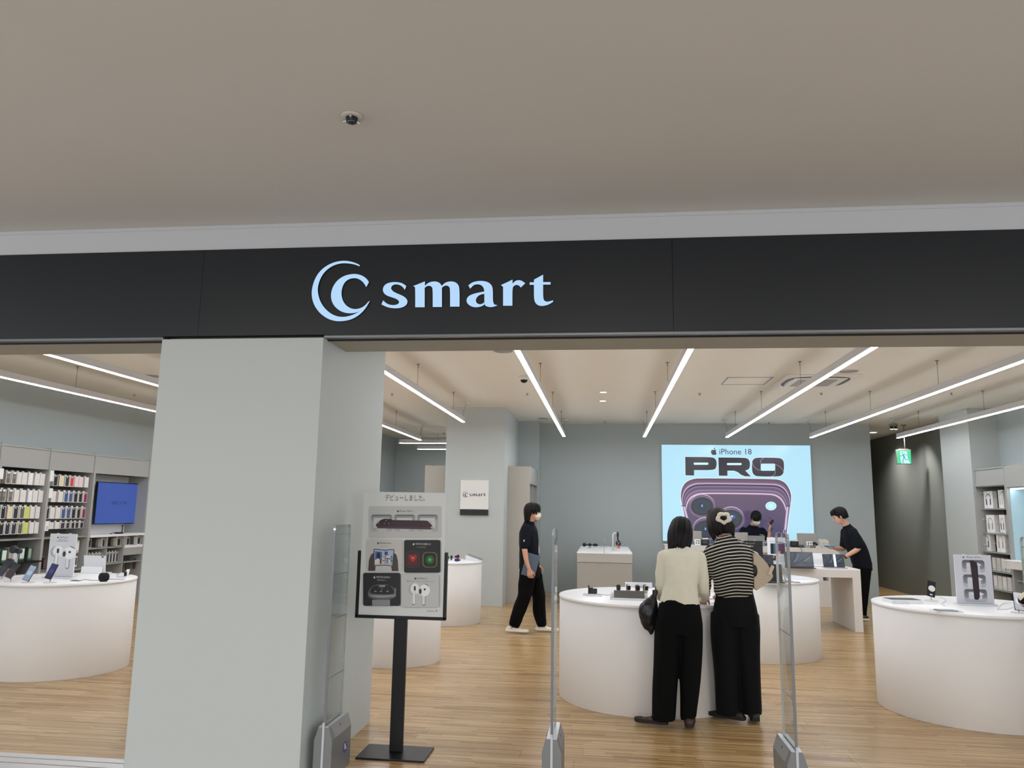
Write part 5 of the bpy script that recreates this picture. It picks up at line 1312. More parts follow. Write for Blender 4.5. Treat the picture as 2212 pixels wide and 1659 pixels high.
# beige shoulder bag with chain
p0 = ony(1640, 1215, 6.60)
t = thing('shoulder_bag', 'beige leather shoulder bag on a chain worn by the person in stripes', 'bag', (1.262, 6.60, 1.05))
q = MB(); pl = [(-.075, .135), (-.05, .165), (-.01, .13), (.03, .085), (.062, .03), (.078, -.02), (.06, -.05), (.0, -.095), (-.055, -.135), (-.075, -.12)]
q.prism(smooth_poly([(a, b_+.10) for a, b_ in pl], 1), (0, -.035, 0), (1, 0, 0), (0, 0, 1), .075)
refine(q, 'bag_body', mat('beige_leather', '#b9aa94', .5, spec=.4, bump=.05, bscale=200), t, .005, 6)
q = MB(); q.box((.058, -.042, .125), (.028, .02, .085), .008, rot=Matrix.Rotation(.42, 4, 'Y')); q.build('pocket', mat('beige_leather_light', '#c6b8a2', .5), t)
q = MB(); q.ball((.04, -.02, .168), (.012, .012, .012), sub=2); q.build('clasp', mat('brass_dark', '#4a3a24', .3, .8), t)
q = MB(); q.ball((-.068, -.03, .12), (.024, .02, .05), sub=3); q.build('charm', mat('charm_black', '#101012', .5), t)
a_, b_ = ony(1588, 1160, 6.63), ony(1622, 1210, 6.58); o0 = V3((1.262, 6.60, 1.05))
for i in range(26):
    f = i/25; p = a_.lerp(b_, f) + V3((.012*math.sin(PI*f), -.0, 0.006)) - o0
    if i == 0: q = MB()
    d_ = (b_-a_).normalized(); s1 = V3((0, 1, 0)) if i % 2 else d_.cross(V3((0, 1, 0)))
    q.tube([p + (d_*math.cos(w_)*.0045 + s1*math.sin(w_)*.003) for w_ in [k_*PI/3 for k_ in range(7)]], .0012, 5, caps=False)
q.build('chain', mat('silver_chain', '#bdb7a8', .3, .9), t)

# ---------------------------------------------------------------- walking man with mask and laptop
def man_walking():
    X, Y = -1.02, 10.75
    t = thing('person', 'person with a white face mask and navy polo walking right, carrying a laptop', 'person', (X, Y, 0), 0)
    L = lambda x, y, z: V3((x-X, y-Y, z))
    hc = L(-.985, 10.75, 1.595); Mh = rot_mat(-PI/2+.22, .05)
    b = MB(); T = head(b, hc, Mh, 1.0)
    limb(b, [L(-1.035, 10.76, 1.42), L(-1.02, 10.76, 1.48), hc+V3((-.015, 0, -.05))], [.058, .054, .056])
    loft_smooth(b, [(L(-1.02, 10.77, .95), .14, .1, (0, 1, 0)), (L(-1.03, 10.77, 1.1), .13, .095, (0, 1, 0)), (L(-1.045, 10.77, 1.28), .16, .1, (0, 1, 0)), (L(-1.045, 10.77, 1.4), .15, .08, (0, 1, 0)), (L(-1.04, 10.76, 1.45), .07, .06, (0, 1, 0))])
    armR = [L(-1.06, 10.60, 1.37), L(-1.075, 10.57, 1.20), L(-1.065, 10.55, 1.07), L(-1.04, 10.55, .94), L(-1.005, 10.55, .845)]
    armL = [L(-1.03, 10.94, 1.37), L(-1.01, 10.97, 1.2), L(-1.0, 10.98, 1.08), L(-.96, 10.97, .96), L(-.925, 10.96, .87)]
    for a in (armR, armL): limb(b, a, [.05, .044, .037, .031, .023])
    hand(b, armR[-1], (.12, 0, -1), (.25, 1, 0), 1, (.5, .7, .5)); hand(b, armL[-1], (.25, 0, -1), (0, -1, 0), -1, (.4, .5, .4))
    for lg in ([L(-1.02, 10.68, .9), L(-1.06, 10.68, .5), L(-1.23, 10.68, .11)], [L(-1.0, 10.86, .9), L(-.90, 10.87, .5), L(-.86, 10.86, .10)]): limb(b, lg, [.085, .055, .036])
    refine(b, 'body', skin_a, t, .007, 2)
    face_parts(T, 1.0, t, masked=True)
    b = MB(); Tm = T
    for p, r in (((0, .050, -.045), (.066, .062, .050)), ((0, .085, -.035), (.03, .034, .042)), ((0, .06, -.078), (.04, .04, .028))): b.ball(Tm @ V3(p), r, sub=3, M=T.to_3x3().to_4x4())
    refine(b, 'face_mask', mat('mask_white', '#ebe3d2', .8, spec=.2), t, .004, 3)
    for sx in (-1, 1):
        q = MB(); q.tube([T @ V3(p) for p in ((sx*.06, .055, -.03), (sx*.074, .02, -.004), (sx*.08, -.012, .018))], .0016, 6); q.tube([T @ V3(p) for p in ((sx*.06, .045, -.06), (sx*.074, .015, -.045), (sx*.08, -.014, -.03))], .0016, 6); q.build('mask_loop', MATS['mask_white'], t)
    q = MB(); q.ball(T @ V3((.084, .012, -.012)), (.008, .011, .012), sub=2, M=T.to_3x3().to_4x4()); q.build('earpiece', black_pl, t)
    # polo shirt
    b = MB()
    loft_smooth(b, [(L(-1.025, 10.77, .83), .165, .135, (0, 1, 0)), (L(-1.027, 10.77, .92), .165, .138, (0, 1, 0)), (L(-1.035, 10.77, 1.1), .165, .13, (0, 1, 0)), (L(-1.045, 10.77, 1.28), .18, .128, (0, 1, 0)), (L(-1.045, 10.77, 1.38), .165, .1, (0, 1, 0)), (L(-1.04, 10.765, 1.435), .09, .075, (0, 1, 0)), (L(-1.035, 10.76, 1.455), .066, .064, (0, 1, 0))])
    def sleeve(a, e=.62):
        pts = [a[0], lerp(a[0], a[1], .6), lerp(a[1], a[2], e)]
        limb(b, pts, [.07, .072, .07])
    sleeve(armR, .3); sleeve(armL, .3)
    refine(b, 'polo_shirt', navy, t, .008, 3, (.006, (8, 8, 6)), 11)
    b = MB(); loft_smooth(b, [(L(-1.033, 10.76, 1.435), .07, .07, (0, 1, 0)), (L(-1.022, 10.76, 1.478), .062, .062, (0, 1, 0))]); b.build('collar', navy, t)
    q = MB(); q.box(armR[1]+V3((-.0, -.073, .02)), (.014, .003, .026), .003); q.build('sleeve_badge', mat('badge_white', '#d8dcc8', .6), t)
    q = MB(); q.tube([L(-.98, 10.70, 1.45), L(-.925, 10.70, 1.36), L(-.905, 10.72, 1.22), L(-.905, 10.74, 1.14)], .004, 6); q.tube([L(-.98, 10.82, 1.45), L(-.925, 10.80, 1.36), L(-.905, 10.76, 1.22), L(-.905, 10.74, 1.14)], .004, 6); q.build('lanyard', black_pl, t)
    q = MB(); q.box(L(-.893, 10.74, 1.09), (.005, .058, .09), .002); q.build('name_tag', mat('tag_white', '#e6e8ea', .5), t)
    # trousers
    b = MB()
    loft_smooth(b, [(L(-1.02, 10.77, 1.0), .135, .1, (0, 1, 0)), (L(-1.02, 10.77, .9), .15, .125, (0, 1, 0)), (L(-1.015, 10.77, .8), .16, .13, (0, 1, 0)), (L(-1.01, 10.77, .72), .15, .12, (0, 1, 0))])
    loft_smooth(b, [(L(-1.03, 10.69, .82), .09, .115, (0, 1, 0)), (L(-1.06, 10.685, .62), .085, .105, (0, 1, 0)), (L(-1.09, 10.68, .45), .075, .09, (0, 1, 0)), (L(-1.165, 10.68, .25), .072, .086, (0, 1, 0)), (L(-1.205, 10.68, .12), .068, .076, (0, 1, 0)), (L(-1.215, 10.68, .085), .056, .06, (0, 1, 0))])
    loft_smooth(b, [(L(-.99, 10.86, .82), .09, .115, (0, 1, 0)), (L(-.935, 10.865, .62), .085, .1, (0, 1, 0)), (L(-.90, 10.87, .45), .078, .088, (0, 1, 0)), (L(-.885, 10.87, .25), .074, .088, (0, 1, 0)), (L(-.86, 10.86, .12), .07, .078, (0, 1, 0)), (L(-.855, 10.86, .075), .06, .064, (0, 1, 0))])
    refine(b, 'trousers', black_cloth, t, .008, 2, (.011, (9, 9, 4)), 12)
    cream = mat('sneaker_cream', '#e2dccb', .6)
    for an, d_ in ((L(-1.235, 10.68, .1), (1, -.12, 0)), (L(-.85, 10.86, .1), (1, 0, 0))):
        u, s_ = MB(), MB(); shoe(u, s_, an, d_, 1.14); refine(u, 'sneaker', cream, t, .005, 1); s_.build('sole', mat('sole_white', '#efe9da', .6), t)
    q = MB(); q.tube([L(-1.25, 10.64, .06), L(-1.23, 10.64, .085), L(-1.215, 10.641, .055), L(-1.20, 10.641, .08)], .004, 6); q.tube([L(-1.195, 10.641, .05), L(-1.18, 10.641, .075), L(-1.17, 10.641, .05)], .003, 6); q.build('sneaker_mark', mat('mark_dark', '#2c2a30', .6), t)
    rnd = random.Random(14); st = []
    for i in range(120):
        a = rnd.uniform(0, 2*PI); ca, sa = math.cos(a), math.sin(a); k_ = rnd.uniform(.96, 1.04)
        top = (ca*.02, -.02+sa*.02, .128); m1 = (ca*.062*k_, -.012+sa*.080*k_, .10)
        if sa > .55: st.append(((top, (ca*.056, .005+sa*.07, .106), (ca*.072, .02+sa*.076, .055+rnd.uniform(-.01, .01)), (ca*.07+.01, .022+sa*.076, .018+rnd.uniform(-.012, .015))), rnd.uniform(.007, .011)))
        else:
            ln = -.02-(.10 if sa < -.3 else 0)+rnd.uniform(-.015, .015); st.append(((top, m1, (ca*.086*k_, -.012+sa*.105*k_, .03), (ca*.078*k_, -.008+sa*.098*k_, ln)), rnd.uniform(.008, .012)))
    for i in range(24):
        x_ = rnd.uniform(-.045, .045); st.append((((x_*.9, -.1, -.04), (x_, -.088, -.10), (x_*.8, -.075, -.155+rnd.uniform(-.01, .01))), .011))
    hair_cap(t, T, st, base=[((0, -.022, .045), (.082, .096, .086)), ((0, -.055, -.0), (.07, .055, .08))])
man_walking()
t = thing('laptop', 'closed grey laptop carried under the walking person\'s hand', 'laptop', (-1.0, 10.62, .95))
cs = [ony(x, y, 10.60) for x, y in ((1143.4, 1194), (1167, 1202), (1154.4, 1249), (1120.6, 1239))]
ctr = (cs[0]+cs[1]+cs[2]+cs[3])/4; ux_ = ((cs[1]-cs[0])+(cs[2]-cs[3])).normalized(); t.location = ctr
an = math.atan2(ux_.z, ux_.x); Mx = Matrix.Rotation(-an, 4, 'Y')
wl, hl = ((cs[1]-cs[0]).length+(cs[2]-cs[3]).length)/2, ((cs[3]-cs[0]).length+(cs[2]-cs[1]).length)/2
q = MB(); q.box((0, -.005, 0), (wl, .009, hl), .004, rot=Mx); q.build('lid', mat('laptop_slate', '#5d6a7c', .4, .6), t)
q = MB(); q.box((0, .006, 0), (wl, .010, hl), .004, rot=Mx); q.build('base', MATS['laptop_slate'], t)

# ---------------------------------------------------------------- staff at the right, wiping the desk
def man_right():
    X, Y = 3.99, 13.12
    t = thing('person', 'person in a black shirt with an earpiece leaning forward beside the white desk', 'person', (X, Y, 0), 0)
    L = lambda x, y, z: V3((x-X, y-Y, z))
    hc = L(3.735, 13.10, 1.605); Mh = rot_mat(PI/2-.25, .38)
    b = MB(); T = head(b, hc, Mh, 1.03)
    limb(b, [L(3.865, 13.12, 1.43), L(3.83, 13.12, 1.475), hc+V3((.03, .0, -.045))], [.06, .056, .056])
    loft_smooth(b, [(L(4.03, 13.13, .92), .15, .11, (0, 1, 0)), (L(4.0, 13.13, 1.05), .14, .1, (0, 1, 0)), (L(3.93, 13.13, 1.25), .165, .1, (0, 1, 0)), (L(3.88, 13.12, 1.38), .155, .085, (0, 1, 0)), (L(3.86, 13.12, 1.44), .07, .06, (0, 1, 0))])
    armN = [L(3.885, 12.95, 1.36), L(3.93, 12.91, 1.22), L(3.935, 12.90, 1.12), L(3.82, 12.93, 1.03), L(3.735, 12.98, .965)]
    armF = [L(3.87, 13.30, 1.36), L(3.87, 13.33, 1.20), L(3.84, 13.33, 1.10), L(3.73, 13.27, 1.09), L(3.66, 13.22, 1.10)]
    for a in (armN, armF): limb(b, a, [.05, .047, .042, .034, .025])
    hand(b, armN[-1], (-1, .25, -.35), (0, 0, -1), 1, (.3, .35, .3)); hand(b, armF[-1], (-1, -.3, .05), (0, .2, 1), 1, (.5, .6, .5))
    for lg in ([L(4.04, 13.03, .88), L(4.01, 13.03, .48), L(3.99, 13.02, .1)], [L(4.06, 13.23, .88), L(4.05, 13.24, .48), L(4.02, 13.25, .1)]): limb(b, lg, [.09, .058, .038])
    refine(b, 'body', skin_b, t, .007, 2)
    face_parts(T, 1.03, t)
    q = MB(); q.ball(T @ V3((-.084, .014, -.012)), (.009, .013, .015), sub=2, M=T.to_3x3().to_4x4()); q.tube([T @ V3((-.085, .008, -.018)), T @ V3((-.08, -.015, -.06)), T @ V3((-.06, -.03, -.12))], .002, 6); q.build('earpiece', black_pl, t)
    b = MB()
    loft_smooth(b, [(L(4.06, 13.13, .765), .175, .135, (0, 1, .0)), (L(4.05, 13.13, .86), .172, .14, (0, 1, 0)), (L(4.01, 13.13, 1.03), .172, .145, (0, 1, 0)), (L(3.935, 13.13, 1.22), .182, .142, (0, 1, 0)), (L(3.885, 13.12, 1.36), .165, .11, (0, 1, 0)), (L(3.868, 13.12, 1.415), .1, .08, (0, 1, 0)), (L(3.855, 13.12, 1.445), .068, .066, (0, 1, 0))])
    for a in (armN, armF): limb(b, [a[0], lerp(a[0], a[1], .6), lerp(a[1], a[2], .5)], [.072, .075, .075])
    refine(b, 'shirt', mat('black_shirt_cloth', '#11151d', .85, spec=.2), t, .008, 3, (.006, (8, 8, 6)), 21)
    b = MB(); loft_smooth(b, [(L(3.858, 13.12, 1.425), .07, .07, (0, 1, 0)), (L(3.838, 13.12, 1.468), .063, .063, (0, 1, 0))]); b.build('collar', MATS['black_shirt_cloth'], t)
    b = MB(); loft_smooth(b, [(L(4.03, 13.13, 1.0), .15, .11, (0, 1, 0)), (L(4.05, 13.13, .85), .165, .125, (0, 1, 0)), (L(4.045, 13.13, .75), .165, .12, (0, 1, 0))])
    for y_, x_ in ((13.03, 0), (13.24, .03)): loft_smooth(b, [(L(4.045, y_, .82), .09, .115, (0, 1, 0)), (L(4.02+x_, y_, .5), .075, .085, (0, 1, 0)), (L(3.99+x_, y_, .2), .06, .066, (0, 1, 0)), (L(3.985+x_, y_, .09), .054, .058, (0, 1, 0))])
    refine(b, 'trousers', black_cloth, t, .009, 2, (.006, (8, 8, 3)), 22)
    for an in (L(3.995, 13.02, .1), L(4.03, 13.25, .1)):
        u, s_ = MB(), MB(); shoe(u, s_, an, (-1, .1, 0), 1.0); refine(u, 'shoe', mat('dark_sneaker', '#2a2926', .6), t, .005, 1); s_.build('sole', MATS['sole_white'], t)
    q = MB(); pp, _ = path([armN[3], armN[4]], [1, 1], 1); d_ = (armN[4]-armN[3]).normalized(); c_ = lerp(armN[3], armN[4], .75); q.tube([c_-d_*.012, c_+d_*.012], .032, 16); q.build('wristwatch', black_pl, t)
    rnd = random.Random(24); st = []
    for i in range(120):
        a = rnd.uniform(0, 2*PI); ca, sa = math.cos(a), math.sin(a); k_ = rnd.uniform(.98, 1.07)
        top = (ca*.02, -.02+sa*.02, .132+rnd.uniform(0, .008))
        if sa > .45: st.append(((top, (ca*.055, .01+sa*.07, .114), (ca*.070, .024+sa*.078, .07+rnd.uniform(-.01, .01)), (ca*.066, .03+sa*.076, .042)), .011))
        else: st.append(((top, (ca*.064*k_, -.012+sa*.082*k_, .106), (ca*.083*k_, -.012+sa*.106*k_, .045), (ca*.078*k_, -.015+sa*.098*k_, (.0 if sa > -.3 else -.05)+rnd.uniform(-.01, .01))), .011))
    hair_cap(t, T, st, base=[((0, -.018, .05), (.083, .100, .084)), ((0, -.055, .0), (.07, .055, .065))])
man_right()
t = thing('cleaning_cloth', 'folded light blue cloth held in the hand of the person at the desk', 'cloth', (3.60, 13.20, 1.135))
q = MB(); q.loft([((-.10, 0, .0), .008, .02, (0, 0, 1), (0, 1, 0)), ((-.06, 0, .002), .02, .05, (0, 0, 1), (0, 1, 0)), ((0, 0, .0), .026, .055, (0, 0, 1), (0, 1, 0)), ((.05, 0, -.01), .02, .04, (0, 0, 1), (0, 1, 0)), ((.07, 0, -.012), .012, .02, (0, 0, 1), (0, 1, 0))], 16)
refine(q, 'cloth', mat('pale_blue_cloth', '#7d9db8', .9), t, .005, 1, (.008, (25, 25, 25)), 3); t['label'] = 'folded light blue cloth held in the hand of the person at the desk'

# ---------------------------------------------------------------- staff behind the counter, looking down, phone raised
def man_counter():
    X, Y = 2.87, 15.72
    t = thing('person', 'masked person behind the counter looking down with one hand raised', 'person', (X, Y, 0), 0)
    L = lambda x, y, z: V3((x-X, y-Y, z))
    hc = L(2.905, 15.62, 1.535); Mh = rot_mat(PI-.12, .58)
    b = MB(); T = head(b, hc, Mh, 1.02)
    limb(b, [L(2.86, 15.74, 1.38), L(2.875, 15.72, 1.43), hc+V3((-.01, .035, -.04))], [.06, .056, .056])
    loft_smooth(b, [(L(2.87, 15.76, .9), .15, .11, (1, 0, 0)), (L(2.87, 15.76, 1.05), .14, .1, (1, 0, 0)), (L(2.86, 15.75, 1.22), .165, .1, (1, 0, 0)), (L(2.86, 15.74, 1.34), .155, .085, (1, 0, 0)), (L(2.86, 15.74, 1.40), .07, .06, (1, 0, 0))])
    armR = [L(2.68, 15.74, 1.30), L(2.63, 15.72, 1.17), L(2.62, 15.68, 1.08), L(2.68, 15.60, 1.06), L(2.74, 15.52, 1.07)]
    armL = [L(3.03, 15.74, 1.30), L(3.09, 15.70, 1.19), L(3.115, 15.66, 1.10), L(3.135, 15.62, 1.21), L(3.135, 15.60, 1.33)]
    for a in (armR, armL): limb(b, a, [.05, .046, .04, .031, .023])
    hand(b, armR[-1], (.3, -1, -.1), (0, 0, -1), -1, (.3, .4, .3)); hand(b, armL[-1], (.35, .05, 1), (-.7, .5, .25), -1, (.7, .9, .6), spread=.03)
    for lg in ([L(2.78, 15.76, .88), L(2.78, 15.76, .48), L(2.78, 15.76, .1)], [L(2.96, 15.76, .88), L(2.96, 15.76, .48), L(2.96, 15.76, .1)]): limb(b, lg, [.09, .058, .038])
    refine(b, 'body', skin_a, t, .007, 2)
    face_parts(T, 1.02, t, masked=True)
    b = MB()
    for p, r in (((0, .052, -.045), (.067, .062, .052)), ((0, .085, -.035), (.032, .036, .044)), ((0, .06, -.082), (.042, .04, .03))): b.ball(T @ V3(p), r, sub=3, M=T.to_3x3().to_4x4())
    refine(b, 'face_mask', MATS['mask_white'], t, .004, 3)
    b = MB()
    loft_smooth(b, [(L(2.87, 15.76, .85), .17, .125, (1, 0, 0)), (L(2.87, 15.76, 1.05), .168, .125, (1, 0, 0)), (L(2.86, 15.75, 1.21), .185, .125, (1, 0, 0)), (L(2.858, 15.74, 1.32), .175, .105, (1, 0, 0)), (L(2.858, 15.74, 1.38), .1, .08, (1, 0, 0)), (L(2.86, 15.735, 1.41), .07, .066, (1, 0, 0))])
    limb(b, [armR[0], lerp(armR[0], armR[1], .6), lerp(armR[1], armR[2], .6)], [.072, .075, .075]); limb(b, [armL[0], lerp(armL[0], armL[1], .6), lerp(armL[1], armL[2], .2)], [.072, .072, .07])
    refine(b, 'polo_shirt', navy, t, .008, 3, (.006, (8, 8, 6)), 31)
    for sx in (-1, 1):
        q = MB(); q.prism([(0, .0), (.055*sx, .05), (.06*sx, .085), (.015*sx, .03)], L(2.865, 15.615, 1.325), (1, 0, 0), (0, .35, .93), .006); q.build('collar', navy, t)
    q = MB(); q.box(L(2.97, 15.625, 1.235), (.012, .004, .016), .002); q.box(L(3.01, 15.628, 1.225), (.05, .004, .008), .001, rot=Matrix.Rotation(.1, 4, 'Y')); q.build('chest_logo', mat('badge_white', '#d8dcc8', .6), t)
    b = MB(); loft_smooth(b, [(L(2.87, 15.76, .98), .15, .11, (1, 0, 0)), (L(2.87, 15.76, .85), .165, .12, (1, 0, 0)), (L(2.87, 15.76, .75), .165, .115, (1, 0, 0))])
    for x_ in (2.78, 2.96): loft_smooth(b, [(L(x_, 15.76, .82), .09, .11, (1, 0, 0)), (L(x_, 15.76, .5), .075, .085, (1, 0, 0)), (L(x_, 15.76, .1), .055, .06, (1, 0, 0))])
    refine(b, 'trousers', black_cloth, t, .012, 1)
    for x_ in (2.78, 2.96):
        u, s_ = MB(), MB(); shoe(u, s_, L(x_, 15.74, .1), (0, -1, 0), 1.0); refine(u, 'shoe', MATS['dark_sneaker'], t, .006, 1); s_.build('sole', MATS['dark_sole'], t)
    rnd = random.Random(34); st = []
    for i in range(120):
        a = rnd.uniform(0, 2*PI); ca, sa = math.cos(a), math.sin(a); k_ = rnd.uniform(.98, 1.08)
        top = (ca*.02, -.02+sa*.02, .132+rnd.uniform(0, .006))
        if sa > .35: st.append(((top, (ca*.058, .01+sa*.072, .112), (ca*.075, .03+sa*.082, .05), (ca*.072, .03+sa*.076, .015+rnd.uniform(-.01, .01))), .011))
        else: st.append(((top, (ca*.066*k_, -.012+sa*.084*k_, .108), (ca*.086*k_, -.012+sa*.106*k_, .035), (ca*.082*k_, -.015+sa*.098*k_, -.03+rnd.uniform(-.01, .01))), .011))
    hair_cap(t, T, st, base=[((0, -.014, .05), (.086, .103, .086)), ((0, -.05, -.0), (.074, .06, .07))])
    q = MB(); q.tube([armL[4]-V3((.002, 0, .03)), armL[4]-V3((-.004, 0, .018))], .029, 16); q.build('bracelet', mat('bead_grey', '#8f877c', .5), t)
    return armL[-1] + V3((X, Y, 0))
pw = man_counter()
t = thing('smartphone', 'dark phone raised in the hand of the person behind the counter', 'phone', pw + V3((.055, .0, .125)))
q = MB(); q.box((-.012, .012, 0), (.072, .009, .148), .004, rot=Matrix.Rotation(.62, 4, 'Y') @ Matrix.Rotation(.7, 4, 'Z')); q.build('phone_body', mat('phone_brown', '#4a3232', .35), t)

# ---------------------------------------------------------------- visitor cut off by the right edge
def visitor():
    X, Y = 3.55, 6.20
    t = thing('person', 'person in a black and cream patterned sleeve, cut off by the right picture edge', 'person', (X, Y, 0), 0)
    L = lambda x, y, z: V3((x-X, y-Y, z))
    e = ony(2206, 1318, 6.22)
    hc = L(3.62, 6.32, 1.52); Mh = rot_mat(.2, .35)
    b = MB(); T = head(b, hc, Mh, 1.0)
    limb(b, [L(3.6, 6.24, 1.36), L(3.61, 6.27, 1.42), hc+V3((0, -.02, -.05))], [.056, .052, .054])
    loft_smooth(b, [(L(3.58, 6.2, .9), .15, .11, (1, 0, 0)), (L(3.58, 6.2, 1.05), .13, .095, (1, 0, 0)), (L(3.6, 6.22, 1.22), .15, .1, (1, 0, 0)), (L(3.6, 6.24, 1.33), .15, .085, (1, 0, 0)), (L(3.6, 6.25, 1.38), .07, .06, (1, 0, 0))])
    elb = V3((e.x+.045, 6.22, e.z+.07)) - V3((X, Y, 0))
    armL = [L(3.42, 6.23, 1.30), lerp(L(3.42, 6.23, 1.30), elb, .55), elb, elb + V3((.12, .12, .04)), elb + V3((.2, .2, .06))]
    armR = [L(3.78, 6.23, 1.30), L(3.8, 6.24, 1.15), L(3.8, 6.28, 1.03), L(3.78, 6.40, .98), L(3.72, 6.5, .95)]
    for a in (armL, armR): limb(b, a, [.046, .041, .036, .028, .022])
    hand(b, armL[-1], (.4, 1, 0), (0, 0, -1), 1); hand(b, armR[-1], (-.2, 1, -.1), (0, 0, -1), -1)
    for x_ in (3.5, 3.66): limb(b, [L(x_, 6.2, .86), L(x_, 6.2, .48), L(x_, 6.2, .09)], [.085, .055, .036])
    refine(b, 'body', skin_b, t, .008, 2)
    b = MB(); loft_smooth(b, [(L(3.58, 6.2, .95), .15, .115, (1, 0, 0)), (L(3.59, 6.2, 1.1), .15, .115, (1, 0, 0)), (L(3.6, 6.22, 1.25), .17, .115, (1, 0, 0)), (L(3.6, 6.24, 1.34), .14, .09, (1, 0, 0)), (L(3.6, 6.25, 1.39), .066, .064, (1, 0, 0))])
    for a in (armL, armR): limb(b, a, [.066, .06, .06, .045, .036])
    refine(b, 'patterned_top', stripes('bold_black_cream', '#ddd6c0', '#141216', .075, .42), t, .009, 2, (.006, (7, 7, 6)), 41)
    b = MB(); loft_smooth(b, [(L(3.58, 6.2, 1.0), .14, .11, (1, 0, 0)), (L(3.58, 6.2, .85), .17, .13, (1, 0, 0)), (L(3.58, 6.2, .72), .17, .125, (1, 0, 0))])
    for x_ in (3.49, 3.67): loft_smooth(b, [(L(x_, 6.2, .8), .1, .12, (1, 0, 0)), (L(x_, 6.2, .5), .095, .11, (1, 0, 0)), (L(x_, 6.2, .08), .085, .10, (1, 0, 0))])
    refine(b, 'trousers', mat('grey_trousers', '#8b8c94', .85), t, .01, 2, (.008, (7, 7, 2)), 42)
    for x_ in (3.49, 3.67):
        u, s_ = MB(), MB(); shoe(u, s_, L(x_, 6.2, .1), (0, 1, 0), 1.0); refine(u, 'shoe', MATS['black_shoe'], t, .006, 1); s_.build('sole', MATS['black_sole'], t)
    hair_cap(t, T, [], base=[((0, -.016, .038), (.084, .103, .092)), ((0, -.03, -.03), (.085, .085, .10))])
visitor()
# ================================================================ things on the tables
def scale_at(p): return max(0.1, _f.dot(p - C0))/FPX        # metres per photograph pixel at that place
steel_thin = mat('stand_metal', '#b9b9bd', .3, .8)
def phone_stand(px, py, w_px, h_px, lean, tone, lb, back=False, z=HT, base_dx=0):
    "phone held on a thin stalk above a round foot; px, py = the foot in the photograph"
    lean *= .62; p = onz(px, py, z); k = scale_at(p)
    t = thing('phone_stand', lb, 'phone stand', p, 0, 'phones on stalks')
    q = MB(); q.cyl((0, 0, 0), .058, .007, 32, bevel=.002); q.build('foot', white_pl, t)
    hgt = h_px*k
    q = MB(); q.cyl((0, 0, .006), .004, hgt*.55, 10); q.build('stalk', steel_thin, t)
    R = Matrix.Translation((lean*.02, .0, hgt*.60)) @ Matrix.Rotation(lean, 4, 'Y') @ Matrix.Rotation(-.35, 4, 'X')
    q = MB(); q.box((0, .0, 0), (.072, .0085, .148), .004); q.bm.transform(R); q.build('phone', mat('phone_frame_dark', '#24242a', .35, .4), t)
    P = Print((-.033, -.0048 if not back else .0048, .071), (1, 0, 0), (0, 0, -1))
    P.rect(0, 0, .066, .142, tone, r=.008)
    P.disc(.033, .07, .022, tuple(min(255, v+18) for v in [int(tone[0][i:i+2], 16) for i in (1, 3, 5)]) if isinstance(tone, tuple) else tone)
    P.bm.transform(R)
    P.n = (R.to_3x3() @ P.n); P.build('screen', ps, t)
    if back:
        q = MB(); q.tube([(0, -.006, 0), (0, -.014, 0)], .028, 28); q.bm.transform(Matrix.Translation((0, 0, -.0)) @ R); q.build('puck', white_pl, t)
        q = MB(); q.box((0, -.006, -.055), (.022, .004, .012), .002); q.bm.transform(R); q.build('tag', white_pl, t)
    return t
phone_stand(23, 1257, 30, 40, .55, ('#1a1620', '#38222c'), 'black phone on a stalk, leftmost but one on the left table')
phone_stand(4, 1252, 30, 40, .55, ('#14151d', '#22253a'), 'black phone on a stalk cut by the left edge, left table')
phone_stand(61, 1259, 28, 34, .42, ('#8f9fb4', '#7d8ca6'), 'silver blue phone on a stalk, left table')
phone_stand(108, 1259, 28, 40, .32, ('#20285c', '#101a3c'), 'dark blue phone on a stalk in front of the earbud poster')
phone_stand(2012, 1298, 30, 42, .42, ('#2a2c30', '#1d1f22'), 'phone on a stalk seen from behind with a white round charger, right table', back=True)
phone_stand(2201, 1324, 30, 40, .2, ('#c8ccd2', '#a9adb6'), 'pale phone on a stalk beside the patterned sleeve')
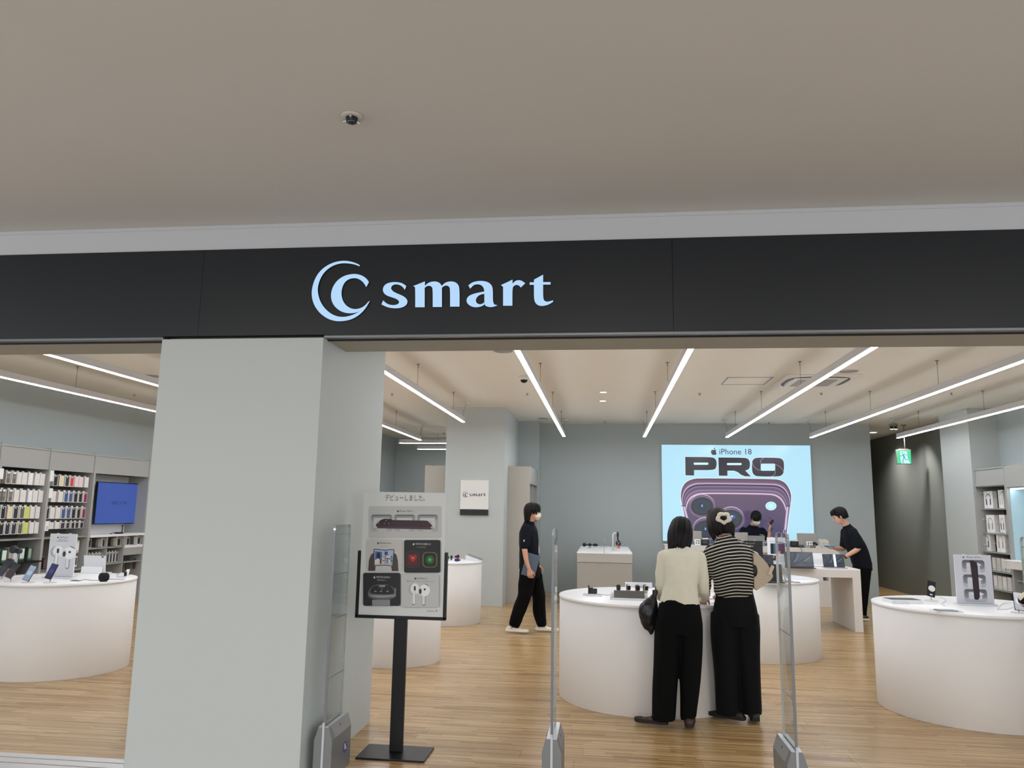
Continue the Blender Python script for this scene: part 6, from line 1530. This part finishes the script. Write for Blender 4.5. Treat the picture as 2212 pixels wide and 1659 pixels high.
# headset on a bent stand, left table
p = onz(8, 1249, HT)
t = thing('headset_display', 'dark round headset pieces held up on two stalks at the left table', 'headset', p + Vector((0, .12, 0)))
q = MB(); q.cyl((0, 0, 0), .06, .006, 28); q.build('foot', white_pl, t)
for x_, z_, r_ in ((-.055, .135, .05), (-.03, .275, .038), (.035, .26, .026)):
    q = MB(); q.tube([(x_*.3, 0, .005), (x_*.8, 0, z_*.6), (x_, 0, z_)], .004, 8); q.build('stalk', steel_thin, t)
    q = MB(); q.tube([(x_, -.02, z_), (x_+.01, .015, z_)], r_, 24); q.build('ear_cup', mat('dark_navy_cup', '#272b38', .5), t)
def poster_block(name, lb, bl, br, top_px, z, draw, thick=.012, m_=None, cat='poster', grp=None, foot=True):
    "upright board in a clear foot; bl, br = its lower corners in the photograph"
    a, b_ = onz(*bl, z), onz(*br, z); yy = (a.y+b_.y)/2; a, b_ = ony(bl[0], bl[1], yy), ony(br[0], br[1], yy)
    w_ = (b_-a).length; c = (a+b_)/2; c.z = z; h_ = ony((bl[0]+br[0])/2 - 6, top_px, yy).z - z
    t = thing(name, lb, cat, c, 0, grp)
    q = MB(); q.bb(-w_/2, w_/2, 0, thick, .014, h_, .002); q.build('board', m_ or mat('board_white', '#e4e5ea', .45), t)
    if foot:
        q = MB(); q.bb(-w_/2-.01, w_/2+.01, -.045, .06, 0, .013, .003); q.build('foot', mat('clear_foot', '#dfe3e8', .12, spec=.7), t)
    for sx in (-.22, .22):
        q = MB(); q.bb(w_*sx-.012, w_*sx+.012, 0, thick, h_, h_+.006, .001); q.build('clip', white_pl, t)
    P = Print((-w_/2, -.0006, h_), (1, 0, 0), (0, 0, -1), step=.00025); draw(P, w_, h_-.014); P.build('print', pm, t)
    return t
def draw_buds(P, w_, h_):
    P.rect(.002, .002, w_-.002, h_-.002, '#cfd0d6')
    apple(P, w_*.30, h_*.082, h_*.05, '#2c2c30'); P.text('AirPods 5', w_*.53, h_*.1, h_*.04, '#34343a', maxw=w_*.4)
    strokes(P, w_*.48, h_*.14, w_*.3, h_*.012, '#6a6a72'); strokes(P, w_*.48, h_*.17, w_*.44, h_*.012, '#7a7a82')
    class D2:
        def __init__(s): s.P = P
        def c(s, x, y): return (x/540*w_, y/1000*h_)
        def el(s, x, y, rx, ry, col, n=26): P.poly([s.c(x+rx*math.cos(2*PI*i/n), y+ry*math.sin(2*PI*i/n)) for i in range(n)], col)
        def rr(s, x0, y0, x1, y1, r, col): PK.rr(s, x0, y0, x1, y1, r, col)
        def poly(s, pts, col): P.poly([s.c(*p) for p in pts], col)
        def line(s, pts, wd, col): P.line([s.c(*p) for p in pts], wd, col)
    earbuds(D2(), 240, 380, 2.15)
poster_block('poster_board', 'white poster picturing a pair of earbuds, standing on the left table', (98.5, 1249), (157, 1248), 1153, HT, draw_buds)
def draw_pro_tall(P, w_, h_):
    P.rect(.002, .002, w_-.002, h_-.002, '#cdced6')
    apple(P, w_*.26, h_*.045, h_*.04, '#2c2c30'); P.text('iPhone 18 Pro', w_*.53, h_*.06, h_*.034, '#44444a', maxw=w_*.48)
    for i, y0 in enumerate((.10, .40, .70)):
        a, b_ = w_*.20, w_*.82
        P.rect(a, h_*y0, b_, h_*(y0+.26), '#b4b5bd', r=h_*.06); P.rect(a+w_*.01, h_*(y0+.005), b_-w_*.01, h_*(y0+.19), ('#55575f', '#8e9099'), r=h_*.05); P.rect(a+w_*.12, h_*(y0+.06), b_-w_*.14, h_*(y0+.27 if i < 2 else y0+.21), '#cdced6', r=h_*.03)
        P.rect(a+w_*.2, h_*(y0+.085), b_-w_*.1, h_*(y0+.115), '#e4e4ea', r=h_*.01)
    P.poly([(w_*x, h_*y) for x, y in ((.42, .12), (.50, .115), (.60, .15), (.62, .22), (.615, .86), (.57, .915), (.51, .92), (.46, .90), (.45, .5))], '#2a1a20')
    P.poly([(w_*x, h_*y) for x, y in ((.42, .12), (.50, .115), (.60, .15), (.60, .28), (.52, .24), (.43, .2))], '#1e1216')
poster_block('poster_board', 'white poster picturing a dark phone over grey letters, standing on the right table', (2068, 1307), (2148.8, 1308.5), 1199, HT, draw_pro_tall)
# right table: clear rear foot sheet, brochure, glass tray, cables
p = onz(1950, 1303, HT)
t = thing('brochure_stack', 'thick white brochure with a black cover at the left side of the right table', 'brochure', p + Vector((.02, .06, 0)), .12)
q = MB(); q.bb(-.135, .135, -.095, .095, 0, .028, .002); q.build('pages', mat('paper_white', '#ececef', .5), t)
q = MB(); q.bb(-.125, .135, -.06, .095, .0285, .031, .001); q.build('cover', mat('cover_black', '#1c1d1f', .35), t)
q = MB(); q.bb(-.14, .0, -.125, -.10, 0, .018, .003); q.build('holder', MATS['clear_foot'], t)
p = onz(2046, 1321, HT)
t = thing('flat_tablet', 'flat grey tablet in a clear tray near the front of the right table', 'tablet', p, .05)
q = MB(); q.bb(-.105, .105, -.06, .07, 0, .006, .002); q.build('tray', MATS['clear_foot'], t)
q = MB(); q.bb(-.08, .07, -.04, .055, .0062, .0135, .003); q.build('tablet_body', mat('tablet_grey', '#8f9296', .35, .5), t)
for i, (pts, lb) in enumerate([([(2030, 1290), (2044, 1296), (2034, 1304), (2042, 1309)], 'white cable curling left of the phone poster'), ([(2155, 1316), (2166, 1304), (2186, 1302), (2198, 1308)], 'white cable right of the phone poster'), ([(2155, 1316), (2175, 1316), (2190, 1311)], 'white cable crossing the right table front')]):
    P_ = [onz(x, y, HT+.004) for x, y in pts]; a, _ = path([tuple(v) for v in P_], [1]*len(P_), 6) if 'path' in globals() else (P_, None)
    q = MB(); q.tube(a, .003, 6); tag(q.build('charging_cable', white_pl), lb, 'cable', 'white cables on the right table')
# left table
p = onz(198, 1238, HT); k = scale_at(p)
t = thing('tablet_folio', 'white tablet in a folio seen from behind on the left table', 'tablet', p)
q = MB(); q.prism([(-.155, .19), (.10, .19), (.155, .0), (-.095, 0)], (0, 0, .004), (1, 0, 0), (0, .32, .947), .01); q.build('back_cover', mat('folio_white', '#d9dbde', .5), t)
q = MB(); q.prism([(-.125, .075), (.115, .075), (.14, 0), (-.105, 0)], (0, -.035, .002), (1, 0, 0), (0, .45, .893), .006); q.build('prop_flap', mat('folio_light', '#e8e9eb', .5), t)
q = MB(); q.bb(-.12, .16, -.04, .12, 0, .006, .002); q.build('keyboard_half', MATS['folio_white'], t)
q = MB(); q.box((.075, .052, .172), (.03, .004, .014), .003); q.build('camera_bump', mat('lens_grey', '#5c5f63', .3), t)
p = onz(216.6, 1257.0, HT)
t = thing('ball_speaker', 'small black mesh ball speaker at the front of the left table', 'speaker', p + Vector((0, .05, 0)))
q = MB(); q.lathe((0, 0, 0), [(0, 0), (.03, 0), (.046, .018), (.05, .042), (.046, .066), (.034, .08), (0, .082)], 36); q.build('mesh_body', mat('black_mesh', '#17191c', .75, bump=.8, bscale=260), t)
q = MB(); q.cyl((0, 0, .0805), .03, .002, 28); q.build('touch_top', mat('gloss_black', '#0b0b0c', .1), t)
q = MB(); q.tube([(-.05, .0, .01), (-.12, -.03, .012), (-.2, .02, .012), (-.24, -.02, .004)], .003, 6); q.build('cord', mat('grey_cable', '#77736e'), t)
p = onz(262, 1247, HT)
t = thing('watch_display', 'smartwatch with a white band lying on a puck, right end of the left table', 'watch', p)
q = MB(); q.tube([(-.05+.012*i, .0, .022+.02*math.sin(PI*i/8)) for i in range(9)], .016, 10, flat=.35); q.build('band', mat('band_white', '#d9dadb', .6), t)
q = MB(); q.box((.048, -.008, .036), (.02, .03, .045), .008); q.build('watch_case', mat('watch_dark', '#22242a', .25, .5), t)
q = MB(); q.cyl((0, 0, 0), .045, .012, 24); q.build('puck', white_pl, t)
p = onz(275, 1243, HT)
t = thing('card_holder', 'little white information card standing at the right end of the left table', 'card', p)
q = MB(); q.box((0, 0, .035), (.035, .004, .06), .001, rot=Matrix.Rotation(-.3, 4, 'X')); q.build('card', cw, t)
q = MB(); q.bb(-.025, .025, -.02, .02, 0, .008, .002); q.build('foot', MATS['clear_foot'], t)
for i, (px, py, w_, d_, lb) in enumerate([(108, 1255, .09, .03, 'small black clip strip lying left of the ball speaker'), (150, 1251, .1, .06, 'flat clear tray under the earbud poster'), (250, 1252, .16, .05, 'lavender tinted clear tray beside the ball speaker')]):
    p = onz(px if i else 163, py, HT)
    t = thing('small_tray', lb, 'tray', p, .1*i)
    q = MB(); q.bb(-w_/2, w_/2, -d_/2, d_/2, 0, .006, .002); q.build('tray', mat(['tray_dark', 'tray_clear', 'tray_lavender'][i], ['#3a3c40', '#dfe2e6', '#b9b8dc'][i], .3), t)
    q = MB(); q.bb(-w_*.3, w_*.3, -d_*.25, d_*.25, .006, .009, .001); q.build('inlay', mat(['tray_dark2', 'tray_clear2', 'tray_lav2'][i], ['#55585c', '#cdd1d6', '#d7d7ee'][i], .3), t)
# ---- table A
def watch(parent_pt, lb, band, rz=0.0, s=1.0, grp='watches on the middle display table'):
    t = thing('watch', lb, 'watch', parent_pt, rz, grp)
    q = MB(); q.tube([(0, .016*math.cos(a), .034+.034*math.sin(a)) for a in [i*2*PI/16 for i in range(17)]], .0035*s, 8, flat=3.6, caps=False); q.build('band', mat('band_'+band.strip('#'), band, .6), t)
    q = MB(); q.box((0, -.016, .045), (.032, .009, .036), .004); q.build('watch_case', MATS['watch_dark'], t); return t
pA = onz(1280, 1287, HT)
t = thing('watch_plinth', 'black watch on a small clear tray at the left side of the middle table', 'watch', pA + Vector((0, 0.02, 0)), -.05)
q = MB(); q.bb(-.085, .07, -.035, .05, 0, .012, .003); q.bb(-.06, .09, -.075, -.03, 0, .006, .002); q.build('tray', MATS['clear_foot'], t)
q = MB(); q.box((-.035, .02, .05), (.012, .035, .075), .004); q.build('back_post', black_pl, t)
q = MB(); q.box((.005, .02, .038), (.07, .03, .045), .006); q.box((-.012, .02, .062), (.03, .03, .01), .003); q.build('watch_body', mat('watch_black', '#15161a', .4), t)
q = MB(); q.tube([(.05, 0, .012), (.12, .05, .004), (.2, .06, .003), (.26, .03, .003)], .0022, 6); q.build('cord', MATS['grey_cable'], t)
pB = onz(1360, 1297, HT)
t = thing('watch_riser', 'white riser with a grey front plate holding a row of watches on the middle table', 'display riser', pB + Vector((.0, .1, 0)), -.04)
q = MB(); q.bb(-.165, .17, -.085, .10, 0, .014, .004); q.build('tray', MATS['clear_foot'], t)
q = MB(); q.box((0, -.03, .04), (.262, .01, .072), .003, rot=Matrix.Rotation(-.35, 4, 'X')); q.build('front_plate', mat('plate_grey', '#6b6965', .35, .3), t)
q = MB(); q.bb(-.16, .16, -.02, .09, .014, .05, .008); q.build('riser', mat('riser_white', '#e2e4e6', .4), t)
for i, (dx, dy, bc, lb) in enumerate([(-.09, .02, '#2a2426', 'watch with a dark band, first on the middle table riser'), (-.095, .07, '#5fc08a', 'watch with a mint green band on the middle table riser'), (-.01, .07, '#7a4238', 'watch with a rust band on the middle table riser'), (-.005, .02, '#cfc9ba', 'watch with a pale band on the middle table riser'),
        (.075, .02, '#6b3f2c', 'watch with a brown band on the middle table riser'), (.07, .075, '#a9a39c', 'watch with a taupe band on the middle table riser'), (.14, .08, '#3c211c', 'watch with a dark brown band on the middle table riser'), (.145, .02, '#c9c9a4', 'watch with a khaki band on the middle table riser')]):
    p = pB + Vector((dx, .1+dy, .05)); watch(p, lb, bc, .05*i)
t = thing('acrylic_cover', 'long clear acrylic bar at the rear of the middle table', 'display cover', onz(1381, 1270, HT) + Vector((0, .05, 0)))
q = MB(); q.bb(-.14, .13, -.02, .02, .0, .05, .004); q.build('bar', MATS['clear_foot'], t)
q = MB(); q.tube([(.03+.06*math.cos(a), -.05+.03*math.sin(a), .012) for a in [i*PI/9 for i in range(19)]], .008, 8); q.build('ring', steel_thin, t)
t = thing('round_charger', 'white round charger at the front of the middle table beside the black bag', 'charger', onz(1402, 1300, HT) + Vector((0, .02, 0)))
q = MB(); q.cyl((0, 0, 0), .03, .008, 28, bevel=.002); q.build('puck', white_pl, t); q = MB(); q.tube([(.03, 0, .004), (.08, .03, .003), (.12, .1, .003)], .002, 6); q.build('cord', white_pl, t)
p = onz(1534, 1296, HT)
t = thing('white_leaflet', 'white sheet on the table between the two women', 'leaflet', p + Vector((-.02, .05, 0)), .3)
q = MB(); q.bb(-.1, .1, -.07, .07, 0, .003); q.build('sheet', cw, t); q = MB(); q.bb(-.03, .03, -.05, .04, .003, .010, .002); q.build('phone', mat('phone_pink', '#c9a7a4', .4), t)
# ---- table B (farther back, by the poster)
for i, (px, py, bc, lb) in enumerate([(968, 1211, '#7fd49a', 'watch with a mint band on the small table by the poster'), (975, 1210, '#5d3c34', 'watch with a brown band on the small table by the poster'), (984, 1209, '#e7e7ea', 'watch with a white band on the small table by the poster'), (989, 1208, '#a0404e', 'watch with a red band on the small table by the poster')]):
    watch(onz(px, py, HT), lb, bc, .2*i, grp='watches on the small table by the poster')
t = thing('compact_camera', 'dark blue rounded gadget on the small table by the poster', 'gadget', onz(987, 1213, HT))
q = MB(); q.box((0, 0, .022), (.07, .04, .04), .014); q.build('body', mat('deep_blue', '#1c2560', .35), t); q = MB(); q.ball((.042, 0, .022), .012, sub=2); q.build('knob', mat('deep_blue2', '#2a3478', .35), t)
t = thing('tilted_tablet', 'tablet lying tilted on a clear wedge at the right of the small table', 'tablet', onz(1024, 1210, HT) + Vector((0, .1, 0)), -.1)
q = MB(); q.prism([(-.11, 0), (.11, 0), (-.11, .07)], (0, -.05, .002), (1, 0, 0), (0, 0, 1), -.10); q.build('wedge', MATS['clear_foot'], t)
q = MB(); q.box((0, .0, .045), (.25, .12, .006), .002, rot=Matrix.Rotation(.30, 4, 'Y')); q.build('tablet_body', mat('tablet_brownish', '#7d7672', .35), t)
# ---- table D
def draw_black(P, w_, h_):
    P.rect(.001, .001, w_-.001, h_-.001, '#0e1012'); P.text('iPad Pro', w_*.5, h_*.17, h_*.045, '#d8dce0', maxw=w_*.6); P.text('大画面でひろがる', w_*.5, h_*.09, h_*.03, '#b8b0a0', maxw=w_*.75)
    pts = [(w_*(.55+.28*math.cos(a)+(0 if math.cos(a) > 0 else -.3)), h_*(.40+.11*math.sin(a))) for a in [i*2*PI/28 for i in range(29)]]
    P.line(pts, h_*.022, '#c9d6dc'); P.line(pts[2:14], h_*.012, '#7fb4d6')
poster_block('poster_board', 'black product poster behind the beige shoulder bag', (1592, 1247), (1650, 1248), 1168, HT, draw_black, m_=mat('board_black', '#121315', .4))
def dark_tablet(px, py, w_, h_, lb, tilt=.35, screen=('#36424e', '#2a3540'), kb='#1a1b1e', z=HT, rz=0, art=True, strip=False, shear=0.0):
    t = thing('tablet_keyboard', lb, 'tablet', onz(px, py, z), rz, 'tablets set up on keyboard covers')
    q = MB(); q.box((0, .04, h_/2*math.cos(tilt)+.012), (w_, .008, h_), .004, rot=Matrix.Rotation(-tilt, 4, 'X')); q.build('tablet_body', mat('tablet_black', '#131417', .35), t)
    Rm = Matrix.Translation((0, .04, h_/2*math.cos(tilt)+.012)) @ Matrix.Rotation(-tilt, 4, 'X')
    P = Print((-w_/2+.008, -.0045, h_/2-.008), (1, 0, 0), (0, 0, -1), step=.00025); a, b_ = w_-.016, h_-.016
    P.rect(0, 0, a, b_, screen)
    if art:
        for c_ in ([(0, .1), (.12, .3), (.2, .45), (.12, .75), (.02, 1)], [(.38, 0), (.36, .3), (.3, .6), (.12, .95)], [(.95, .1), (.7, .45), (.45, .75), (.12, .97)], [(1, .75), (.75, .72), (.6, .72), (.8, .9), (.85, 1)]):
            P.line([(x*a, y*b_) for x, y in c_], h_*.07, '#141a2a')
        for c_ in ([(.5, .1), (.45, .4), (.3, .7)], [(.9, .35), (.7, .6)]): P.line([(x*a, y*b_) for x, y in c_], h_*.09, '#4c6076')
    if strip: P.rect(a*.5, -.004, a*.62, b_+.004, '#f4f8ff')
    P.bm.transform(Rm); P.n = Rm.to_3x3() @ P.n; P.build('screen', ps, t)
    q = MB(); q.bb(-w_/2-.005, w_/2+.005, -.10, .07, 0, .008, .003); q.build('keyboard', mat('kb_'+kb.strip('#'), kb, .5), t)
    return t
dark_tablet(1669, 1258, .23, .19, 'big black tablet stand leaning back on the round table, behind the glass gate', tilt=.25, screen=('#1c1420', '#15171b'), art=False)
t = thing('tablet_stand', 'white tablet arm stand on the round table behind the glass gate', 'tablet stand', onz(1700, 1256, HT) + Vector((0, .05, 0)))
q = MB(); q.bb(-.09, .07, -.05, .05, 0, .01, .004); q.build('foot', white_pl, t); q = MB(); q.tube([(.0, 0, .01), (-.03, .01, .09), (-.085, .02, .18)], .012, 12, flat=.5); q.build('arm', white_pl, t)
q = MB(); q.box((-.02, -.02, .105), (.012, .17, .17), .003, rot=Matrix.Rotation(-.55, 4, 'Y')); q.build('tablet_body', mat('tablet_silver', '#b9bcc2', .3, .5), t)
for i, (px, py, w_, d_, lb) in enumerate([(1636, 1256, .17, .07, 'clear tray with papers at the left of the rear round table'), (1712, 1258, .16, .06, 'thin grey mat behind the glass gate on the rear round table'), (1728, 1252, .2, .05, 'white booklet at the right of the rear round table')]):
    t = thing('flat_leaflet', lb, 'leaflet', onz(px, py, HT), 0)
    q = MB(); q.bb(-w_/2, w_/2, -d_/2, d_/2, 0, .006, .002); q.build('sheet', mat(['paper_a', 'mat_grey', 'paper_b'][i], ['#d3dbea', '#8a8c95', '#eef0f4'][i], .4), t)
    q = MB(); q.bb(-w_*.35, w_*.35, -d_*.3, d_*.3, .006, .0085, .001); q.build('print', mat(['paper_c', 'mat_grey2', 'paper_d'][i], ['#aab4cc', '#7a7c85', '#dfe3ea'][i], .4), t)
# ---- on the desk
def draw_colour(P, w_, h_):
    P.rect(.001, .001, w_-.001, h_-.001, '#eceef6'); P.text('mac', w_*.5, h_*.09, h_*.03, '#6a6aa0', maxw=w_*.3); strokes(P, w_*.5, h_*.13, w_*.7, h_*.01, '#9a9aa8', n=2, gap=h_*.035)
    x0, y0, x1, y1 = w_*.17, h_*.22, w_*.95, h_*.60
    P.rect(x0, y0, x1, y1, '#1e2a3c')
    for a, b_, c_ in ((.0, .2, '#0f141c'), (.22, .42, '#3f6a8e'), (.4, .62, '#b03a6a'), (.6, .8, '#4a3a78'), (.78, 1.0, '#6a2a48')): P.poly([(x0+(x1-x0)*a, y0), (x0+(x1-x0)*b_, y0+(y1-y0)*.05), (x0+(x1-x0)*min(1, b_+.05), y1), (x0+(x1-x0)*a, y1)], c_)
    P.rect(x0+(x1-x0)*.5, y0+(y1-y0)*.72, x0+(x1-x0)*.68, y1-.002, '#f0b87a')
    P.rect(w_*.17, h_*.66, w_*.5, h_*.84, '#3a322e'); P.disc(w_*.3, h_*.72, w_*.06, '#d8b070', 14); P.rect(w_*.55, h_*.66, w_*.92, h_*.9, '#d3d6de')
poster_block('poster_board', 'white poster with colourful tablets standing on the desk beside the glass gate', (1659, 1222), (1699, 1223), 1161, DH, draw_colour)
dark_tablet(1728, 1227, .40, .22, 'larger tablet with a dark swirl picture on the white desk', z=DH, tilt=.3)
dark_tablet(1803, 1227, .30, .19, 'smaller tablet with a bright strip across its dark picture on the white desk', z=DH, tilt=.3, strip=True, kb='#8b9096')
dark_tablet(1657, 1222.5, .20, .15, 'dark laptop partly hidden by the black poster on the desk', z=DH, tilt=.2, screen=('#101c34', '#0a1020'), art=False, kb='#8b9097')
t = thing('tablet_folio', 'white tablet in a folio seen from behind on the white desk', 'tablet', onz(1780, 1220, DH) + Vector((-.02, .10, 0)))
q = MB(); q.prism([(-.12, .17), (.13, .17), (.14, 0), (-.14, 0)], (0, 0, .004), (1, 0, 0), (0, .32, .947), .01); q.build('back_cover', MATS['folio_light'], t)
q = MB(); q.prism([(-.13, .07), (.13, .07), (.14, 0), (-.14, 0)], (0, -.03, .002), (1, 0, 0), (0, .4, .9165), .006); q.build('prop_flap', MATS['folio_white'], t)
t = thing('white_tray', 'flat white tray on the desk between the two tablets', 'tray', onz(1765, 1224, DH))
q = MB(); q.bb(-.12, .14, -.05, .06, 0, .012, .004); q.build('tray', MATS['riser_white'], t); q = MB(); q.tube([(-.1, -.03, .014), (0, 0, .016), (.12, -.02, .014)], .002, 6); q.build('cord', white_pl, t)
# ---- on the counter
ZT = 1.03
mon_m = mat('monitor_back', '#a8a39d', .5)
for px0, px1, py0, lb in ((1722, 1764, 1152, 'grey back of a monitor on the counter, right of the lit picture centre'), (1497, 1516, 1147, 'grey back of a monitor on the counter between the two women'), (1587, 1616, 1150, 'grey back of a monitor left of the masked person at the counter')):
    a, b_ = ony(px0, 1165, 15.2), ony(px1, 1165, 15.2); zt_ = ony((px0+px1)/2, py0, 15.2).z; w_ = b_.x-a.x
    t = thing('monitor', lb, 'monitor', ((a.x+b_.x)/2, 15.2, ZT), 0, 'monitors on the service counter')
    q = MB(); q.bb(-w_/2, w_/2, 0, .02, .04, zt_-ZT, .006); q.build('screen_back', mon_m, t)
    q = MB(); q.bb(-.03, .03, -.012, 0, .0, .16, .003); q.bb(-.08, .08, -.06, .06, 0, .008, .003); q.build('stand', mon_m, t)
a, b_ = ony(1616, 1165, 15.12), ony(1652, 1165, 15.12)
t = thing('laptop', 'open silver laptop on the counter in front of the masked person', 'laptop', ((a.x+b_.x)/2, 15.12, ZT))
w_ = b_.x-a.x
q = MB(); q.box((0, 0, .10), (w_, .007, .19), .003, rot=Matrix.Rotation(.2, 4, 'X')); q.build('lid', mat('laptop_silver', '#9fa2a6', .4, .6), t)
q = MB(); q.bb(-w_/2, w_/2, .02, .22, 0, .012, .003); q.build('base', MATS['laptop_silver'], t)
P = Print((-.012, -.012, .11), (1, 0, 0), (0, 0, -1)); apple(P, .012, .0, .024, '#6c6e72'); P.build('emblem', pm, t)
def counter_item(px, py, name, cat, lb, fn):
    t = thing(name, lb, cat, Vector((ony(px, py, 15.0).x, 15.0, ZT))); fn(t); return t
def f_term(t):
    q = MB(); q.bb(-.07, .07, -.05, .05, 0, .11, .01); q.build('body', black_pl, t); q = MB(); q.box((0, -.052, .065), (.09, .004, .055), .002); q.build('display', mat('terminal_glass', '#3a4238', .2), t); q = MB(); q.bb(-.05, .06, -.03, .03, .11, .135, .003); q.build('paper_roll', cw, t)
def f_card(t):
    q = MB(); q.box((0, 0, .06), (.11, .005, .105), .002, rot=Matrix.Rotation(-.3, 4, 'X')); q.build('card', cw, t)
    P = Print((-.05, -.034, .105), (1, 0, 0), (0, .295, -.955))
    for i in range(2):
        for j in range(2): P.rect(.012+.045*i, .012+.045*j, .04+.045*i, .038+.045*j, '#8a8a90' if j == 0 else '#5f5f66')
    P.build('icons', pm, t); q = MB(); q.bb(-.055, .055, -.04, .04, 0, .01, .003); q.build('foot', MATS['clear_foot'], t)
def f_printer(t):
    q = MB(); q.bb(-.085, .085, -.08, .08, 0, .135, .016); q.build('body', mat('printer_ivory', '#cfccc0', .5), t); q = MB(); q.bb(-.07, .06, -.06, .06, .135, .155, .006); q.build('lid', MATS['printer_ivory'], t)
    q = MB(); q.box((-.01, -.082, .075), (.03, .004, .008), .001); q.build('label', mat('label_grey', '#70757c', .5), t)
    for sx in (-.055, .055):
        q = MB(); q.box((sx, -.082, .022), (.022, .01, .022), .004); q.build('port', mat('port_navy', '#2c3040', .5), t)
def f_base(c_):
    def g(t):
        q = MB(); q.bb(-.06, .06, -.04, .04, 0, .03, .008); q.build('body', mat('box_'+c_.strip('#'), c_, .5), t); q = MB(); q.bb(-.03, .03, -.02, .02, .03, .04, .003); q.build('top', mat('boxt_'+c_.strip('#'), c_, .4), t)
    return g
counter_item(1716, 1181, 'card_terminal', 'terminal', 'black payment terminal at the left of the right-hand monitor', f_term)
counter_item(1523, 1180, 'card_terminal', 'terminal', 'black payment terminal on the counter between the two women', f_term)
counter_item(1749, 1179, 'icon_card', 'card', 'white card with icons propped before the right-hand monitor', f_card)
counter_item(1507, 1180, 'icon_card', 'card', 'white card with icons on the counter between the two women', f_card)
counter_item(1778, 1181, 'receipt_printer', 'printer', 'ivory box printer near the right end of the counter', f_printer)
for px, c_, lb in ((1739, '#a9a8a6', 'small grey box in front of the right-hand monitor'), (1763, '#d9d9d6', 'small white box beside the ivory printer'), (1728, '#3a3b3e', 'small dark box beside the payment terminal'), (1752, '#77746f', 'low grey dock under the icon card')):
    t = counter_item(px, 1181, 'small_box', 'box', lb, f_base(c_)); t.location.y -= .09
t = thing('tape_roll', 'black tape roll standing left of the ivory printer', 'tape', Vector((ony(1759, 1175, 15.05).x, 15.05, ZT)))
q = MB(); q.tube([(0, -.02, .05), (0, .02, .05)], .05, 24); q.build('roll', black_pl, t); q = MB(); q.tube([(0, -.021, .05), (0, .021, .05)], .022, 18); q.build('core', mat('core_brown', '#6b5a48', .6), t)
t = thing('counter_cable', 'grey cable hanging over the front edge of the counter', 'cable', Vector((ony(1731, 1185, 14.83).x, 14.84, ZT)))
q = MB(); q.tube([(-.02, .1, .006), (0, .01, .008), (.0, -.008, -.02), (.012, -.008, -.08), (.03, -.008, -.10)], .006, 8); q.build('cord', MATS['grey_cable'], t)
# ---- on the plinth
def pz(px, py): return onz(px, py, PH)
t = thing('earbud_display', 'black earbuds and adapters clustered at the left of the plinth', 'earbuds', pz(1275, 1183.5))
for x_, y_, r_ in ((-.11, 0, .035), (-.085, .02, .022), (-.01, 0, .03), (.01, .02, .02), (.07, -.01, .024), (.10, .0, .028), (.125, .0, .018)):
    q = MB(); q.ball((x_, y_, .055), (r_, r_*.8, r_*1.05), sub=2); q.build('bud', mat('bud_black', '#141416', .5), t)
q = MB(); q.tube([(-.13, 0, .055), (.14, 0, .05)], .008, 8); q.build('rod', black_pl, t)
q = MB(); q.tube([(0, 0, .0), (0, 0, .05)], .006, 8); q.cyl((-.02, 0, 0), .04, .005, 20); q.build('stand', mat('stand_teal', '#6d8284', .4), t)
t = thing('headphone_stand', 'white stand holding black headphones on the plinth', 'headphones', pz(1324, 1189))
hh_ = .30
q = MB(); q.cyl((.03, 0, 0), .075, .006, 30); q.build('foot', white_pl, t)
q = MB(); q.tube([(0, 0, .0), (0, 0, hh_-.04), (.012, 0, hh_-.01), (.04, 0, hh_), (.09, 0, hh_)], .014, 12); q.build('arm', white_pl, t)
q = MB(); q.tube([(.085+.0*a, .075*math.cos(a), hh_-.06+.068*math.sin(a)) for a in [i*PI/14 for i in range(15)]], .014, 10, flat=1.3); q.tube([(.085, -.075, hh_-.05), (.09, -.078, .16)], .012, 8); q.tube([(.085, .075, hh_-.05), (.09, .078, .16)], .012, 8); q.build('headband', mat('bud_black', '#141416'), t)
for sy in (-1, 1):
    q = MB(); q.tube([(.095, sy*.05, .125), (.095, sy*.085, .125)], .046, 24); q.build('ear_cup', mat('cup_brown_black', '#231c1a', .4), t)
q = MB(); q.tube([(.07, -.088, .17), (.095, -.09, .125), (.13, -.088, .15)], .003, 6); q.tube([(.095, -.09, .125), (.08, -.088, .08)], .003, 6); q.build('cord', white_pl, t)
t = thing('orange_cap', 'small orange gadget at the foot of the headphone stand', 'gadget', pz(1336.5, 1184))
q = MB(); q.lathe((0, 0, 0), [(0, 0), (.026, 0), (.03, .015), (.022, .032), (0, .036)], 20); q.build('cap', mat('vivid_orange', '#f2593a', .45), t); q = MB(); q.tube([(-.025, 0, .01), (-.07, .02, .008), (-.12, .03, .006)], .003, 6); q.build('cord', white_pl, t)
t = thing('wire_post', 'thin pale wire sticking up in the middle of the plinth', 'wire', pz(1308, 1182))
q = MB(); q.tube([(0.02, 0, 0), (.0, 0, .08), (-.03, 0, .17)], .005, 8); q.build('post', mat('pale_wire', '#c3cbc9', .4), t); q = MB(); q.tube([(-.1, -.1, .004), (-.04, 0, .012), (.05, .03, .02), (.14, .0, .006)], .004, 6); q.build('cord', mat('pale_wire', '#c3cbc9'), t)
